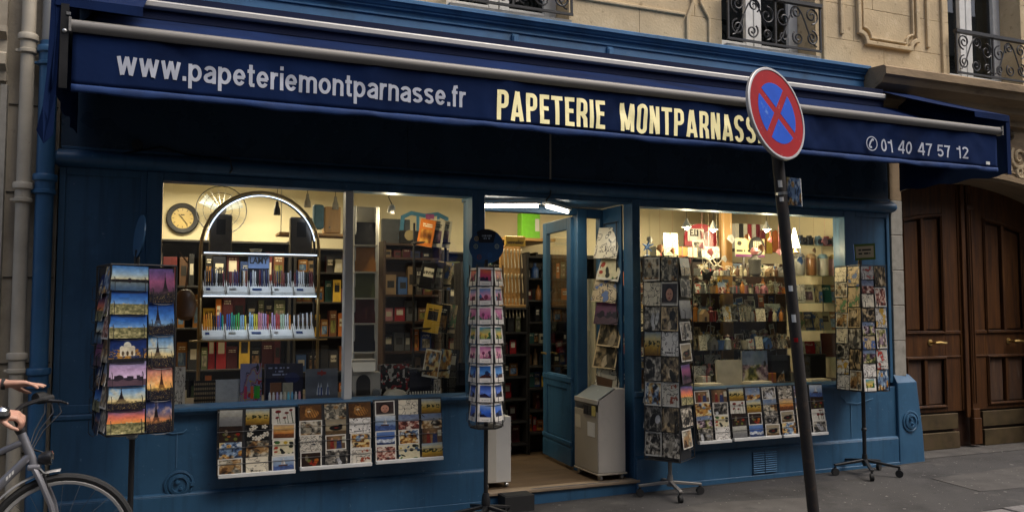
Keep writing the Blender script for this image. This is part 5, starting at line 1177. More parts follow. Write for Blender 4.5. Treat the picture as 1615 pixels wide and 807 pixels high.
# ---------------------------------------------------------------- bin, cabinet, black box
BN = root('display_bin', (3.55, .22, .09), 'beige wheeled bargain bin with sloping lid on the doorstep', 'bin')
bx = [(3.425, .02), (3.69, .02)]
m = MB(); zl, zh, y0, y1, x0, x1 = .755, .855, .0, .43, 3.385, 3.645
m.add([(x0, y0, .155), (x1, y0, .155), (x1, y1, .155), (x0, y1, .155), (x0, y0, zl), (x1, y0, zh), (x1, y1, zh), (x0, y1, zl), (x0 + .17, y0, zh), (x0 + .17, y1, zh)],
      [(0, 3, 2, 1), (0, 1, 5, 8, 4), (1, 2, 6, 5), (2, 3, 7, 9, 6), (8, 5, 6, 9)])
obj('cabinet', m, 'bin_beige', BN, bevel=.004)
obj('front_panel', MB().box(x0 - .006, x0 + .002, y0 + .004, y1 - .004, .16, zl - .09), 'bin_front', BN, bevel=.002)
obj('top_rim', MB().box(x0 - .006, x0 + .012, y0, y1, zl - .03, zl + .008), 'bin_beige', BN, bevel=.002)
obj('lid', MB().prism([(x0 - .002, y0 + .02, zl + .006), (x0 + .165, y0 + .02, zh + .004), (x0 + .165, y1 - .02, zh + .004), (x0 - .002, y1 - .02, zl + .006)], (.006, 0, -.004)), 'clear_shelf', BN)
obj('base_board', MB().box(x0 - .012, x1 + .010, y0 - .012, y1 + .01, .140, .154), 'bin_front', BN, bevel=.003)
for (a, b) in ((x0 + .03, y0 + .03), (x1 - .03, y0 + .03), (x0 + .03, y1 - .03), (x1 - .03, y1 - .03)): obj('castor', MB().cyl((a - .012, b, .117), (a + .012, b, .117), .024, n=12).box(a - .006, a + .006, b - .006, b + .006, .117, .141), 'steel', BN)
obj('notice', MB().box(x0 - .009, x0 - .0065, .31, .41, .50, .61), 'paper', BN); obj('notice', MB().box(x0 - .009, x0 - .0065, .05, .18, .45, .57), 'card_edge', BN)
for k, (a, b, cc, d) in enumerate(((.17, .24, (.02, .02, .022), 'dark'), (.10, .16, (.03, .03, .03), 'black'), (.03, .09, (.5, .4, .12), 'yellow'))):
    obj('booklet', MB().box(x0 + .0005 - .016, x0 - .0065, a, b, .63, .71), 'matte', color=cc, label=f'{d} booklet in the front slot of the beige bin', cat='booklet', group='booklets in the bin')
obj('price_card', MB().prism([(3.57, .10, zh + .002), (3.57, .36, zh + .002), (3.57, .38, zh + .085), (3.57, .08, zh + .07)], (.004, 0, 0)), 'leather', label='brown card propped on top of the beige bin', cat='card')
CB = root('side_cabinet', (2.51, .2, .09), 'white wheeled cabinet at the left of the doorway behind the card tower', 'cabinet')
obj('body', MB().box(2.40, 2.63, .09, .42, .135, .66), 'offwhite', CB, bevel=.004); obj('side_panel', MB().box(2.395, 2.50, .082, .089, .14, .65), 'white_wood', CB, bevel=.002)
for a in (2.43, 2.60): obj('castor', MB().cyl((a - .01, .12, .114), (a + .01, .12, .114), .021, n=12).box(a - .005, a + .005, .115, .125, .114, .136), 'steel', CB)
obj('rubber_block', MB().box(2.46, 2.71, -.20, -.052, ground_z(2.5), .085).box(2.47, 2.70, -.19, -.06, .085, .090), 'rubber', label='black rubber block at the step beside the card tower', cat='block', bevel=.006)

# ---------------------------------------------------------------- no-stopping sign
PB = Vector((4.306, -1.500, 0.091)); PT = Vector((4.050, -1.500, 2.590))
dz = (PT - PB) / (PT.z - PB.z); gb = ground_z(PB.x)
base = PB + dz * (gb - PB.z); top = PB + dz * (2.78 - PB.z)
SG = root('road_sign', base, 'leaning no-stopping sign with blue face and red cross on dark pole', 'sign')
obj('pole', MB().cyl(base - dz * .05, top, .041, n=18), 'rust_pole', SG, smooth=True)
obj('pole_cap', MB().lathe([(.043, 0), (.04, .02), (0, .03)], top, 16, dz), 'rust_pole', SG)
sc_ = Vector((3.986, -1.575, 2.919)); nrm = Vector((.29, -.94, .15)).normalized(); axu = dz.normalized(); axu = (axu - nrm * axu.dot(nrm)).normalized(); axr = axu.cross(nrm) * -1
axr = nrm.cross(axu) * -1
if axr.x < 0: axr = -axr
RS = .342
cen = sc_
def disc_pt(r, a, d): return cen + nrm * d + axr * (r * math.cos(a)) + axu * (r * math.sin(a))
m = MB().lathe([(RS * .97, -.022), (RS, -.018), (RS, .002), (RS * .985, .006), (RS * .945, .006), (RS * .94, .001)], cen, 48, nrm); obj('rim', m, 'alu', SG, smooth=True)
obj('red_face', MB().lathe([(RS * .943, -.012), (RS * .943, .0015), (0, .0016)], cen, 48, nrm), 'red_paint', SG)
r_i = RS * .66; hwid = RS * .085
for q in range(4):
    a0 = R(90 * q); pts = []; off = math.asin(hwid / r_i)
    k0 = hwid * math.sqrt(2)
    ctr = disc_pt(k0, a0, .003)
    pts = [ctr] + [disc_pt(r_i, a0 - R(45) + off + (R(90) - 2 * off) * i / 12, .003) for i in range(13)]
    obj('blue_sector', MB().prism(pts, nrm * -.0012), 'blue_sign', SG)
obj('back_bracket', MB(Matrix.Translation(cen)).box(-.05, .05, .02, .05, -.03, .03), 'steel', SG)
for zz, h_, mt in ((2.40, .05, 'offwhite'), (2.30, .03, 'offwhite'), (1.66, .04, 'white_paint'), (1.44, .055, 'white_paint'), (1.30, .03, 'red_paint')):
    p0 = PB + dz * (zz - PB.z); obj('sticker', MB().add([p0 + dz * (h_ * j) + Vector((.0425 * math.sin(R(a)) , -.0425 * math.cos(R(a)), 0)) for j in (0, 1) for a in (-62, -52, -42, -32, -22)], [(i, i + 1, 6 + i, 5 + i) for i in range(4)]), mt, SG)
pl = PB + dz * (2.37 - PB.z) + Vector((.06, -.03, 0)); u2 = Vector((.5, -.86, 0)).normalized()
SP = root('small_plate', pl, 'small blue and white sticker plate strapped below the round road sign', 'plate')
obj('plate', MB().card(pl - u2 * .02 + Vector((0, 0, -.09)), u2 * .10 + Vector((0, 0, -.02)), Vector((-.01, 0, .20)), tile('art', 1), .006), ['print', 'white_paint'], SP)
obj('strap', MB().lathe([(.043, 0), (.043, .02)], PB + dz * (2.35 - PB.z), 14, dz), 'steel', SP)

# ---------------------------------------------------------------- the room behind the windows
def st(name, mb, mat, **k): return obj(name, mb, mat, kind='structure', base=(0, 0, 0), **k)
st('back_wall', MB().box(-.7, 6.7, 2.6, 2.7, 0, 3.0), 'cream')
st('side_wall_left', MB().box(-.7, -.62, .2, 2.6, 0, 3.0), 'cream'); st('side_wall_right', MB().box(6.62, 6.7, .23, 2.6, 0, 3.0), 'cream')
st('ceiling', MB().box(-.7, 6.7, .13, 2.6, 2.78, 2.86), 'ceiling_white')
FLr = tag(bpy.data.objects.new('floor', None), kind='structure'); C.objects.link(FLr); BASE['floor'] = Vector((0, 0, 0))
obj('subfloor', MB().box(-.62, 6.62, .3, 2.6, .0, .060), 'floor_wood', FLr)
for i in range(14):
    y0 = .061 + i * .182; obj('plank', MB().box(2.38, 3.70, y0, y0 + .179, .061, .0905 - .0008 * (i % 3)), 'floor_wood', FLr, bevel=.002)
for nm, x0, x1, zt in (('display_floor', -.03, 2.25, .842), ('display_floor', 3.80, 6.49, .81)):
    st(nm, MB().box(x0, x1, .12, .78, zt - .04, zt), 'dark_wood'); st('display_front', MB().box(x0, x1, .74, .78, .06, zt - .04), 'dark_wood')
st('display_side', MB().box(-.10, -.032, .141, .80, .842, 2.60), 'pine')
st('display_side', MB().box(6.50, 6.54, .225, 1.3, .30, 2.60), 'cream'); st('display_back', MB().box(4.2, 6.06, .80, .82, .80, 2.0), 'dark_wood')
def ceiling_lamp(x, y, lab, pw=40, ln=1.2):
    t = root('ceiling_lamp', (x, y, 2.72), lab, 'lamp', 'ceiling lamps in the shop')
    obj('housing', MB().box(x - ln / 2, x + ln / 2, y - .06, y + .06, 2.735, 2.778), 'offwhite', t, bevel=.005)
    obj('tube', MB().cyl((x - ln / 2 + .03, y, 2.715), (x + ln / 2 - .03, y, 2.715), .016, n=10), 'tube_warm', t)
    ld = bpy.data.lights.new('lamp_light', 'AREA'); ld.shape = 'RECTANGLE'; ld.size = ln; ld.size_y = .08; ld.energy = pw; ld.color = (1, .86, .60)
    lo = bpy.data.objects.new('lamp_light', ld); C.objects.link(lo); lo.parent = t; lo.location = (0, 0, -.03)
ceiling_lamp(.55, 2.0, 'ceiling tube lamp inside behind the left-hand window', 20)
ceiling_lamp(2.9, 1.5, 'ceiling tube lamp inside above the doorway aisle', 9)
ceiling_lamp(5.1, 1.75, 'ceiling tube lamp inside behind the right-hand window', 11)
# the two lit tubes in the door head
def tube_lamp(a, b, lab, pw):
    a, b = Vector(a), Vector(b); t = root('tube_lamp', (a + b) / 2, lab, 'lamp', 'tube lamps in the door head'); d = (b - a).normalized(); s = d.cross(Vector((0, 0, 1))).normalized() * .035; up = Vector((0, 0, .022))
    obj('housing', MB().add([a - s, b - s, b + s, a + s, a - s + up, b - s + up, b + s + up, a + s + up], [(3, 2, 1, 0), (4, 5, 6, 7), (0, 1, 5, 4), (1, 2, 6, 5), (2, 3, 7, 6), (3, 0, 4, 7)]), 'offwhite', t)
    obj('tube', MB().cyl(a + d * .02 - up * .7, b - d * .02 - up * .7, .015, n=12), 'tube', t, smooth=True)
    ld = bpy.data.lights.new('lamp_light', 'AREA'); ld.shape = 'RECTANGLE'; ld.size = (b - a).length; ld.size_y = .03; ld.energy = pw; ld.color = (1, .9, .7)
    lo = bpy.data.objects.new('lamp_light', ld); C.objects.link(lo); lo.parent = t; lo.location = (0, 0, -.04); lo.rotation_euler = (0, 0, math.atan2(d.y, d.x))
tube_lamp((2.40, .26, 2.405), (2.88, .05, 2.405), 'left lit tube lamp in the door head', 1.6)
tube_lamp((2.93, .05, 2.405), (3.30, .38, 2.405), 'right lit tube lamp in the door head', 1.6)

# ---------------------------------------------------------------- generic goods
COLS = [('black', (.015, .015, .016)), ('brown', (.10, .05, .025)), ('dark red', (.12, .015, .016)), ('navy', (.02, .03, .09)), ('grey', (.12, .12, .115)), ('tan', (.28, .18, .09)), ('dark green', (.03, .06, .03)), ('cream', (.5, .44, .30)), ('orange', (.45, .16, .03)), ('blue', (.05, .12, .30)), ('pink', (.45, .18, .20)), ('white', (.6, .58, .52))]
DARK = [0, 0, 1, 2, 3, 4, 5, 6, 0, 1]
def goods_row(x0, x1, y, z, hmax, unit, shelf, rj, pal, dens=.88, wmin=.05, wmax=.16, kinds=('box', 'file', 'notebook'), dep=.16):
    x = x0 + .02; k = 0
    while x < x1 - .05:
        w = rj.uniform(wmin, wmax)
        if x + w > x1 - .01: break
        if rj.random() < dens:
            h = hmax * rj.uniform(.5, .92); cn, cc = COLS[rj.choice(pal)]; kd = rj.choice(kinds); d = dep * rj.uniform(.6, 1)
            lab = f'{cn} {kd}, {NTH[k]} from left, {shelf} shelf of the {unit}'
            m = MB()
            if kd in ('jar', 'bottle'):
                r = min(w, .08) / 2; m.lathe([(r, 0), (r, h * .62), (r * .85, h * .7), (r * .4, h * .78), (r * .4, h), (0, h)], (x + w / 2, y - d / 2, z), 12); obj(kd, m, 'gloss', label=lab, cat=kd, group=f'goods on the {unit}', color=cc, smooth=True)
            elif rj.random() < .72:
                m.card((x, y - d, z), (w, 0, 0), (0, .0, h), tile('book', rj.choice([16, 18, 19, 20, 23, 26, 28, 29, 32, 35, 36, 42, 17, 21, 25, 33, 37, 40])), d); obj(kd, m, ['print_matte', 'matte'], label=lab, cat=kd, group=f'goods on the {unit}', color=cc)
            else:
                m.box(x, x + w - .004, y - d, y, z, z + h); o = obj(kd, m, 'matte', label=lab, cat=kd, group=f'goods on the {unit}', color=cc, bevel=.003)
                obj('label_patch', MB().box(x + w * .2, x + w * .8, y - d - .0015, y - d - .0002, z + h * .35, z + h * .7), 'paper' if rj.random() < .25 else 'shelf_dark', o)
            k += 1
        x += w + rj.uniform(.002, .02)
def shelf_unit(name, x0, x1, y0, y1, zs, lab, unit, seed, pal=DARK, mat='shelf_dark', back=True, fill=True, hm=None, **kw):
    t = root(name, ((x0 + x1) / 2, (y0 + y1) / 2, .09), lab, 'shelf')
    for x in (x0, x1): obj('upright', MB().box(x - .012, x + .012, y0, y1, .09, zs[-1] + .02), mat, t, bevel=.002)
    if back: obj('back_panel', MB().box(x0 + .012, x1 - .012, y1 - .012, y1, .09, zs[-1]), mat, t)
    rj = random.Random(seed)
    for i, z in enumerate(zs):
        obj('board', MB().box(x0 + .013, x1 - .013, y0, y1 - .013, z - .02, z), mat, t, bevel=.002)
        if fill and i < len(zs) - 1: goods_row(x0 + .012, x1 - .012, y0 + .2, z, (zs[i + 1] - z - .03), unit, ORD[len(zs) - 2 - i], rj, pal, **kw)
    return t
shelf_unit('shelf_unit', -.5, 1.15, 2.28, 2.58, [.55, .95, 1.35, 1.75, 2.19], 'dark shelf unit along the cream wall behind the arched pen stand', 'pen-stand back shelves', 21, wmin=.05, wmax=.13)
shelf_unit('shelf_unit', 1.2, 2.75, 2.28, 2.58, [.55, .9, 1.25, 1.6, 1.9, 2.14], 'dark shelf unit on the cream wall behind the notebook racks', 'notebook back shelves', 22, pal=[0, 2, 10, 11, 5, 2, 9, 7, 4], wmin=.05, wmax=.12)
shelf_unit('shelf_unit', 2.80, 3.75, 2.28, 2.58, [.4, .7, 1.0, 1.3, 1.6, 1.9, 2.14], 'dark shelf unit at the end of the doorway aisle', 'aisle-end shelves', 23, pal=[0, 8, 5, 3, 1, 4, 0, 7], wmin=.05, wmax=.13)
shelf_unit('shelf_unit', 3.85, 6.5, 2.28, 2.58, [.6, 1.0, 1.4, 1.8, 2.14], 'long dark shelf unit behind the right-hand window', 'long back shelves', 24, pal=[0, 2, 11, 5, 8, 4, 1], wmin=.08, wmax=.2)
# aisle shelves left of the door leaf, close to the doorway
shelf_unit('aisle_shelf', 2.78, 3.28, 1.75, 1.98, [.25, .5, .75, 1.0, 1.25, 1.5, 1.75, 1.98], 'narrow black aisle shelf with pads and pens seen through the doorway', 'narrow aisle shelf', 25, pal=[0, 0, 8, 5, 3, 1, 4, 7, 2], wmin=.04, wmax=.1, dep=.12, kinds=('box', 'notepad', 'jar'))
# brush stand with yellow header, green box
BS = root('brush_stand', (2.66, 1.45, .09), 'wooden brush stand with yellow header left in the doorway', 'display stand')
bx0, bx1, bz0, bz1 = (3.130, 3.350, 1.572, 2.170)
obj('stand', MB().box(bx0, bx1, 1.44, 1.62, bz0 - .03, bz0).box(bx0, bx1, 1.58, 1.62, bz0, bz1), 'pine', BS, bevel=.004)
hx0, hx1, hz0, hz1 = (3.122, 3.342, 2.155, 2.257); obj('header', MB().box(hx0, hx1, 1.43, 1.46, hz0, hz1), 'gloss', BS, color=(.55, .34, .05), bevel=.006)
text('lettering', 'sennelier', (hx0 + .02, 1.427, hz0 + .022), .055, 'shelf_dark', BS, bold=.001, wid=hx1 - hx0 - .04)
shelf_unit('aisle_shelf', bx0 - .02, bx1 + .02, 1.42, 1.64, [.2, .42, .64, .86, 1.08, 1.30, bz0 - .031], 'black aisle shelf under the brush stand', 'shelf under the brushes', 27, pal=[0, 0, 8, 5, 3, 1, 4, 7, 2], wmin=.04, wmax=.1, dep=.1, kinds=('box', 'notepad', 'jar'))
rj = random.Random(5)
for r_ in range(3):
    for k in range(6):
        x = bx0 + .015 + (bx1 - bx0 - .03) * k / 5; zt = bz1 - .03 - r_ * .25
        m = MB().cyl((x, 1.50 - .02 * r_, zt - .20), (x, 1.52 - .02 * r_, zt - .06), .006, n=6).lathe([(.006, -.06), (.011, -.045), (.010, -.02), (0, .0)], (x, 1.52 - .02 * r_, zt), 7)
        obj('paint_brush', m, 'gloss', label=f'pale paint brush, {NTH[k]} from the left in the {ORD[r_]} row of the brush stand', cat='brush', group='brushes in the stand', color=(.36, .29, .17))
gx0, gx1, gz0, gz1 = (3.494, 3.740, 2.283, 2.557)
gb_ = obj('green_box', MB().box(gx0 + .03, gx1, 1.95, 2.08, gz0, gz1), 'gloss', label='bright green file box on top of the aisle shelves', cat='box', color=(.16, .52, .02), bevel=.006)
obj('spine_label', MB().box(gx1 - .06, gx1 - .01, 1.947, 1.9495, gz0 + .08, gz1 - .06), 'offwhite', gb_)
st('wall_shelf', MB().box(gx0 - .22, gx1 + .15, 1.88, 2.6, gz0 - .03, gz0), 'pine')

# ---------------------------------------------------------------- left display window
def panel(name, b, Y, tl, lab, cat, th=.01, group=None, edge='matte', col=(.3, .3, .3), lean=.06, foot=None):
    x0, x1, z0, z1 = b
    if foot is not None: z0 = foot
    return obj(name, MB().card((x0, Y, z0), (x1 - x0, 0, 0), (0, (z1 - z0) * lean, z1 - z0), tile(*tl), th), ['print', edge], label=lab, cat=cat, group=group, color=col)
FT = .843
panel('leaflet', (0.082, 0.150, 0.860, 1.118), .25, ('line', 2), 'pale leaflet at the left end of the left window sill', 'leaflet', foot=FT)
panel('ink_rack', (0.211, 0.358, 0.831, 1.014), .24, ('misc', 8), 'small rack of ink bottles on the left window floor', 'rack', .06, foot=FT, col=(.05, .04, .03))
panel('grey_board', (0.355, 0.528, 0.839, 1.015), .27, ('book', 11), 'plain grey board between ink rack and pen poster', 'board', foot=FT)
panel('pen_poster', (0.530, 0.683, 0.843, 1.129), .25, ('misc', 4), 'lilac sheet showing coloured pens in the left window', 'poster', foot=FT)
panel('navy_box', (0.716, 0.993, 0.827, 1.119), .30, ('misc', 5), 'large navy gift box standing in the left window', 'box', .09, foot=FT, col=(.02, .03, .10))
panel('tan_card', (0.741, 0.823, 0.848, 0.984), .22, ('book', 12), 'tan card leaning on the navy box', 'card', foot=FT); panel('tan_card', (0.833, 0.907, 0.844, 0.981), .22, ('book', 15), 'grey card beside the tan card before the navy box', 'card', foot=FT)
panel('bird_sheet', (1.006, 1.252, 0.820, 1.076), .26, ('misc', 3), 'grey sheet with red bird and boats in the left window', 'poster', foot=FT)
wx0, wx1, wz0, wz1 = (1.046, 1.246, 0.804, 0.852); obj('white_case', MB().box(wx0, wx1, .15, .20, FT, wz1), 'offwhite', label='low white case in front of the bird sheet', cat='case', bevel=.004)
for k in range(9):
    px = 0.731 + k * .027; cn, cc = [('white', (.6, .6, .6)), ('white', (.6, .58, .55)), ('lilac', (.4, .35, .55)), ('white', (.6, .6, .6)), ('cream', (.55, .5, .4)), ('cyan', (.12, .42, .55)), ('blue', (.1, .3, .5)), ('white', (.55, .55, .55)), ('pink', (.5, .25, .3))][k]
    obj('marker', MB().lathe([(.010, 0), (.010, .055), (.007, .06), (.006, .075), (0, .077)], (px, .16, FT), 10), 'gloss', label=f'{cn} marker, {NTH[k]} from the left in the row before the navy box', cat='marker', group='markers in the left window', color=cc, smooth=True)
# arched pen stand with light strips
PS = root('pen_stand', (.68, .52, FT), 'gold arched pen stand with lit shelves in the left window', 'display stand')
ax0, ax1, ay = .245, 1.125, .46; ac = (ax0 + ax1) / 2; ar = (ax1 - ax0) / 2
for yv in (ay, ay + .2):
    path = [(ax0, yv, FT), (ax0, yv, 1.5), (ax0, yv, 2.0)] + [(ac - ar * math.cos(R(q)), yv, 2.0 + .44 * math.sin(R(q))) for q in range(10, 171, 10)] + [(ax1, yv, 2.0), (ax1, yv, 1.5), (ax1, yv, FT)]
    obj('arch_frame', MB().tube(path, .012 if yv == ay else .010, 8), 'gold_frame' if yv == ay else 'black_metal', PS, smooth=True)
obj('light_strip', MB().tube([(ac - (ar - .028) * math.cos(R(q)), ay - .006, 2.0 + .412 * math.sin(R(q))) for q in range(8, 173, 6)], .0045, 6), 'led', PS)
for si, z in enumerate((1.965, 1.64, 1.305)):
    obj('shelf_board', MB().box(ax0 + .016, ax1 - .016, ay - .03, ay + .2, z - .014, z), 'offwhite', PS, bevel=.002)
    if si < 2:
        m = obj('light_strip', MB().box(ax0 + .02, ax1 - .02, ay - .040, ay - .031, z - .012, z - .006), 'led', PS)
        ld = bpy.data.lights.new('strip_light', 'AREA'); ld.shape = 'RECTANGLE'; ld.size = .8; ld.size_y = .02; ld.energy = .8; ld.color = (.72, .82, 1)
        lo = bpy.data.objects.new('strip_light', ld); C.objects.link(lo); lo.parent = PS; lo.location = Vector((ac, ay - .05, z - .02)) - BASE[PS.name]
    else: obj('shelf_rail', MB().cyl((ax0 - .07, ay - .03, z - .012), (ax1 + .07, ay - .03, z - .012), .007, n=8), 'gold_frame', PS)
PENC = {1: [('black', (.01, .01, .012)), ('black', (.012, .012, .015)), ('grey', (.16, .16, .17)), ('dark red', (.12, .02, .03)), ('navy', (.02, .03, .10)), ('white', (.55, .55, .55))],
        2: [('orange', (.65, .22, .02)), ('orange', (.6, .26, .03)), ('black', (.015, .015, .02)), ('blue', (.04, .10, .35)), ('teal', (.02, .28, .20)), ('green', (.06, .35, .08)), ('sky blue', (.25, .45, .6)), ('yellow', (.65, .55, .06)), ('pink', (.55, .22, .30)), ('lilac', (.40, .28, .45)), ('red', (.4, .03, .05)), ('pale green', (.4, .55, .4)), ('white', (.6, .6, .6))]}
rj = random.Random(77)
for si, z in ((1, 1.64), (2, 1.305)):
    for k in range(5):
        x0 = ax0 + .022 + k * .168; w = .158
        T_ = root('pen_tray', (x0 + w / 2, ay + .02, z), f'white pen tray, {NTH[k]} from the left on the {("", "upper", "lower")[si]} shelf of the arched stand', 'tray', 'pen trays on the arched stand')
        m = MB(); m.add([(x0, ay - .03, z + .001), (x0 + w, ay - .03, z + .001), (x0 + w, ay + .10, z + .001), (x0, ay + .10, z + .001), (x0, ay - .02, z + .022), (x0 + w, ay - .02, z + .022), (x0 + w, ay + .09, z + .095), (x0, ay + .09, z + .095)], [(3, 2, 1, 0), (0, 1, 5, 4), (4, 5, 6, 7), (2, 3, 7, 6), (1, 2, 6, 5), (3, 0, 4, 7)])
        obj('tray_body', m, 'white_paint', T_, bevel=.003)
        for s_ in (0, 1): obj('tray_cheek', MB().prism([(x0 - .002 + s_ * (w - .004), ay - .035, z + .001), (x0 - .002 + s_ * (w - .004), ay - .025, z + .03), (x0 - .002 + s_ * (w - .004), ay + .09, z + .115), (x0 - .002 + s_ * (w - .004), ay + .105, z + .001)], (.006, 0, 0)), 'offwhite', T_)
        obj('tray_print', MB().prism([(x0 + .02, ay - .003, z + .036), (x0 + .05 + .02 * (k % 3), ay - .003, z + .036), (x0 + .05 + .02 * (k % 3), ay + .02, z + .051), (x0 + .02, ay + .02, z + .051)], (0, -.001, .002)), 'steel' if k % 2 else 'fabric_hem', T_)
        for p in range(9):
            cn, cc = rj.choice(PENC[si]) if si == 1 else PENC[2][(k * 3 + p // 2 + (k == 4) * 20) % 13]
            if k == 4 and si == 2: cn, cc = [('white', (.6, .6, .6)), ('black', (.01, .01, .01))][p % 2]
            px = x0 + .012 + p * .0168; b0 = Vector((px, ay + .055, z + .075)); d = Vector((0, .22, 1)).normalized(); ln = rj.uniform(.105, .13)
            m = MB().cyl(b0 - d * .01, b0 + d * ln * .45, .0062, n=7).cyl(b0 + d * ln * .45, b0 + d * ln, .0070, .006, 7)
            obj('pen', m, 'gloss', label=f'{cn} pen, {NTH[p]} in the {NTH[k]} tray on the {("", "upper", "lower")[si]} lit shelf', cat='pen', group='pens on the arched stand', color=cc, smooth=True)
sb = (0.595, 0.759, 1.717, 1.951)
SGN = root('brand_sign', (sb[0], .56, 1.64), 'blue counter sign with white top on the upper pen shelf', 'sign')
obj('board', MB().box(sb[0], sb[1], .563, .585, 1.641, sb[3]), 'gloss', SGN, color=(.01, .012, .02), bevel=.002); obj('header', MB().box(sb[0] + .003, sb[1] - .003, .558, .5625, sb[3] - .10, sb[3] - .004), 'gloss', SGN, color=(.22, .32, .55))
text('lettering', 'LAMY', (sb[0] + .012, .556, sb[3] - .062), .07, 'black_metal', SGN, bold=.002, wid=sb[1] - sb[0] - .024)
for nm, b, lab in (('left', (0.304, 0.471, 2.023, 2.264), 'dark metal tin standing left on top of the arched pen stand'), ('right', (0.909, 1.083, 2.019, 2.264), 'dark metal tin standing right on top of the arched pen stand')):
    o = obj('metal_tin', MB().box(b[0], b[1], .52, .60, 1.966, b[3]), 'metal_any', label=lab, cat='tin', color=(.16, .14, .12), bevel=.012, seg=2)
    obj('tin_label', MB().box(b[0] + .05, b[1] - .05, .5175, .5195, b[3] - .16, b[3] - .04), 'black_metal', o)
obj('white_bowl', MB().lathe([(.035, 0), (.045, .03), (.05, .035), (.045, .036), (.03, .006), (0, .006)], (0.652, .55, 1.966), 16), 'white_paint', label='small white pot on top of the arched pen stand', cat='pot', smooth=True)
# wall clock, fan, pendants, wooden box
cp = Vector((0.143, 2.560, 2.421)); CK = root('wall_clock', cp, 'round black wall clock on the cream wall', 'clock')
obj('rim', MB().lathe([(.152, 0), (.152, .03), (.142, .04), (.105, .036), (.10, .02)], cp + Vector((0, .035, 0)), 32, (0, -1, 0)), 'black_metal', CK, smooth=True)
a_, b_, c2, d2 = tile('misc', 1); ring = [(cp.x + .104 * math.cos(R(q)), cp.y + .012, cp.z + .104 * math.sin(R(q))) for q in range(0, 360, 15)]
obj('dial', MB().add(ring, [tuple(range(24))], 0, [[(a_ + (c2 - a_) * (.5 + .5 * math.cos(R(q))), b_ + (d2 - b_) * (.5 + .5 * math.sin(R(q)))) for q in range(0, 360, 15)]]), 'print', CK)
obj('hour_hand', MB().cyl((cp.x, cp.y + .008, cp.z), (cp.x - .035, cp.y + .008, cp.z + .04), .004, n=5), 'black_metal', CK); obj('minute_hand', MB().cyl((cp.x, cp.y + .005, cp.z), (cp.x + .045, cp.y + .005, cp.z - .06), .003, n=5), 'black_metal', CK)
fp = Vector((0.491, 2.350, 2.490)); FN = root('wall_fan', fp, 'caged fan mounted on the cream wall beside the clock', 'fan')
for rr in (.235, .17, .10): obj('cage_ring', MB().tube([(fp.x + rr * math.cos(R(q)), fp.y - .05 + .08 * rr, fp.z + rr * math.sin(R(q))) for q in range(0, 360, 15)], .005 if rr > .2 else .0025, 5, closed=True), 'black_wire', FN)
for q in range(0, 360, 20): obj('cage_wire', MB().cyl((fp.x, fp.y - .06, fp.z), (fp.x + .235 * math.cos(R(q)), fp.y - .03, fp.z + .235 * math.sin(R(q))), .0018, n=4), 'steel', FN)
for q in (30, 150, 270):
    m = MB(); ca, sa = math.cos(R(q)), math.sin(R(q)); m.prism([(fp.x + ca * .04 - sa * -.02, fp.y, fp.z + sa * .04 + ca * -.02), (fp.x + ca * .20 - sa * -.07, fp.y + .01, fp.z + sa * .20 + ca * -.07), (fp.x + ca * .21 - sa * .05, fp.y - .01, fp.z + sa * .21 + ca * .05), (fp.x + ca * .04 - sa * .03, fp.y, fp.z + sa * .04 + ca * .03)], (0, .005, 0)); obj('blade', m, 'clear_shelf', FN)
obj('hub', MB().cyl((fp.x, fp.y - .07, fp.z), (fp.x, fp.y + .1, fp.z), .045, n=14), 'black_metal', FN); obj('arm', MB().cyl((fp.x, fp.y + .08, fp.z), (fp.x, 2.6, fp.z - .05), .02, n=8), 'black_metal', FN)
for k, (x, y) in enumerate(((485, 318), (529, 322), (656, 318))):
    p = Vector(((1.159, 1.300, 2.487), (1.408, 1.300, 2.476), (0.896, 1.300, 2.407))[k]); t = root('pendant_lamp', p, ('grey pendant shade before the cream wall, left of the wooden box', 'grey pendant shade hanging before the wooden box', 'dark pendant shade over the arched stand')[k], 'lamp', 'unlit pendants in the shop')
    obj('shade', MB().lathe([(.03, -.05), (.027, 0), (.016, .03), (.012, .07), (0, .072)], p, 12), 'stone_grey' if k < 2 else 'black_metal', t, smooth=True); obj('cord', MB().cyl(p + Vector((0, 0, .07)), (p.x, p.y, 2.78), .003, n=5), 'black_metal', t)
b = (1.316, 1.459, 2.214, 2.452); o = obj('wooden_box', MB().box(b[0], b[1], 1.3, 1.45, b[2], b[3]), 'pine', label='pale wooden box hanging on the shelf at the upper right of the left window', cat='box', bevel=.005); obj('keyhole', MB().cyl(((b[0] + b[1]) / 2 - .03, 1.298, b[2] + .05), ((b[0] + b[1]) / 2 - .03, 1.301, b[2] + .05), .008, n=8), 'black_metal', o)
b = (1.214, 1.310, 2.245, 2.469); obj('blue_bag', MB().box(b[0], b[1], 1.3, 1.38, b[2], b[3]), 'matte', label='blue cloth bag beside the pale wooden box', cat='bag', color=(.06, .16, .24), bevel=.02, seg=2)
b = (0.916, 1.503, 2.181, 2.221); zsh = 2.207
t = root('hanging_shelf', ((b[0] + b[1]) / 2, 1.4, zsh - .02), 'pine shelf hung from the ceiling at the right of the left window', 'shelf')
obj('board', MB().box(b[0], b[1] + .02, 1.26, 1.56, zsh - .022, zsh - .001), 'pine', t)
for xk in (b[0] + .03, b[1] - .0): obj('hanger', MB().cyl((xk, 1.41, zsh), (xk, 1.41, 2.79), .004, n=5), 'steel', t)
lb = Vector((0.144, 0.620, 1.577)); LBg = root('leather_bag', (lb.x, lb.y, lb.z - .13), 'small brown leather bag hanging at the left side of the pen stand', 'bag')
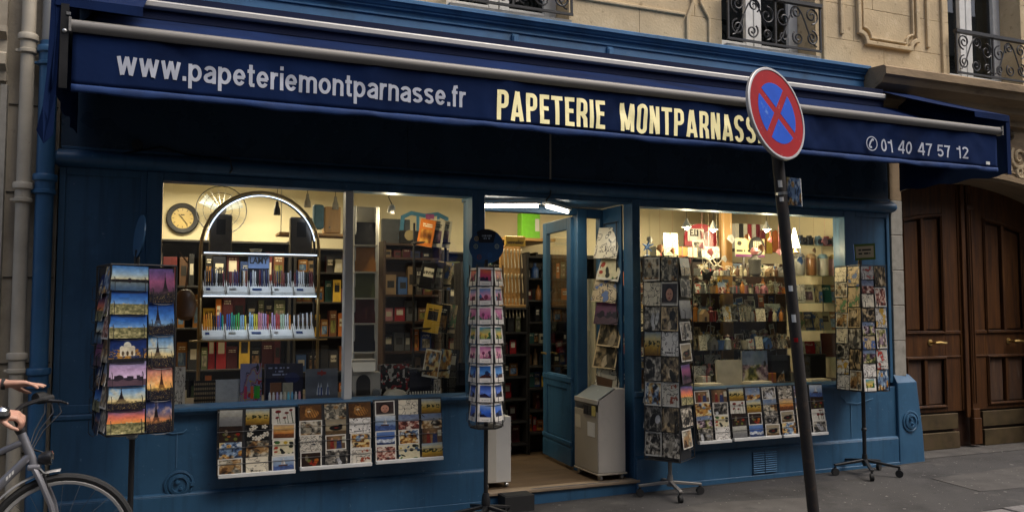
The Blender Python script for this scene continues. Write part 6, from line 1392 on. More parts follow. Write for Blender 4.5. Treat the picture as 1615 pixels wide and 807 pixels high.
obj('bag_body', MB().lathe([(.03, -.13), (.07, -.10), (.085, -.02), (.07, .06), (.04, .10), (0, .11)], lb, 14), 'leather', LBg, smooth=True); obj('strap', MB().tube([(lb.x, lb.y, lb.z + .10), (lb.x + .02, lb.y, lb.z + .3), (lb.x - .05, lb.y + .02, 1.97)], .006, 5), 'leather', LBg)

# second pane: notebooks, cut-outs, paper van
NR = root('notebook_rack', (1.44, .4, FT), 'tall white rack holding five notebooks in the left window', 'display stand')
rb = (1.391, 1.592, 1.103, 2.396)
obj('side_rail', MB().box(rb[0], rb[0] + .015, .38, .45, FT, 2.36), 'offwhite', NR, bevel=.003); obj('side_rail', MB().box(rb[1] - .03, rb[1], .38, .45, FT, 2.36), 'offwhite', NR, bevel=.003); obj('back', MB().box(rb[0] + .015, rb[1] - .03, .44, .45, FT, 2.36), 'white_wood', NR)
for k, (y0, y1, tl, d) in enumerate(((350, 386, 0, 'black'), (390, 428, 1, 'tan'), (430, 469, 2, 'olive'), (471, 509, 3, 'dark red'), (511, 554, 4, 'black'))):
    b = ((1.395, 1.564, 2.046, 2.230), (1.397, 1.567, 1.832, 2.026), (1.399, 1.563, 1.623, 1.822), (1.397, 1.566, 1.421, 1.613), (1.394, 1.568, 1.194, 1.411))[k]
    panel('notebook', b, .37, ('book', tl), f'{d} notebook, {ORD[k]} in the tall white notebook rack', 'notebook', .02, 'notebooks in the white rack', col=(.4, .36, .28), lean=.12)
    obj('ledge', MB().box(b[0] - .01, b[1] + .005, .33, .44, b[2] - .014, b[2] - .001), 'white_wood', NR)
vb = (1.306, 1.581, 0.818, 1.142)
PV = root('paper_van', ((vb[0] + vb[1]) / 2, .26, FT), 'white cardboard van front with arched door below the notebook rack', 'display stand')
xm = (vb[0] + vb[1]) / 2; hw_ = (vb[1] - vb[0]) / 2
arp = [(xm - .055, .229, FT + .02)] + [(xm - .055 * math.cos(R(q)), .229, FT + .12 + .06 * math.sin(R(q))) for q in range(0, 181, 20)] + [(xm + .055, .229, FT + .02)]
obj('body', MB().box(xm - hw_, xm + hw_, .235, .32, FT + .001, FT + .20).box(xm - hw_ * .75, xm + hw_ * .75, .24, .32, FT + .20, vb[3]), 'bin_beige', PV, bevel=.01, seg=2)
obj('arch_door', MB().prism(arp, (0, .005, 0)), 'shelf_dark', PV); obj('visor', MB().prism([(xm - .085, .20, FT + .205), (xm + .085, .20, FT + .205), (xm + .095, .236, FT + .275), (xm - .095, .236, FT + .275)], (0, .004, 0)), 'offwhite', PV)
for s_ in (-1, 1): obj('wheel', MB().lathe([(.035, 0), (.035, .02), (.022, .022), (.02, .012), (0, .012)], (xm + s_ * .105, .234, FT + .037), 18, (0, -1, 0)), 'steel', PV, smooth=True)
panel('patterned_box', (1.600, 1.834, 0.885, 1.092), .30, ('misc', 7), 'black box with white and red pattern in the left window', 'box', .08, foot=FT)
b = (1.592, 1.786, 0.821, 0.920); obj('stone_weight', MB().lathe([(.09, 0), (.095, .02), (.07, .05), (.03, .06), (0, .06)], ((b[0] + b[1]) / 2, .20, FT), 12), 'stone_grey', label='low grey stone before the patterned box', cat='stone', smooth=True)
b = (1.857, 2.106, 0.807, 1.046); obj('black_case', MB().box(b[0], b[1], .4, .48, FT, b[3]), 'matte', label='dark blue case standing open in the left window', cat='case', color=(.015, .02, .04), bevel=.006)
b = (1.807, 2.070, 0.839, 0.899)
cmb = root('ruler_comb', ((b[0] + b[1]) / 2, .2, FT), 'cream toothed ruler lying before the dark case', 'ruler'); obj('blade', MB().box(b[0], b[1], .18, .22, FT + .001, FT + .012), 'offwhite', cmb)
for k in range(12): obj('tooth', MB().box(b[0] + .004 + k * (b[1] - b[0]) / 12, b[0] + .012 + k * (b[1] - b[0]) / 12, .205, .219, FT + .012, FT + .035), 'offwhite', cmb)
panel('framed_picture', (2.023, 2.076, 0.853, 0.965), .24, ('bw', 3), 'narrow white-framed picture at the right of the toothed ruler', 'frame', foot=FT)
panel('black_board', (2.119, 2.356, 0.795, 1.086), .34, ('book', 0), 'black board at the right end of the left window', 'board', foot=FT, col=(.01, .01, .01))
# stepped stand with fanned notebooks next to the pier
MS = root('magazine_stand', (2.12, .5, FT), 'black stepped stand with fanned notebooks beside the door pier', 'display stand')
for k, (z, yv) in enumerate(((.06, .36), (.40, .42), (.76, .48), (1.12, .54))): obj('ledge', MB().box(1.93, 2.24, yv - .04, yv + .10, FT + z + .12, FT + z + .135), 'shelf_dark', MS)
for xk in (1.945, 2.225): obj('post', MB().box(xk - .008, xk + .008, .58, .60, FT, 2.26), 'black_metal', MS); 
for k in range(4): obj('arm', MB().box(1.94, 1.95, .36 + .06 * k, .60, FT + .17 + .355 * k, FT + .18 + .355 * k).box(2.22, 2.23, .36 + .06 * k, .60, FT + .17 + .355 * k, FT + .18 + .355 * k), 'black_metal', MS)
FAN = [(.54, [(('book', 37), 'orange notebook', .0), (('book', 22), 'cream booklet', .09), (('book', 38), 'pale booklet', .16)]), (.48, [(('book', 16), 'black notebook', .0), (('book', 26), 'black-and-cream notebook', .08), (('line', 3), 'cream notebook', .15)]),
       (.42, [(('book', 25), 'yellow-grey notebook', .02), (('book', 32), 'grey notebook', .10), (('line', 7), 'white notebook', .17)]), (.36, [(('art', 5), 'yellow magazine', .0), (('art', 13), 'yellow-white magazine', .10), (('book', 20), 'white magazine', .17)])]
for r_, (yv, items) in enumerate(FAN):
    z = FT + .135 + .36 * (3 - r_)
    for k, (tl, d, dx) in enumerate(items):
        postcard((1.985 + dx + .02, yv - .03 - .008 * (2 - k)), R(12), 0, 0, z, .13, .24 if r_ < 3 else .23, tl, f'{d}, {NTH[k]} from the left on the {ORD[r_]} ledge of the stepped stand', 'notebooks on the stepped stand', .22, 0, name='notebook', rollj=-.18 + .02 * k, cat='notebook', th=.012)
# counter gondola behind with blue spectacles cut-out
GO = shelf_unit('gondola', 1.806, 2.325, 1.05, 1.3, [.5, .85, 1.15, 1.42, 1.66, 1.994, 2.120], 'brown shop gondola with notebooks behind the second pane', 'brown gondola', 31, pal=[4, 0, 9, 5, 10, 2, 4, 3], mat='dark_wood', wmin=.05, wmax=.11, dep=.1, kinds=('notebook', 'pad', 'box'))
gz = 2.120
BP = root('badge_board', (2.119, 1.12, gz), 'black board with two round badges on the brown gondola', 'board')
b = (1.952, 2.325, 2.126, 2.243); obj('board', MB().box(b[0], b[1], 1.10, 1.13, gz + .001, b[3]), 'gloss', BP, color=(.02, .018, .015), bevel=.01)
for (x, cc) in ((646, (.5, .38, .18)), (671, (.12, .22, .32))):
    p = Vector((2.047, 1.100, 2.199)) if x == 646 else Vector((2.197, 1.100, 2.204)); q = obj('badge', MB().lathe([(.048, 0), (.048, .006), (.036, .008), (.034, .004), (0, .004)], (p.x, 1.10, p.z), 20, (0, -1, 0)), 'gloss', BP, color=cc)
b = (1.979, 2.430, 2.167, 2.421); BGc = root('blue_cutout', ((b[0] + b[1]) / 2, 1.16, gz), 'light blue cut-out frame shaped like spectacles above the badge board', 'cut-out')
tw = b[1] - b[0]; P2 = [(b[0], b[2] + .0), (b[0] + .02, b[3] - .05), (b[0] + .1, b[3] - .01), (b[0] + tw * .5, b[3] - .03), (b[1] - .1, b[3] - .01), (b[1] - .01, b[3] - .05), (b[1], b[2])]
obj('rim', MB().ribbon([(x, max(z, gz + .001)) for x, z in P2], .035, 1.155, .02), 'gloss', BGc, color=(.10, .30, .46)); 
for fx in (.36, .80): obj('bar', MB().box(b[0] + tw * fx - .012, b[0] + tw * fx + .012, 1.158, 1.172, gz + .001, b[3] - .03), 'gloss', BGc, color=(.10, .30, .46))
obj('bow', MB().box(b[0] + tw * .52, b[0] + tw * .70, 1.150, 1.154, b[3] - .07, b[3] - .015), 'gloss', BGc, color=(.5, .12, .3), bevel=.008)
b = (1.824, 2.086, 2.140, 2.356); o = obj('grey_box', MB().box(b[0], b[1], 1.22, 1.29, gz + .001, b[3]), 'matte', label='flat grey box on the gondola behind the blue cut-out', cat='box', color=(.10, .105, .11), bevel=.006)

# ---------------------------------------------------------------- seen past the door leaf
for k in range(4):
    p = Vector(((3.819, 0.950, 1.818), (3.908, 1.000, 1.634), (3.809, 0.950, 1.326), (3.890, 1.000, 1.170))[k]); zt = p.z
    obj('paper_roll', MB().lathe([(.045, 0), (.045, zt - .10), (.047, zt - .09), (.034, zt - .09), (.03, zt - .13), (0, zt - .13)], (p.x, p.y, .091), 14), 'paper', label=f'cream paper roll standing behind the narrow side light, {NTH[k]} in height', cat='paper roll', group='paper rolls', smooth=True)

shelf_unit('aisle_shelf', 3.36, 4.12, 1.42, 1.66, [.3, .52, .74, .96, 1.18, 1.40, 1.62, 1.84, 2.06], 'black stocked shelf seen through the glass of the open door leaf', 'shelf behind the door leaf', 29, pal=[0, 0, 8, 5, 3, 1, 4, 7, 2, 9], wmin=.035, wmax=.09, dep=.1, kinds=('box', 'notepad', 'jar'))
# ---------------------------------------------------------------- right display window
FR = .812
def clear_shelf(name, x0, x1, y0, y1, z, lab, grp='glass shelves in the right window', mat='shelf_glass'):
    t = root(name, ((x0 + x1) / 2, (y0 + y1) / 2, z - .008), lab, 'shelf', grp)
    obj('plate', MB().box(x0, x1, y0, y1, z - .008, z), mat, t)
    for xk in (x0 + .04, x1 - .04): obj('support', MB().cyl((xk, y1 - .02, FR), (xk, y1 - .02, z - .008), .006, n=6), 'steel', t)
    return t
def trinket(x, y, z, s, rj, lab0, grp):
    kd = rj.choice(['gift_box', 'figurine', 'bottle', 'greeting_card', 'greeting_card', 'cup', 'ornament', 'paper_house']); cn, cc = COLS[rj.choice([4, 4, 5, 7, 11, 10, 1, 4, 9, 7, 8, 2])]; lab = f'{cn} {kd.replace("_", " ")}, {lab0}'; kw = dict(label=lab, cat=kd.replace('_', ' '), group=grp, color=cc)
    if kd == 'gift_box':
        w = s * .55; o = obj(kd, MB().box(x - w / 2, x + w / 2, y - w / 2, y + w / 2, z, z + s * .5), 'matte', bevel=.003, **kw); obj('ribbon', MB().box(x - .006, x + .006, y - w / 2 - .002, y + w / 2 + .002, z + .001, z + s * .5 + .003), 'gloss', o, color=(.5, .1, .1))
    elif kd == 'figurine':
        o = obj(kd, MB().lathe([(s * .2, 0), (s * .22, s * .1), (s * .14, s * .45), (s * .17, s * .58), (s * .07, s * .68)], (x, y, z), 10), 'gloss', smooth=True, **kw); obj('head', MB().lathe([(0, -.11 * s), (.09 * s, -.06 * s), (.12 * s, 0), (.09 * s, .07 * s), (0, .11 * s)], (x, y, z + s * .77), 10), 'gloss', o, color=rj.choice([(.5, .3, .22), cc, (.6, .55, .45)]), smooth=True)
    elif kd == 'bottle': obj(kd, MB().lathe([(s * .16, 0), (s * .17, s * .5), (s * .12, s * .62), (s * .06, s * .68), (s * .07, s * .85), (0, s * .86)], (x, y, z), 10), 'gloss', smooth=True, **kw)
    elif kd == 'cup': obj(kd, MB().lathe([(s * .18, 0), (s * .24, s * .5), (s * .22, s * .5), (s * .16, s * .04), (0, s * .04)], (x, y, z), 12), 'gloss', smooth=True, **kw)
    elif kd == 'ornament':
        m = MB().lathe([(s * .2, 0), (s * .2, .01), (s * .03, .02), (s * .03, s * .4)], (x, y, z), 8)
        for q in range(5): a = R(72 * q + rj.uniform(0, 40)); m.cyl((x, y, z + s * .5), (x + s * .32 * math.cos(a), y - .02, z + s * .5 + s * .32 * math.sin(a)), s * .08, s * .02, 5)
        obj(kd, m, 'gloss', **kw)
    elif kd == 'paper_house':
        w = s * .25; o = obj(kd, MB().prism([(x - w, y - .03, z), (x + w, y - .03, z), (x + w, y - .03, z + s * .45), (x, y - .03, z + s * .75), (x - w, y - .03, z + s * .45)], (0, .06, 0)), 'matte', **kw); obj('door', MB().box(x - w * .3, x + w * .3, y - .032, y - .0305, z + .004, z + s * .3), 'shelf_dark', o)
    else:
        w = s * rj.uniform(.5, .8); o = MB().card((x - w / 2, y - .02, z), (w, rj.uniform(-.03, .03), 0), (0, s * .15, s * rj.uniform(.7, 1)), tile(*rj.choice([('line', rj.randrange(28)), ('art', rj.randrange(64)), ('bw', rj.randrange(40))])), .004); obj(kd, o, ['print_matte', 'card_edge'], **kw)
rj = random.Random(41)
rows = [(1.849, .13), (1.679, .15), (1.409, .18), (1.141, .19), (FR, .22)]
sx0, sx1 = 4.668, 5.835
for r_, (z, s) in enumerate(rows):
    if r_ < 4: clear_shelf('glass_shelf', sx0, sx1, .36, .66, z, f'glass shelf of trinkets in the right window, {ORD[r_]} of the middle set')
    x = sx0 + .07; k = 0
    while x < sx1 - .04:
        for yy2, nm in ((.40, 'front'), (.50, 'middle'), (.60, 'back')):
            if rj.random() < .9: trinket(x + rj.uniform(-.01, .01) + {'front': 0, 'middle': .035, 'back': .06}[nm], yy2, z, s * rj.uniform(.75, 1.05) * {'front': .9, 'middle': 1.05, 'back': 1.2}[nm], rj, f'{nm} row place {NTH[k]} on the {ORD[r_]} level of the middle shelves', 'trinkets in the right window')
        x += rj.uniform(.075, .105); k += 1
# right-hand set on the side wall
rs2 = [(2.175, 'cameras'), (1.867, 'tumblers'), (1.592, 'books'), (1.313, 'books'), (1.041, 'books')]
qx0, qx1 = 5.924, 6.499
for r_, (z, kd) in enumerate(rs2):
    clear_shelf('glass_shelf', qx0, qx1, .40, .70, z, f'glass shelf against the cream side wall, {ORD[r_]} of the right set')
    n = 5 if kd != 'tumblers' else 4
    for k in range(n):
        x = qx0 + .07 + (qx1 - qx0 - .12) * k / (n - 1); lab = f'{NTH[k]} from the left on the {ORD[r_]} right-hand shelf'
        if kd == 'cameras':
            cn, cc = [('black', (.02, .02, .02)), ('black', (.03, .03, .03)), ('sky blue', (.25, .42, .6)), ('red', (.4, .06, .07)), ('dark grey', (.06, .07, .08))][k]
            o = obj('toy_camera', MB().box(x - .045, x + .045, .45, .51, z, z + .085).box(x - .02, x + .02, .455, .505, z + .085, z + .105), 'gloss', label=f'{cn} camera, {lab}', cat='camera', group='cameras on the right shelf', color=cc, bevel=.006); obj('lens', MB().lathe([(.028, 0), (.028, .02), (.02, .025), (.015, .012), (0, .012)], (x, .45, z + .042), 14, (0, -1, 0)), 'black_metal', o)
        elif kd == 'tumblers':
            cn, cc = [('grey', (.22, .22, .2)), ('brown', (.20, .09, .03)), ('white', (.6, .58, .5)), ('pink', (.55, .28, .28))][k]
            o = obj('tumbler', MB().lathe([(.048, 0), (.055, .02), (.055, .17), (.05, .18), (.03, .185), (0, .185)], (x, .50, z), 16), 'gloss', label=f'{cn} tumbler, {lab}', cat='tumbler', group='tumblers on the right shelf', color=cc, smooth=True)
            obj('lid', MB().lathe([(.052, .18), (.054, .20), (.035, .225), (0, .23)], (x, .50, z), 16), 'gloss', o, color=[(.1, .1, .1), (.3, .2, .1), (.25, .4, .5), (.55, .38, .1)][k], smooth=True)
        else:
            tl = [('line', 4 + k + r_), ('book', 17 + k * 3 + r_), ('line', 9 + k), ('book', 25 + r_ * 2), ('book', 29 + k)][k]
            postcard((x, .50), R(rj.uniform(0, 25)), 0, 0, z, .12, .19 if r_ < 4 else .16, tl, f'{("pale", "printed", "white", "lettered", "bright")[k]} book, {lab}', 'books on the right shelves', .2, 0, name='book', cat='book', th=.02)
# wood post, signs, hanging things
b = (5.197, 5.330, 1.848, 2.488); obj('wood_post', MB().box(b[0], b[1], .72, .76, FR, 2.6), 'pine', label='pine post standing in the middle of the right window', cat='post', bevel=.003)
b = (6.514, 6.637, 2.195, 2.522); obj('wood_batten', MB().box(b[0], b[1], .90, .93, b[2], 2.6), 'pine', label='short pine batten at the upper right of the right window', cat='post', bevel=.003)
b = (4.812, 5.204, 2.188, 2.395); RD = root('red_sign', ((b[0] + b[1]) / 2, .8, b[2]), 'red round-topped sign with white plate and butterfly', 'sign')
xm = (b[0] + b[1]) / 2; hw_ = (b[1] - b[0]) / 2; hh = b[3] - b[2]
obj('board', MB().prism([(xm - hw_, .80, b[2] - .03)] + [(xm - hw_ * math.cos(R(q)), .80, b[2] + hh * .35 + hh * .62 * math.sin(R(q))) for q in range(0, 181, 12)] + [(xm + hw_, .80, b[2] - .03)], (0, .02, 0)), 'gloss', RD, color=(.30, .02, .03))
obj('white_plate', MB().box(xm - hw_ * .85, xm + hw_ * .15, .79, .798, b[2] + .02, b[2] + hh * .72), 'offwhite', RD, bevel=.006); text('lettering', 'E.LI', (xm - hw_ * .72, .787, b[2] + .075), .09, 'shelf_dark', RD, bold=.003, wid=hw_ * .5)
def butterfly(name, p, s, mat, lab):
    m = MB()
    for sg in (-1, 1): m.prism([(p[0], p[1], p[2] - s * .2), (p[0] + sg * s * .35, p[1] - .02, p[2] - s * .5), (p[0] + sg * s * .45, p[1] - .03, p[2] - s * .1), (p[0] + sg * s * .75, p[1] - .05, p[2] + s * .55), (p[0] + sg * s * .35, p[1] - .03, p[2] + s * .4), (p[0], p[1], p[2] + s * .1)], (0, .004, 0))
    m.cyl((p[0], p[1], p[2] - s * .4), (p[0], p[1], p[2] + s * .35), s * .06, n=6); m.cyl((p[0], p[1] + .002, p[2] + s * .3), (p[0], p[1] + .002, 2.6), .0012, n=4)
    return obj(name, m, 'gloss', label=lab, cat='decoration', color=mat)
butterfly('paper_butterfly', (4.954, 0.700, 2.262), .09, (.09, .02, .02), 'dark red paper butterfly in front of the white plate')
butterfly('paper_butterfly', (4.721, 0.340, 1.841), .10, (.012, .012, .012), 'black paper butterfly hanging below the white stars')
for k in range(3):
    p = Vector(((4.810, 0.400, 1.996), (4.919, 0.420, 1.950), (4.765, 0.440, 1.924))[k]); m = MB(); s = (.095, .075, .06)[k]
    for q in range(5): a = R(72 * q + 20 + 30 * k); m.cyl(p, p + Vector((s * math.cos(a), -.02 + .04 * (q % 2), s * math.sin(a))), s * .13, s * .02, 5)
    m.cyl(p, (p.x, p.y, 2.6), .001, n=4)
    obj('paper_star', m, 'paper', label=('large white paper star hanging left of the pine post', 'middle white paper star next to the pine post', 'small white paper star left of the others')[k], cat='decoration', group='paper stars in the right window')
zsign = 2.024
clear_shelf('glass_shelf', 4.132, 5.016, .44, .64, zsign, 'high glass shelf behind the tall card rack', mat='shelf_glass')
panel('sign_card', (4.371, 4.535, 2.024, 2.254), .5, ('line', 24), 'cream card with black lettering at the upper left of the right window', 'sign', foot=zsign + .001)
panel('sketch_board', (4.860, 5.070, 2.038, 2.144), .58, ('line', 26), 'pale sketch board behind the white stars', 'board', foot=zsign + .001)
for k in range(6): trinket(4.184 + .05 + k * .12, .58, zsign, .2, rj, f'{NTH[k]} from left on the high glass shelf', 'things on the high glass shelf')
b = (5.292, 5.655, 2.054, 2.241)
BE = root('brush_sign', ((b[0] + b[1]) / 2, .62, rows[0][0]), 'cream sign with black brush roundel right of the pine post', 'sign')
obj('board', MB().card((b[0], .62, b[2]), (b[1] - b[0], 0, 0), (0, 0, b[3] - b[2]), tile('misc', 6), .012), ['print', 'card_edge'], BE)
rc = Vector((5.544, 0.610, 2.164)); obj('roundel', MB().lathe([(.095, 0), (.095, .008), (.085, .009), (.085, .006), (0, .006)], rc, 24, (0, -1, 0)), 'gloss', BE, color=(.012, .012, .012))
for k in range(5): obj('painted_brush', MB().prism([(rc.x - .045 + k * .022, rc.y - .008, rc.z - .05), (rc.x - .035 + k * .022, rc.y - .008, rc.z - .05), (rc.x - .032 + k * .022, rc.y - .008, rc.z + .05), (rc.x - .048 + k * .022, rc.y - .008, rc.z + .05)], (0, -.002, 0)), 'paper', BE)
obj('stand', MB().box(b[0] + .1, b[0] + .12, .634, .645, rows[0][0], b[3] - .02), 'steel', BE)
for k in range(7):
    x = 5.586 + k * .055; cn, cc = [('white', (.6, .58, .52)), ('black', (.02, .02, .02)), ('white', (.6, .58, .5)), ('red', (.3, .02, .03)), ('white', (.6, .58, .52)), ('dark red', (.16, .01, .02)), ('white', (.55, .55, .5))][k]
    obj('lever_file', MB().box(x, x + .05, 1.0, 1.15, 2.169, 2.435), 'matte', label=f'{cn} lever file, {NTH[k]} from the left above the brush sign', cat='file', group='lever files in the right window', color=cc, bevel=.003)
for k, (cn, cc) in enumerate((('dark red', (.16, .02, .03)), ('yellow', (.45, .30, .03)), ('orange', (.45, .12, .02)), ('red', (.25, .03, .02)), ('green', (.05, .16, .05)))):
    x = 5.868 + k * .085; zt = 2.378 - .02 * (k % 2)
    o = obj('cloth_bag', MB().prism([(x, .95, zt - .24), (x + .08, .95, zt - .24), (x + .07, .95, zt - .02), (x + .045, .95, zt), (x + .01, .95, zt - .02)], (0, .03, 0)), 'matte', label=f'{cn} hanging pouch, {NTH[k]} from the left beside the lever files', cat='pouch', group='pouches in the right window', color=cc, bevel=.004)
LF = root('file_shelf', (5.874, 1.05, 2.169 - .02), 'dark shelf carrying the lever files in the right window', 'shelf')
obj('board', MB().box(5.567, 6.284, .97, 1.2, 2.169 - .02, 2.169 - .001), 'shelf_dark', LF); obj('bracket', MB().box(5.624, 5.624 + .03, 1.17, 1.2, .09, 2.169 - .02), 'shelf_dark', LF)
p = Vector((5.350, 0.320, 1.867)); fz = rows[0][0]
MQ = root('mannequin', (p.x, .40, fz), 'small grey mannequin with pink round head on the middle shelf', 'figurine')
obj('body', MB().lathe([(.04, 0), (.06, .02), (.055, .10), (.065, .16), (.03, .19), (.02, .21)], (p.x, .40, fz), 14), 'jacket', MQ, smooth=True); obj('head', MB().lathe([(0, -.04), (.03, -.03), (.042, 0), (.03, .03), (0, .042)], (p.x, .40, fz + .245), 14), 'gloss', MQ, color=(.55, .22, .22), smooth=True)
panel('pale_book', (4.813, 5.104, 0.817, 1.049), .30, ('book', 6), 'plain beige book standing at the bottom of the right window', 'book', .02, foot=FR, col=(.5, .45, .35)); panel('art_book', (5.136, 5.437, 0.839, 1.125), .33, ('art', 30), 'illustrated art book beside the plain beige book', 'book', .02, foot=FR)
for k, (px, d) in enumerate(((1110, 'open'), (1215, 'thick'), (1290, 'pale'))):
    x = (4.521, 5.090, 5.808)[k]; obj('flat_book', MB().box(x, x + .26, .16, .30, FR, FR + .022).box(x + .01, x + .25, .165, .295, FR + .022, FR + .034), 'paper', label=f'{d} book lying flat on the right window floor', cat='book', group='flat books in the right window', bevel=.003)
b = (5.517, 5.752, 0.822, 1.071); obj('black_case', MB().box(b[0], b[1], .38, .5, FR, b[3]), 'matte', label='black case low in the right window behind the sign pole', cat='case', color=(.012, .012, .013), bevel=.006)
b = (5.932, 6.242, 0.803, 1.090); obj('black_case', MB().box(b[0], b[1], .42, .55, FR, FR + .26), 'matte', label='black case in the bottom right corner of the right window', cat='case', color=(.014, .013, .013), bevel=.006); panel('red_folder', (6.206, 6.423, 1.054, 1.280), .44, ('book', 3), 'dark red folder on the lowest right shelf', 'folder', foot=rs2[4][0] + .001)
# lit bulbs
for k in range(4):
    p = Vector(((4.494, 0.300, 2.293), (4.794, 0.300, 2.280), (5.420, 0.300, 2.302), (5.796, 0.340, 2.242))[k]); t = root('spot_lamp', p, ('lit bulb at the upper left of the right window', 'lit bulb just left of the pine post', 'lit bulb above the brush sign', 'lit conical lamp at the right shelves')[k], 'lamp', 'lit bulbs in the right window')
    if k < 3: obj('shade', MB().lathe([(.045, .0), (.03, .03), (.015, .06), (.01, .08), (0, .08)], p, 14), 'offwhite', t, smooth=True); obj('bulb', MB().lathe([(0, -.028), (.018, -.02), (.024, 0), (.015, .02)], p, 10), 'bulb', t, smooth=True)
    else: obj('shade', MB().lathe([(.055, -.10), (.05, -.09), (.01, .09), (0, .09)], p, 16), 'tube_warm', t, smooth=True); obj('foot', MB().lathe([(.04, -.16), (.04, -.15), (.012, -.14), (.012, -.10)], p, 12), 'brass', t)
    if k < 3: obj('cord', MB().cyl(p + Vector((0, 0, .08)), (p.x, p.y, 2.79), .003, n=5), 'black_metal', t)
    ld = bpy.data.lights.new('bulb_light', 'POINT'); ld.energy = 8 if k < 3 else 4; ld.color = (1, .82, .5); ld.shadow_soft_size = .03
    lo = bpy.data.objects.new('bulb_light', ld); C.objects.link(lo); lo.parent = t; lo.location = (0, -.02, -.06 if k < 3 else -.12)

p = Vector((1.691, 0.360, 2.362)); t = root('spot_lamp', p, 'small lit spot lamp at the top of the second pane', 'lamp')
obj('shade', MB().lathe([(.032, -.05), (.028, 0), (.014, .02), (0, .022)], p, 14, (.1, -.3, 1)), 'offwhite', t, smooth=True); obj('bulb', MB().lathe([(0, -.05), (.02, -.045), (.02, -.03)], p, 10, (.1, -.3, 1)), 'bulb', t, smooth=True)
obj('cord', MB().tube([p + Vector((0, 0, .02)), p + Vector((-.03, 0, .08)), p + Vector((.01, 0, .13)), (p.x, p.y, 2.79)], .004, 5), 'black_metal', t)
ld = bpy.data.lights.new('spot_light', 'POINT'); ld.energy = 6.0; ld.color = (1, .84, .56); ld.shadow_soft_size = .03
lo = bpy.data.objects.new('spot_light', ld); C.objects.link(lo); lo.parent = t; lo.location = (0, 0, -.08)
# paper mobiles hanging in the upper right window
rj = random.Random(91)
for k in range(16):
    x = 4.058 + .02 + k * .135 + rj.uniform(-.03, .03); y = rj.uniform(.22, .34); z = rj.uniform(1.95, 2.25); cn, cc = COLS[rj.choice([7, 11, 10, 8, 5, 9, 2])]; s = rj.uniform(.05, .09)
    m = MB().prism([(x - s * .5, y, z), (x + s * .1, y - .01, z - s * .5), (x + s * .6, y + .01, z - s * .05), (x + s * .2, y, z + s * .55), (x - s * .3, y, z + s * .4)], (0, .003, 0)).cyl((x, y + .0015, z + s * .3), (x, y + .0015, 2.7), .001, n=4)
    obj('paper_charm', m, 'matte', label=f'{cn} paper charm on a thread, {NTH[k]} from the left in the right window', cat='decoration', group='paper charms in the right window', color=cc)

# small cards and packets pinned all over the dark backboard of the right window
rj = random.Random(55)
for r_ in range(7):
    for k in range(13):
        x = 4.30 + k * .132 + rj.uniform(-.035, .035); z = 1.86 - r_ * .155 + rj.uniform(-.04, .03); w, h = rj.uniform(.06, .11), rj.uniform(.08, .14); a = rj.uniform(-.3, .3)
        u = Vector((math.cos(a), 0, math.sin(a))); v = Vector((-math.sin(a), 0, math.cos(a))); kd = rj.choice([('line', rj.randrange(28)), ('art', rj.randrange(36)), ('bw', rj.randrange(40)), ('scene', rj.randrange(28)), ('book', rj.randrange(16, 44))])
        obj('pinned_card', MB().card(Vector((x, .797 - rj.uniform(.002, .02), z)) - u * w / 2, u * w, v * h, tile(*kd), .003), ['print_matte', 'card_edge'], label=f'pinned {DESC[kd[0]]} card, {NTH[k]} from left in the {ORD[r_]} row behind the trinkets', cat='card', group='cards pinned behind the trinkets')

# ---------------------------------------------------------------- bicycle and its rider
by = -1.32
BK = root('bicycle', (-.95, by, ground_z(-.9)), 'grey city bicycle with silver mudguard at the left edge', 'bicycle')
gz0 = ground_z(-.9); wr_ = .360
fc = Vector((-.465, by, gz0 + wr_)); rc_ = Vector((-1.545, by, gz0 + wr_))
def wheel(c, nm):
    w = obj('wheel', MB().tube([(c.x + (wr_ - .045) * math.cos(R(q)), c.y, c.z + (wr_ - .045) * math.sin(R(q))) for q in range(0, 360, 8)], .013, 6, closed=True), 'alu', BK, smooth=True)
    obj('tyre', MB().tube([(c.x + (wr_ - .019) * math.cos(R(q)), c.y, c.z + (wr_ - .019) * math.sin(R(q))) for q in range(0, 360, 8)], .019, 8, closed=True), 'rubber', w, smooth=True)
    obj('hub', MB().cyl((c.x, c.y - .05, c.z), (c.x, c.y + .05, c.z), .02, n=12), 'steel', w)
    sp = [obj('spoke', MB().cyl((c.x + .02 * math.cos(R(q + 60)), c.y + (.03 if (q // 15) % 2 else -.03), c.z + .02 * math.sin(R(q + 60))), (c.x + (wr_ - .05) * math.cos(R(q)), c.y, c.z + (wr_ - .05) * math.sin(R(q))), .0012, n=4), 'chrome', w) for q in range(0, 360, 15)]
wheel(fc, 'front'); wheel(rc_, 'rear')
ht, hb = Vector((-.662, by, .905)), Vector((-.600, by, .742))
bbk = Vector((-1.10, by, .28)); stp = Vector((-1.25, by, .80)); 
for nm, a, b_, r0, r1 in (('head_tube', ht, hb, .021, .022), ('top_tube', ht + (hb - ht) * .25, Vector((-1.20, by, .62)), .017, .016), ('down_tube', ht + (hb - ht) * .7, bbk, .023, .022), ('seat_tube', bbk, stp, .017, .016)):
    obj(nm, MB().cyl(a, b_, r0, r1, 14), 'bike_paint', BK, smooth=True)
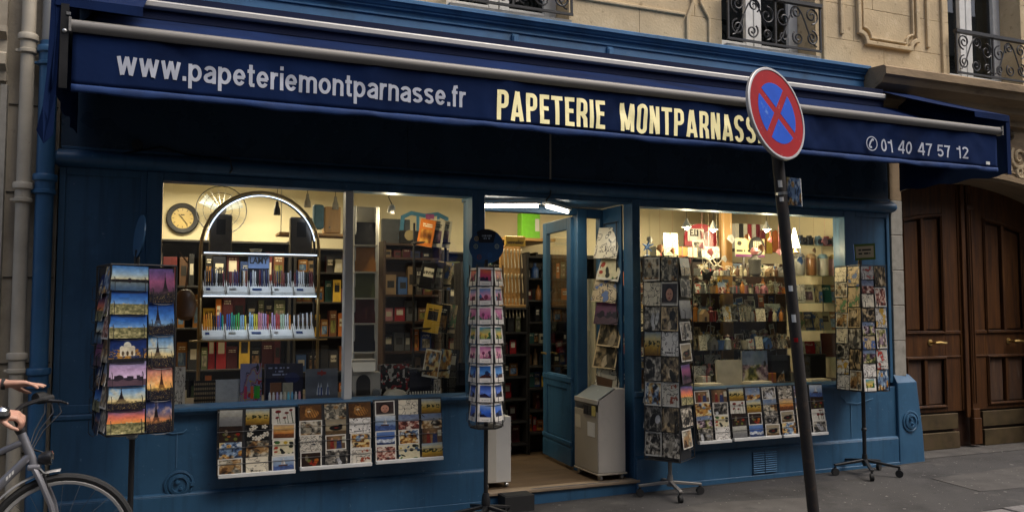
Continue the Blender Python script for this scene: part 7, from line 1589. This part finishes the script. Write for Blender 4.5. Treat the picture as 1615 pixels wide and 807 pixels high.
for s_ in (-1, 1):
    off = Vector((0, s_ * .055, 0)); obj('chain_stay', MB().tube([bbk + Vector((0, s_ * .02, 0)), bbk.lerp(rc_, .4) + off, rc_ + off], .009, 6), 'bike_paint', BK, smooth=True); obj('seat_stay', MB().tube([Vector((-1.22, by + s_ * .015, .68)), rc_.lerp(Vector((-1.22, by, .68)), .5) + off * .9, rc_ + off], .008, 6), 'bike_paint', BK, smooth=True)
    obj('fork_blade', MB().tube([hb + Vector((0, s_ * .03, -.005)), hb + Vector((.035, s_ * .052, -.07)), Vector((-.512, by + s_ * .056, .54)), fc + Vector((0, s_ * .056, 0))], [.016, .016, .014, .010], 8), 'bike_paint', BK, smooth=True)
obj('fork_crown', MB().box(-.628, -.568, by - .05, by + .05, .720, .748), 'bike_paint', BK, bevel=.01, seg=2)
def guard(c, a0, a1):
    m = MB(); n = 24; vs = []
    for i in range(n + 1):
        q = R(a0 + (a1 - a0) * i / n)
        for k in range(7): ph = R(-75 + 25 * k); rr = wr_ + .012 + .012 * math.cos(ph); vs.append((c.x + rr * math.cos(q), c.y + .027 * math.sin(ph), c.z + rr * math.sin(q)))
    m.add(vs, [(i * 7 + k, i * 7 + k + 1, (i + 1) * 7 + k + 1, (i + 1) * 7 + k) for i in range(n) for k in range(6)])
    o = obj('mudguard', m, 'alu', BK, smooth=True); o.modifiers.new('t', 'SOLIDIFY').thickness = .002
guard(fc, 92, 205); guard(rc_, -5, 200)
obj('mudguard_stay', MB().tube([fc + Vector((0, -.06, 0)), fc + Vector((-.31, -.03, .19))], .0025, 5), 'chrome', BK)
# stem, bars, grips, bell, brake, light
stem = ht + (ht - hb).normalized() * .11
obj('stem', MB().cyl(ht, stem, .013, n=10).lathe([(.022, 0), (.026, .02), (.022, .04)], ht, 12, (ht - hb)), 'black_metal', BK, smooth=True)
gripF = Vector((-.555, by + .24, 1.055)); gripN = Vector((-1.02, by - .30, 1.03))
obj('handlebar', MB().tube([gripN, Vector((-.90, by - .24, 1.02)), stem + Vector((-.05, -.06, .02)), stem, stem + Vector((.03, .07, .03)), Vector((-.62, by + .16, 1.05)), gripF], .012, 8), 'black_metal', BK, smooth=True)
obj('grip', MB().tube([Vector((-.615, by + .185, 1.05)), Vector((-.58, by + .215, 1.055)), gripF], [.017, .022, .021], 10), 'rubber', BK, smooth=True); obj('grip', MB().tube([gripN, Vector((-.93, by - .255, 1.022))], .019, 10), 'rubber', BK, smooth=True)
obj('shifter', MB().lathe([(.028, -.03), (.033, -.01), (.033, .02), (.02, .045), (0, .05)], gripF + Vector((-.055, -.02, .005)), 14, (.62, .78, 0)), 'rubber', BK, smooth=True)
obj('brake_lever', MB().tube([gripF + Vector((-.02, -.03, -.01)), gripF + Vector((.05, -.05, -.015)), gripF + Vector((.075, -.02, -.03))], [.012, .008, .006], 6), 'black_metal', BK, smooth=True); obj('lever_tip', MB().lathe([(0, -.008), (.008, 0), (0, .008)], gripF + Vector((.078, -.018, -.031)), 8), 'chrome', BK, smooth=True)
bl = Vector((-.735, by - .09, 1.03)); obj('bell', MB().lathe([(.030, -.012), (.032, 0), (.028, .014), (.014, .024), (0, .026)], bl, 16, (0, -.4, 1)), 'chrome', BK, smooth=True); obj('bell_base', MB().lathe([(.034, -.025), (.034, -.012), (.02, -.01)], bl, 16, (0, -.4, 1)), 'black_metal', BK, smooth=True)
lp = Vector((-.530, by - .01, .775)); obj('headlight', MB().lathe([(.018, -.05), (.032, -.03), (.038, 0), (.036, .012), (.028, .014), (0, .010)], lp, 16, (1, -.15, .05)), 'black_metal', BK, smooth=True); obj('lens', MB().lathe([(.034, .013), (.02, .02), (0, .022)], lp, 16, (1, -.15, .05)), 'chrome', BK, smooth=True)
obj('light_bracket', MB().tube([lp + Vector((-.03, .01, -.01)), hb + Vector((.01, 0, .0))], .006, 6), 'black_metal', BK)
for k, (a, b_) in enumerate(((.07, -.05), (.03, -.02), (-.01, .06))): obj('brake_cable', MB().tube([gripF + Vector((.03 - .03 * k, -.03, -.015)), gripF + Vector((.055 - .04 * k, -.06, -.07)), Vector((-.575 - .02 * k, by + .10, .90)), Vector((-.61 - .01 * k, by + .02, .82)), lp + Vector((-.02, .01 + .01 * k, .02))], .0035, 5), 'black_metal', BK, smooth=True)
obj('caliper', MB().tube([hb + Vector((.02, -.03, -.01)), hb + Vector((.05, -.045, -.04)), hb + Vector((.065, -.03, -.12)), hb + Vector((.06, -.02, -.14))], .008, 6), 'black_metal', BK)
dv = (bbk - (ht + (hb - ht) * .7)).normalized(); pp = ht + (hb - ht) * .7 + dv * .10
for k in range(3):
    q = pp + dv * (.018 * k); obj('decal', MB().add([q + Vector((0, -.0235, .008)), q + dv * .012 + Vector((0, -.0235, .008)), q + dv * .012 + Vector((0, -.0232, -.010)), q + Vector((0, -.0232, -.010))], [(0, 1, 2, 3)]), 'white_paint', BK)
obj('saddle', MB().prism([(-1.40, by - .075, .93), (-1.34, by - .085, .93), (-1.18, by - .03, .925), (-1.12, by, .92), (-1.18, by + .03, .925), (-1.34, by + .085, .93), (-1.40, by + .075, .93)], (0, 0, .035)), 'rubber', BK, bevel=.015, seg=3); obj('seat_post', MB().cyl(stp, stp + Vector((-.03, 0, .14)), .013, n=10), 'chrome', BK)
obj('crank', MB().lathe([(.09, 0), (.09, .004), (.03, .006), (0, .006)], bbk + Vector((0, -.05, 0)), 24, (0, -1, 0)).cyl(bbk + Vector((0, -.065, 0)), bbk + Vector((.03, -.07, -.165)), .009, n=8).cyl(bbk + Vector((0, .065, 0)), bbk + Vector((-.03, .07, .165)), .009, n=8), 'steel', BK)
for s_, dz_ in ((-1, -.165), (1, .165)): obj('pedal', MB().box(bbk.x + (.03 if s_ < 0 else -.03) - .045, bbk.x + (.03 if s_ < 0 else -.03) + .045, by + s_ * .075 - (.08 if s_ < 0 else 0), by + s_ * .075 + (.08 if s_ > 0 else 0), bbk.z + dz_ - .01, bbk.z + dz_ + .01), 'rubber', BK, bevel=.004)

# rider: stands beside the bicycle just out of the picture, hands reaching into it
px, pyy = -1.42, by + .34; zf = ground_z(px)
PE = root('person', (px, pyy, zf), 'person at the left edge, one hand on the handlebar and one reaching forward', 'person')
def sweep(m, pts, rads, n=10):
    # finely spaced tapered limb with rounded ends
    P_ = []; R_ = []
    for i in range(len(pts) - 1):
        a, b_ = Vector(pts[i]), Vector(pts[i + 1])
        for k in range(4): P_.append(a.lerp(b_, k / 4)); R_.append(rads[i] + (rads[i + 1] - rads[i]) * k / 4)
    P_.append(Vector(pts[-1])); R_.append(rads[-1]); m.tube(P_, R_, n)
    for p, r in ((P_[0], R_[0]), (P_[-1], R_[-1])): m.lathe([(0, -r), (r * .7, -r * .7), (r, 0), (r * .7, r * .7), (0, r)], p, 10)
bm_ = MB()
hipz, shz = .93 + zf, 1.42 + zf
for s_ in (-1, 1):
    sweep(bm_, [(px, pyy + s_ * .09, hipz), (px + .03, pyy + s_ * .10, .50 + zf), (px - .02, pyy + s_ * .10, .09 + zf)], [.085, .058, .04])
    sweep(bm_, [(px - .03, pyy + s_ * .10, .05 + zf), (px + .14, pyy + s_ * .11, .04 + zf)], [.045, .035])
sweep(bm_, [(px, pyy, hipz), (px, pyy, 1.15 + zf), (px + .03, pyy, 1.36 + zf)], [.145, .135, .15]); sweep(bm_, [(px + .03, pyy - .15, shz - .02), (px + .03, pyy + .15, shz - .02)], [.075, .075])
sweep(bm_, [(px + .03, pyy, 1.44 + zf), (px + .05, pyy, 1.54 + zf)], [.055, .052])
hd = Vector((px + .075, pyy, 1.64 + zf)); bm_.lathe([(0, -.115), (.045, -.105), (.068, -.06), (.078, 0), (.076, .06), (.05, .10), (0, .115)], hd, 14)
sweep(bm_, [hd + Vector((.07, 0, -.005)), hd + Vector((.098, 0, -.03))], [.012, .014]); sweep(bm_, [hd + Vector((0, -.078, -.01)), hd + Vector((0, -.08, .02))], [.012, .012]); sweep(bm_, [hd + Vector((0, .078, -.01)), hd + Vector((0, .08, .02))], [.012, .012])
# near arm: hand closed over the bar by the stem;   far arm: open hand pointing along the street
wn_ = Vector((-.772, by - .05, 1.012)); wf = Vector((-.768, by + .20, 1.142))
sweep(bm_, [(px + .03, pyy - .17, shz - .03), (px + .12, pyy - .24, 1.16 + zf), wn_], [.055, .042, .027]); sweep(bm_, [(px + .03, pyy + .17, shz - .03), (px + .15, pyy + .14, 1.19 + zf), wf], [.055, .042, .026])
def hand(m, w, fwd, up, side, curl, spread, size=1.0, thumb_s=1):
    fwd, up, side = Vector(fwd).normalized(), Vector(up).normalized(), Vector(side).normalized()
    # palm
    for k in range(4):
        o = side * ((k - 1.5) * .019 * size); sweep(m, [w + o * .5, w + fwd * .045 * size + o * .9, w + fwd * .088 * size + o], [.018 * size, .0155 * size, .0125 * size], 8)
    for k, ln in enumerate((.074, .084, .080, .064)):
        o = side * ((k - 1.5) * .0195 * size); b0 = w + fwd * .088 * size + o; d = (fwd + side * spread * (k - 1.5)).normalized(); p = b0; pts = [p]; rad = [.0104]
        a = 0
        for seg, fr in enumerate((.45, .32, .23)):
            a += curl[k][seg]; dd = d * math.cos(a) - up * math.sin(a); p = p + dd * ln * fr * size; pts.append(p); rad.append((.0098, .0090, .0078)[seg])
        sweep(m, pts, [r * size for r in rad], 8)
    t0 = w + fwd * .02 * size + side * (-.028 * size * thumb_s); t1 = t0 + (fwd * .6 - side * .55 * thumb_s - up * .35).normalized() * .042 * size; t2 = t1 + (fwd * .85 - side * .25 * thumb_s - up * .4).normalized() * .034 * size; t3 = t2 + (fwd * .95 - up * .3).normalized() * .026 * size
    sweep(m, [t0, t1, t2, t3], [.015 * size, .0125 * size, .0105 * size, .008 * size], 8)
hand(bm_, wf, (1, .05, -.02), (.05, .1, 1), (0, -1, .25), [(-.02, .10, .08), (.06, .10, .08), (.16, .14, .10), (.34, .18, .1)], .08, 1.06, 1)
hand(bm_, wn_, (.93, .05, -.12), (.15, -.25, 1), (.05, -.9, -.35), [(.6, .8, .5), (.7, .85, .5), (.75, .9, .5), (.8, .9, .5)], .02, 1.08, -1)
o = obj('body', bm_, 'skin', PE); rm = o.modifiers.new('remesh', 'REMESH'); rm.mode = 'VOXEL'; rm.voxel_size = .0052; rm.use_smooth_shade = True; sm = o.modifiers.new('smooth', 'SMOOTH'); sm.iterations = 3; sm.factor = .5
jm = MB(); sweep(jm, [(px, pyy, hipz + .02), (px, pyy, 1.15 + zf), (px + .03, pyy, 1.36 + zf)], [.165, .155, .17], 16); sweep(jm, [(px + .03, pyy - .16, shz - .02), (px + .03, pyy + .16, shz - .02)], [.09, .09])
sweep(jm, [(px + .03, pyy - .17, shz - .03), (px + .12, pyy - .24, 1.16 + zf), Vector((px + .12, pyy - .24, 1.16 + zf)).lerp(wn_, .35)], [.07, .058, .05]); sweep(jm, [(px + .03, pyy + .17, shz - .03), (px + .15, pyy + .14, 1.19 + zf), Vector((px + .15, pyy + .14, 1.19 + zf)).lerp(wf, .35)], [.07, .058, .05])
o = obj('jacket', jm, 'jacket', PE); rm = o.modifiers.new('remesh', 'REMESH'); rm.mode = 'VOXEL'; rm.voxel_size = .012; rm.use_smooth_shade = True
tm = MB(); sweep(tm, [(px, pyy - .05, hipz), (px, pyy + .05, hipz)], [.14, .14])
for s_ in (-1, 1): sweep(tm, [(px, pyy + s_ * .09, hipz), (px + .03, pyy + s_ * .10, .50 + zf), (px - .02, pyy + s_ * .10, .13 + zf)], [.105, .075, .062])
o = obj('trousers', tm, 'jeans', PE); rm = o.modifiers.new('remesh', 'REMESH'); rm.mode = 'VOXEL'; rm.voxel_size = .012; rm.use_smooth_shade = True
for s_ in (-1, 1):
    sm_ = MB(); sweep(sm_, [(px - .04, pyy + s_ * .10, .05 + zf), (px + .06, pyy + s_ * .105, .05 + zf), (px + .15, pyy + s_ * .112, .04 + zf)], [.05, .05, .04]); o = obj('shoe', sm_, 'rubber', PE, smooth=True)
hm = MB(); hm.lathe([(.088, -.02), (.09, .04), (.062, .105), (0, .13)], hd + Vector((-.018, 0, .008)), 14); obj('hair', hm, 'hair', PE, smooth=True)
wd = Vector((1, .05, -.02)).normalized(); obj('wristband', MB().lathe([(.0265, -.009), (.030, -.008), (.030, .008), (.0265, .009)], wf - wd * .012, 16, wd), 'rubber', PE, smooth=True)
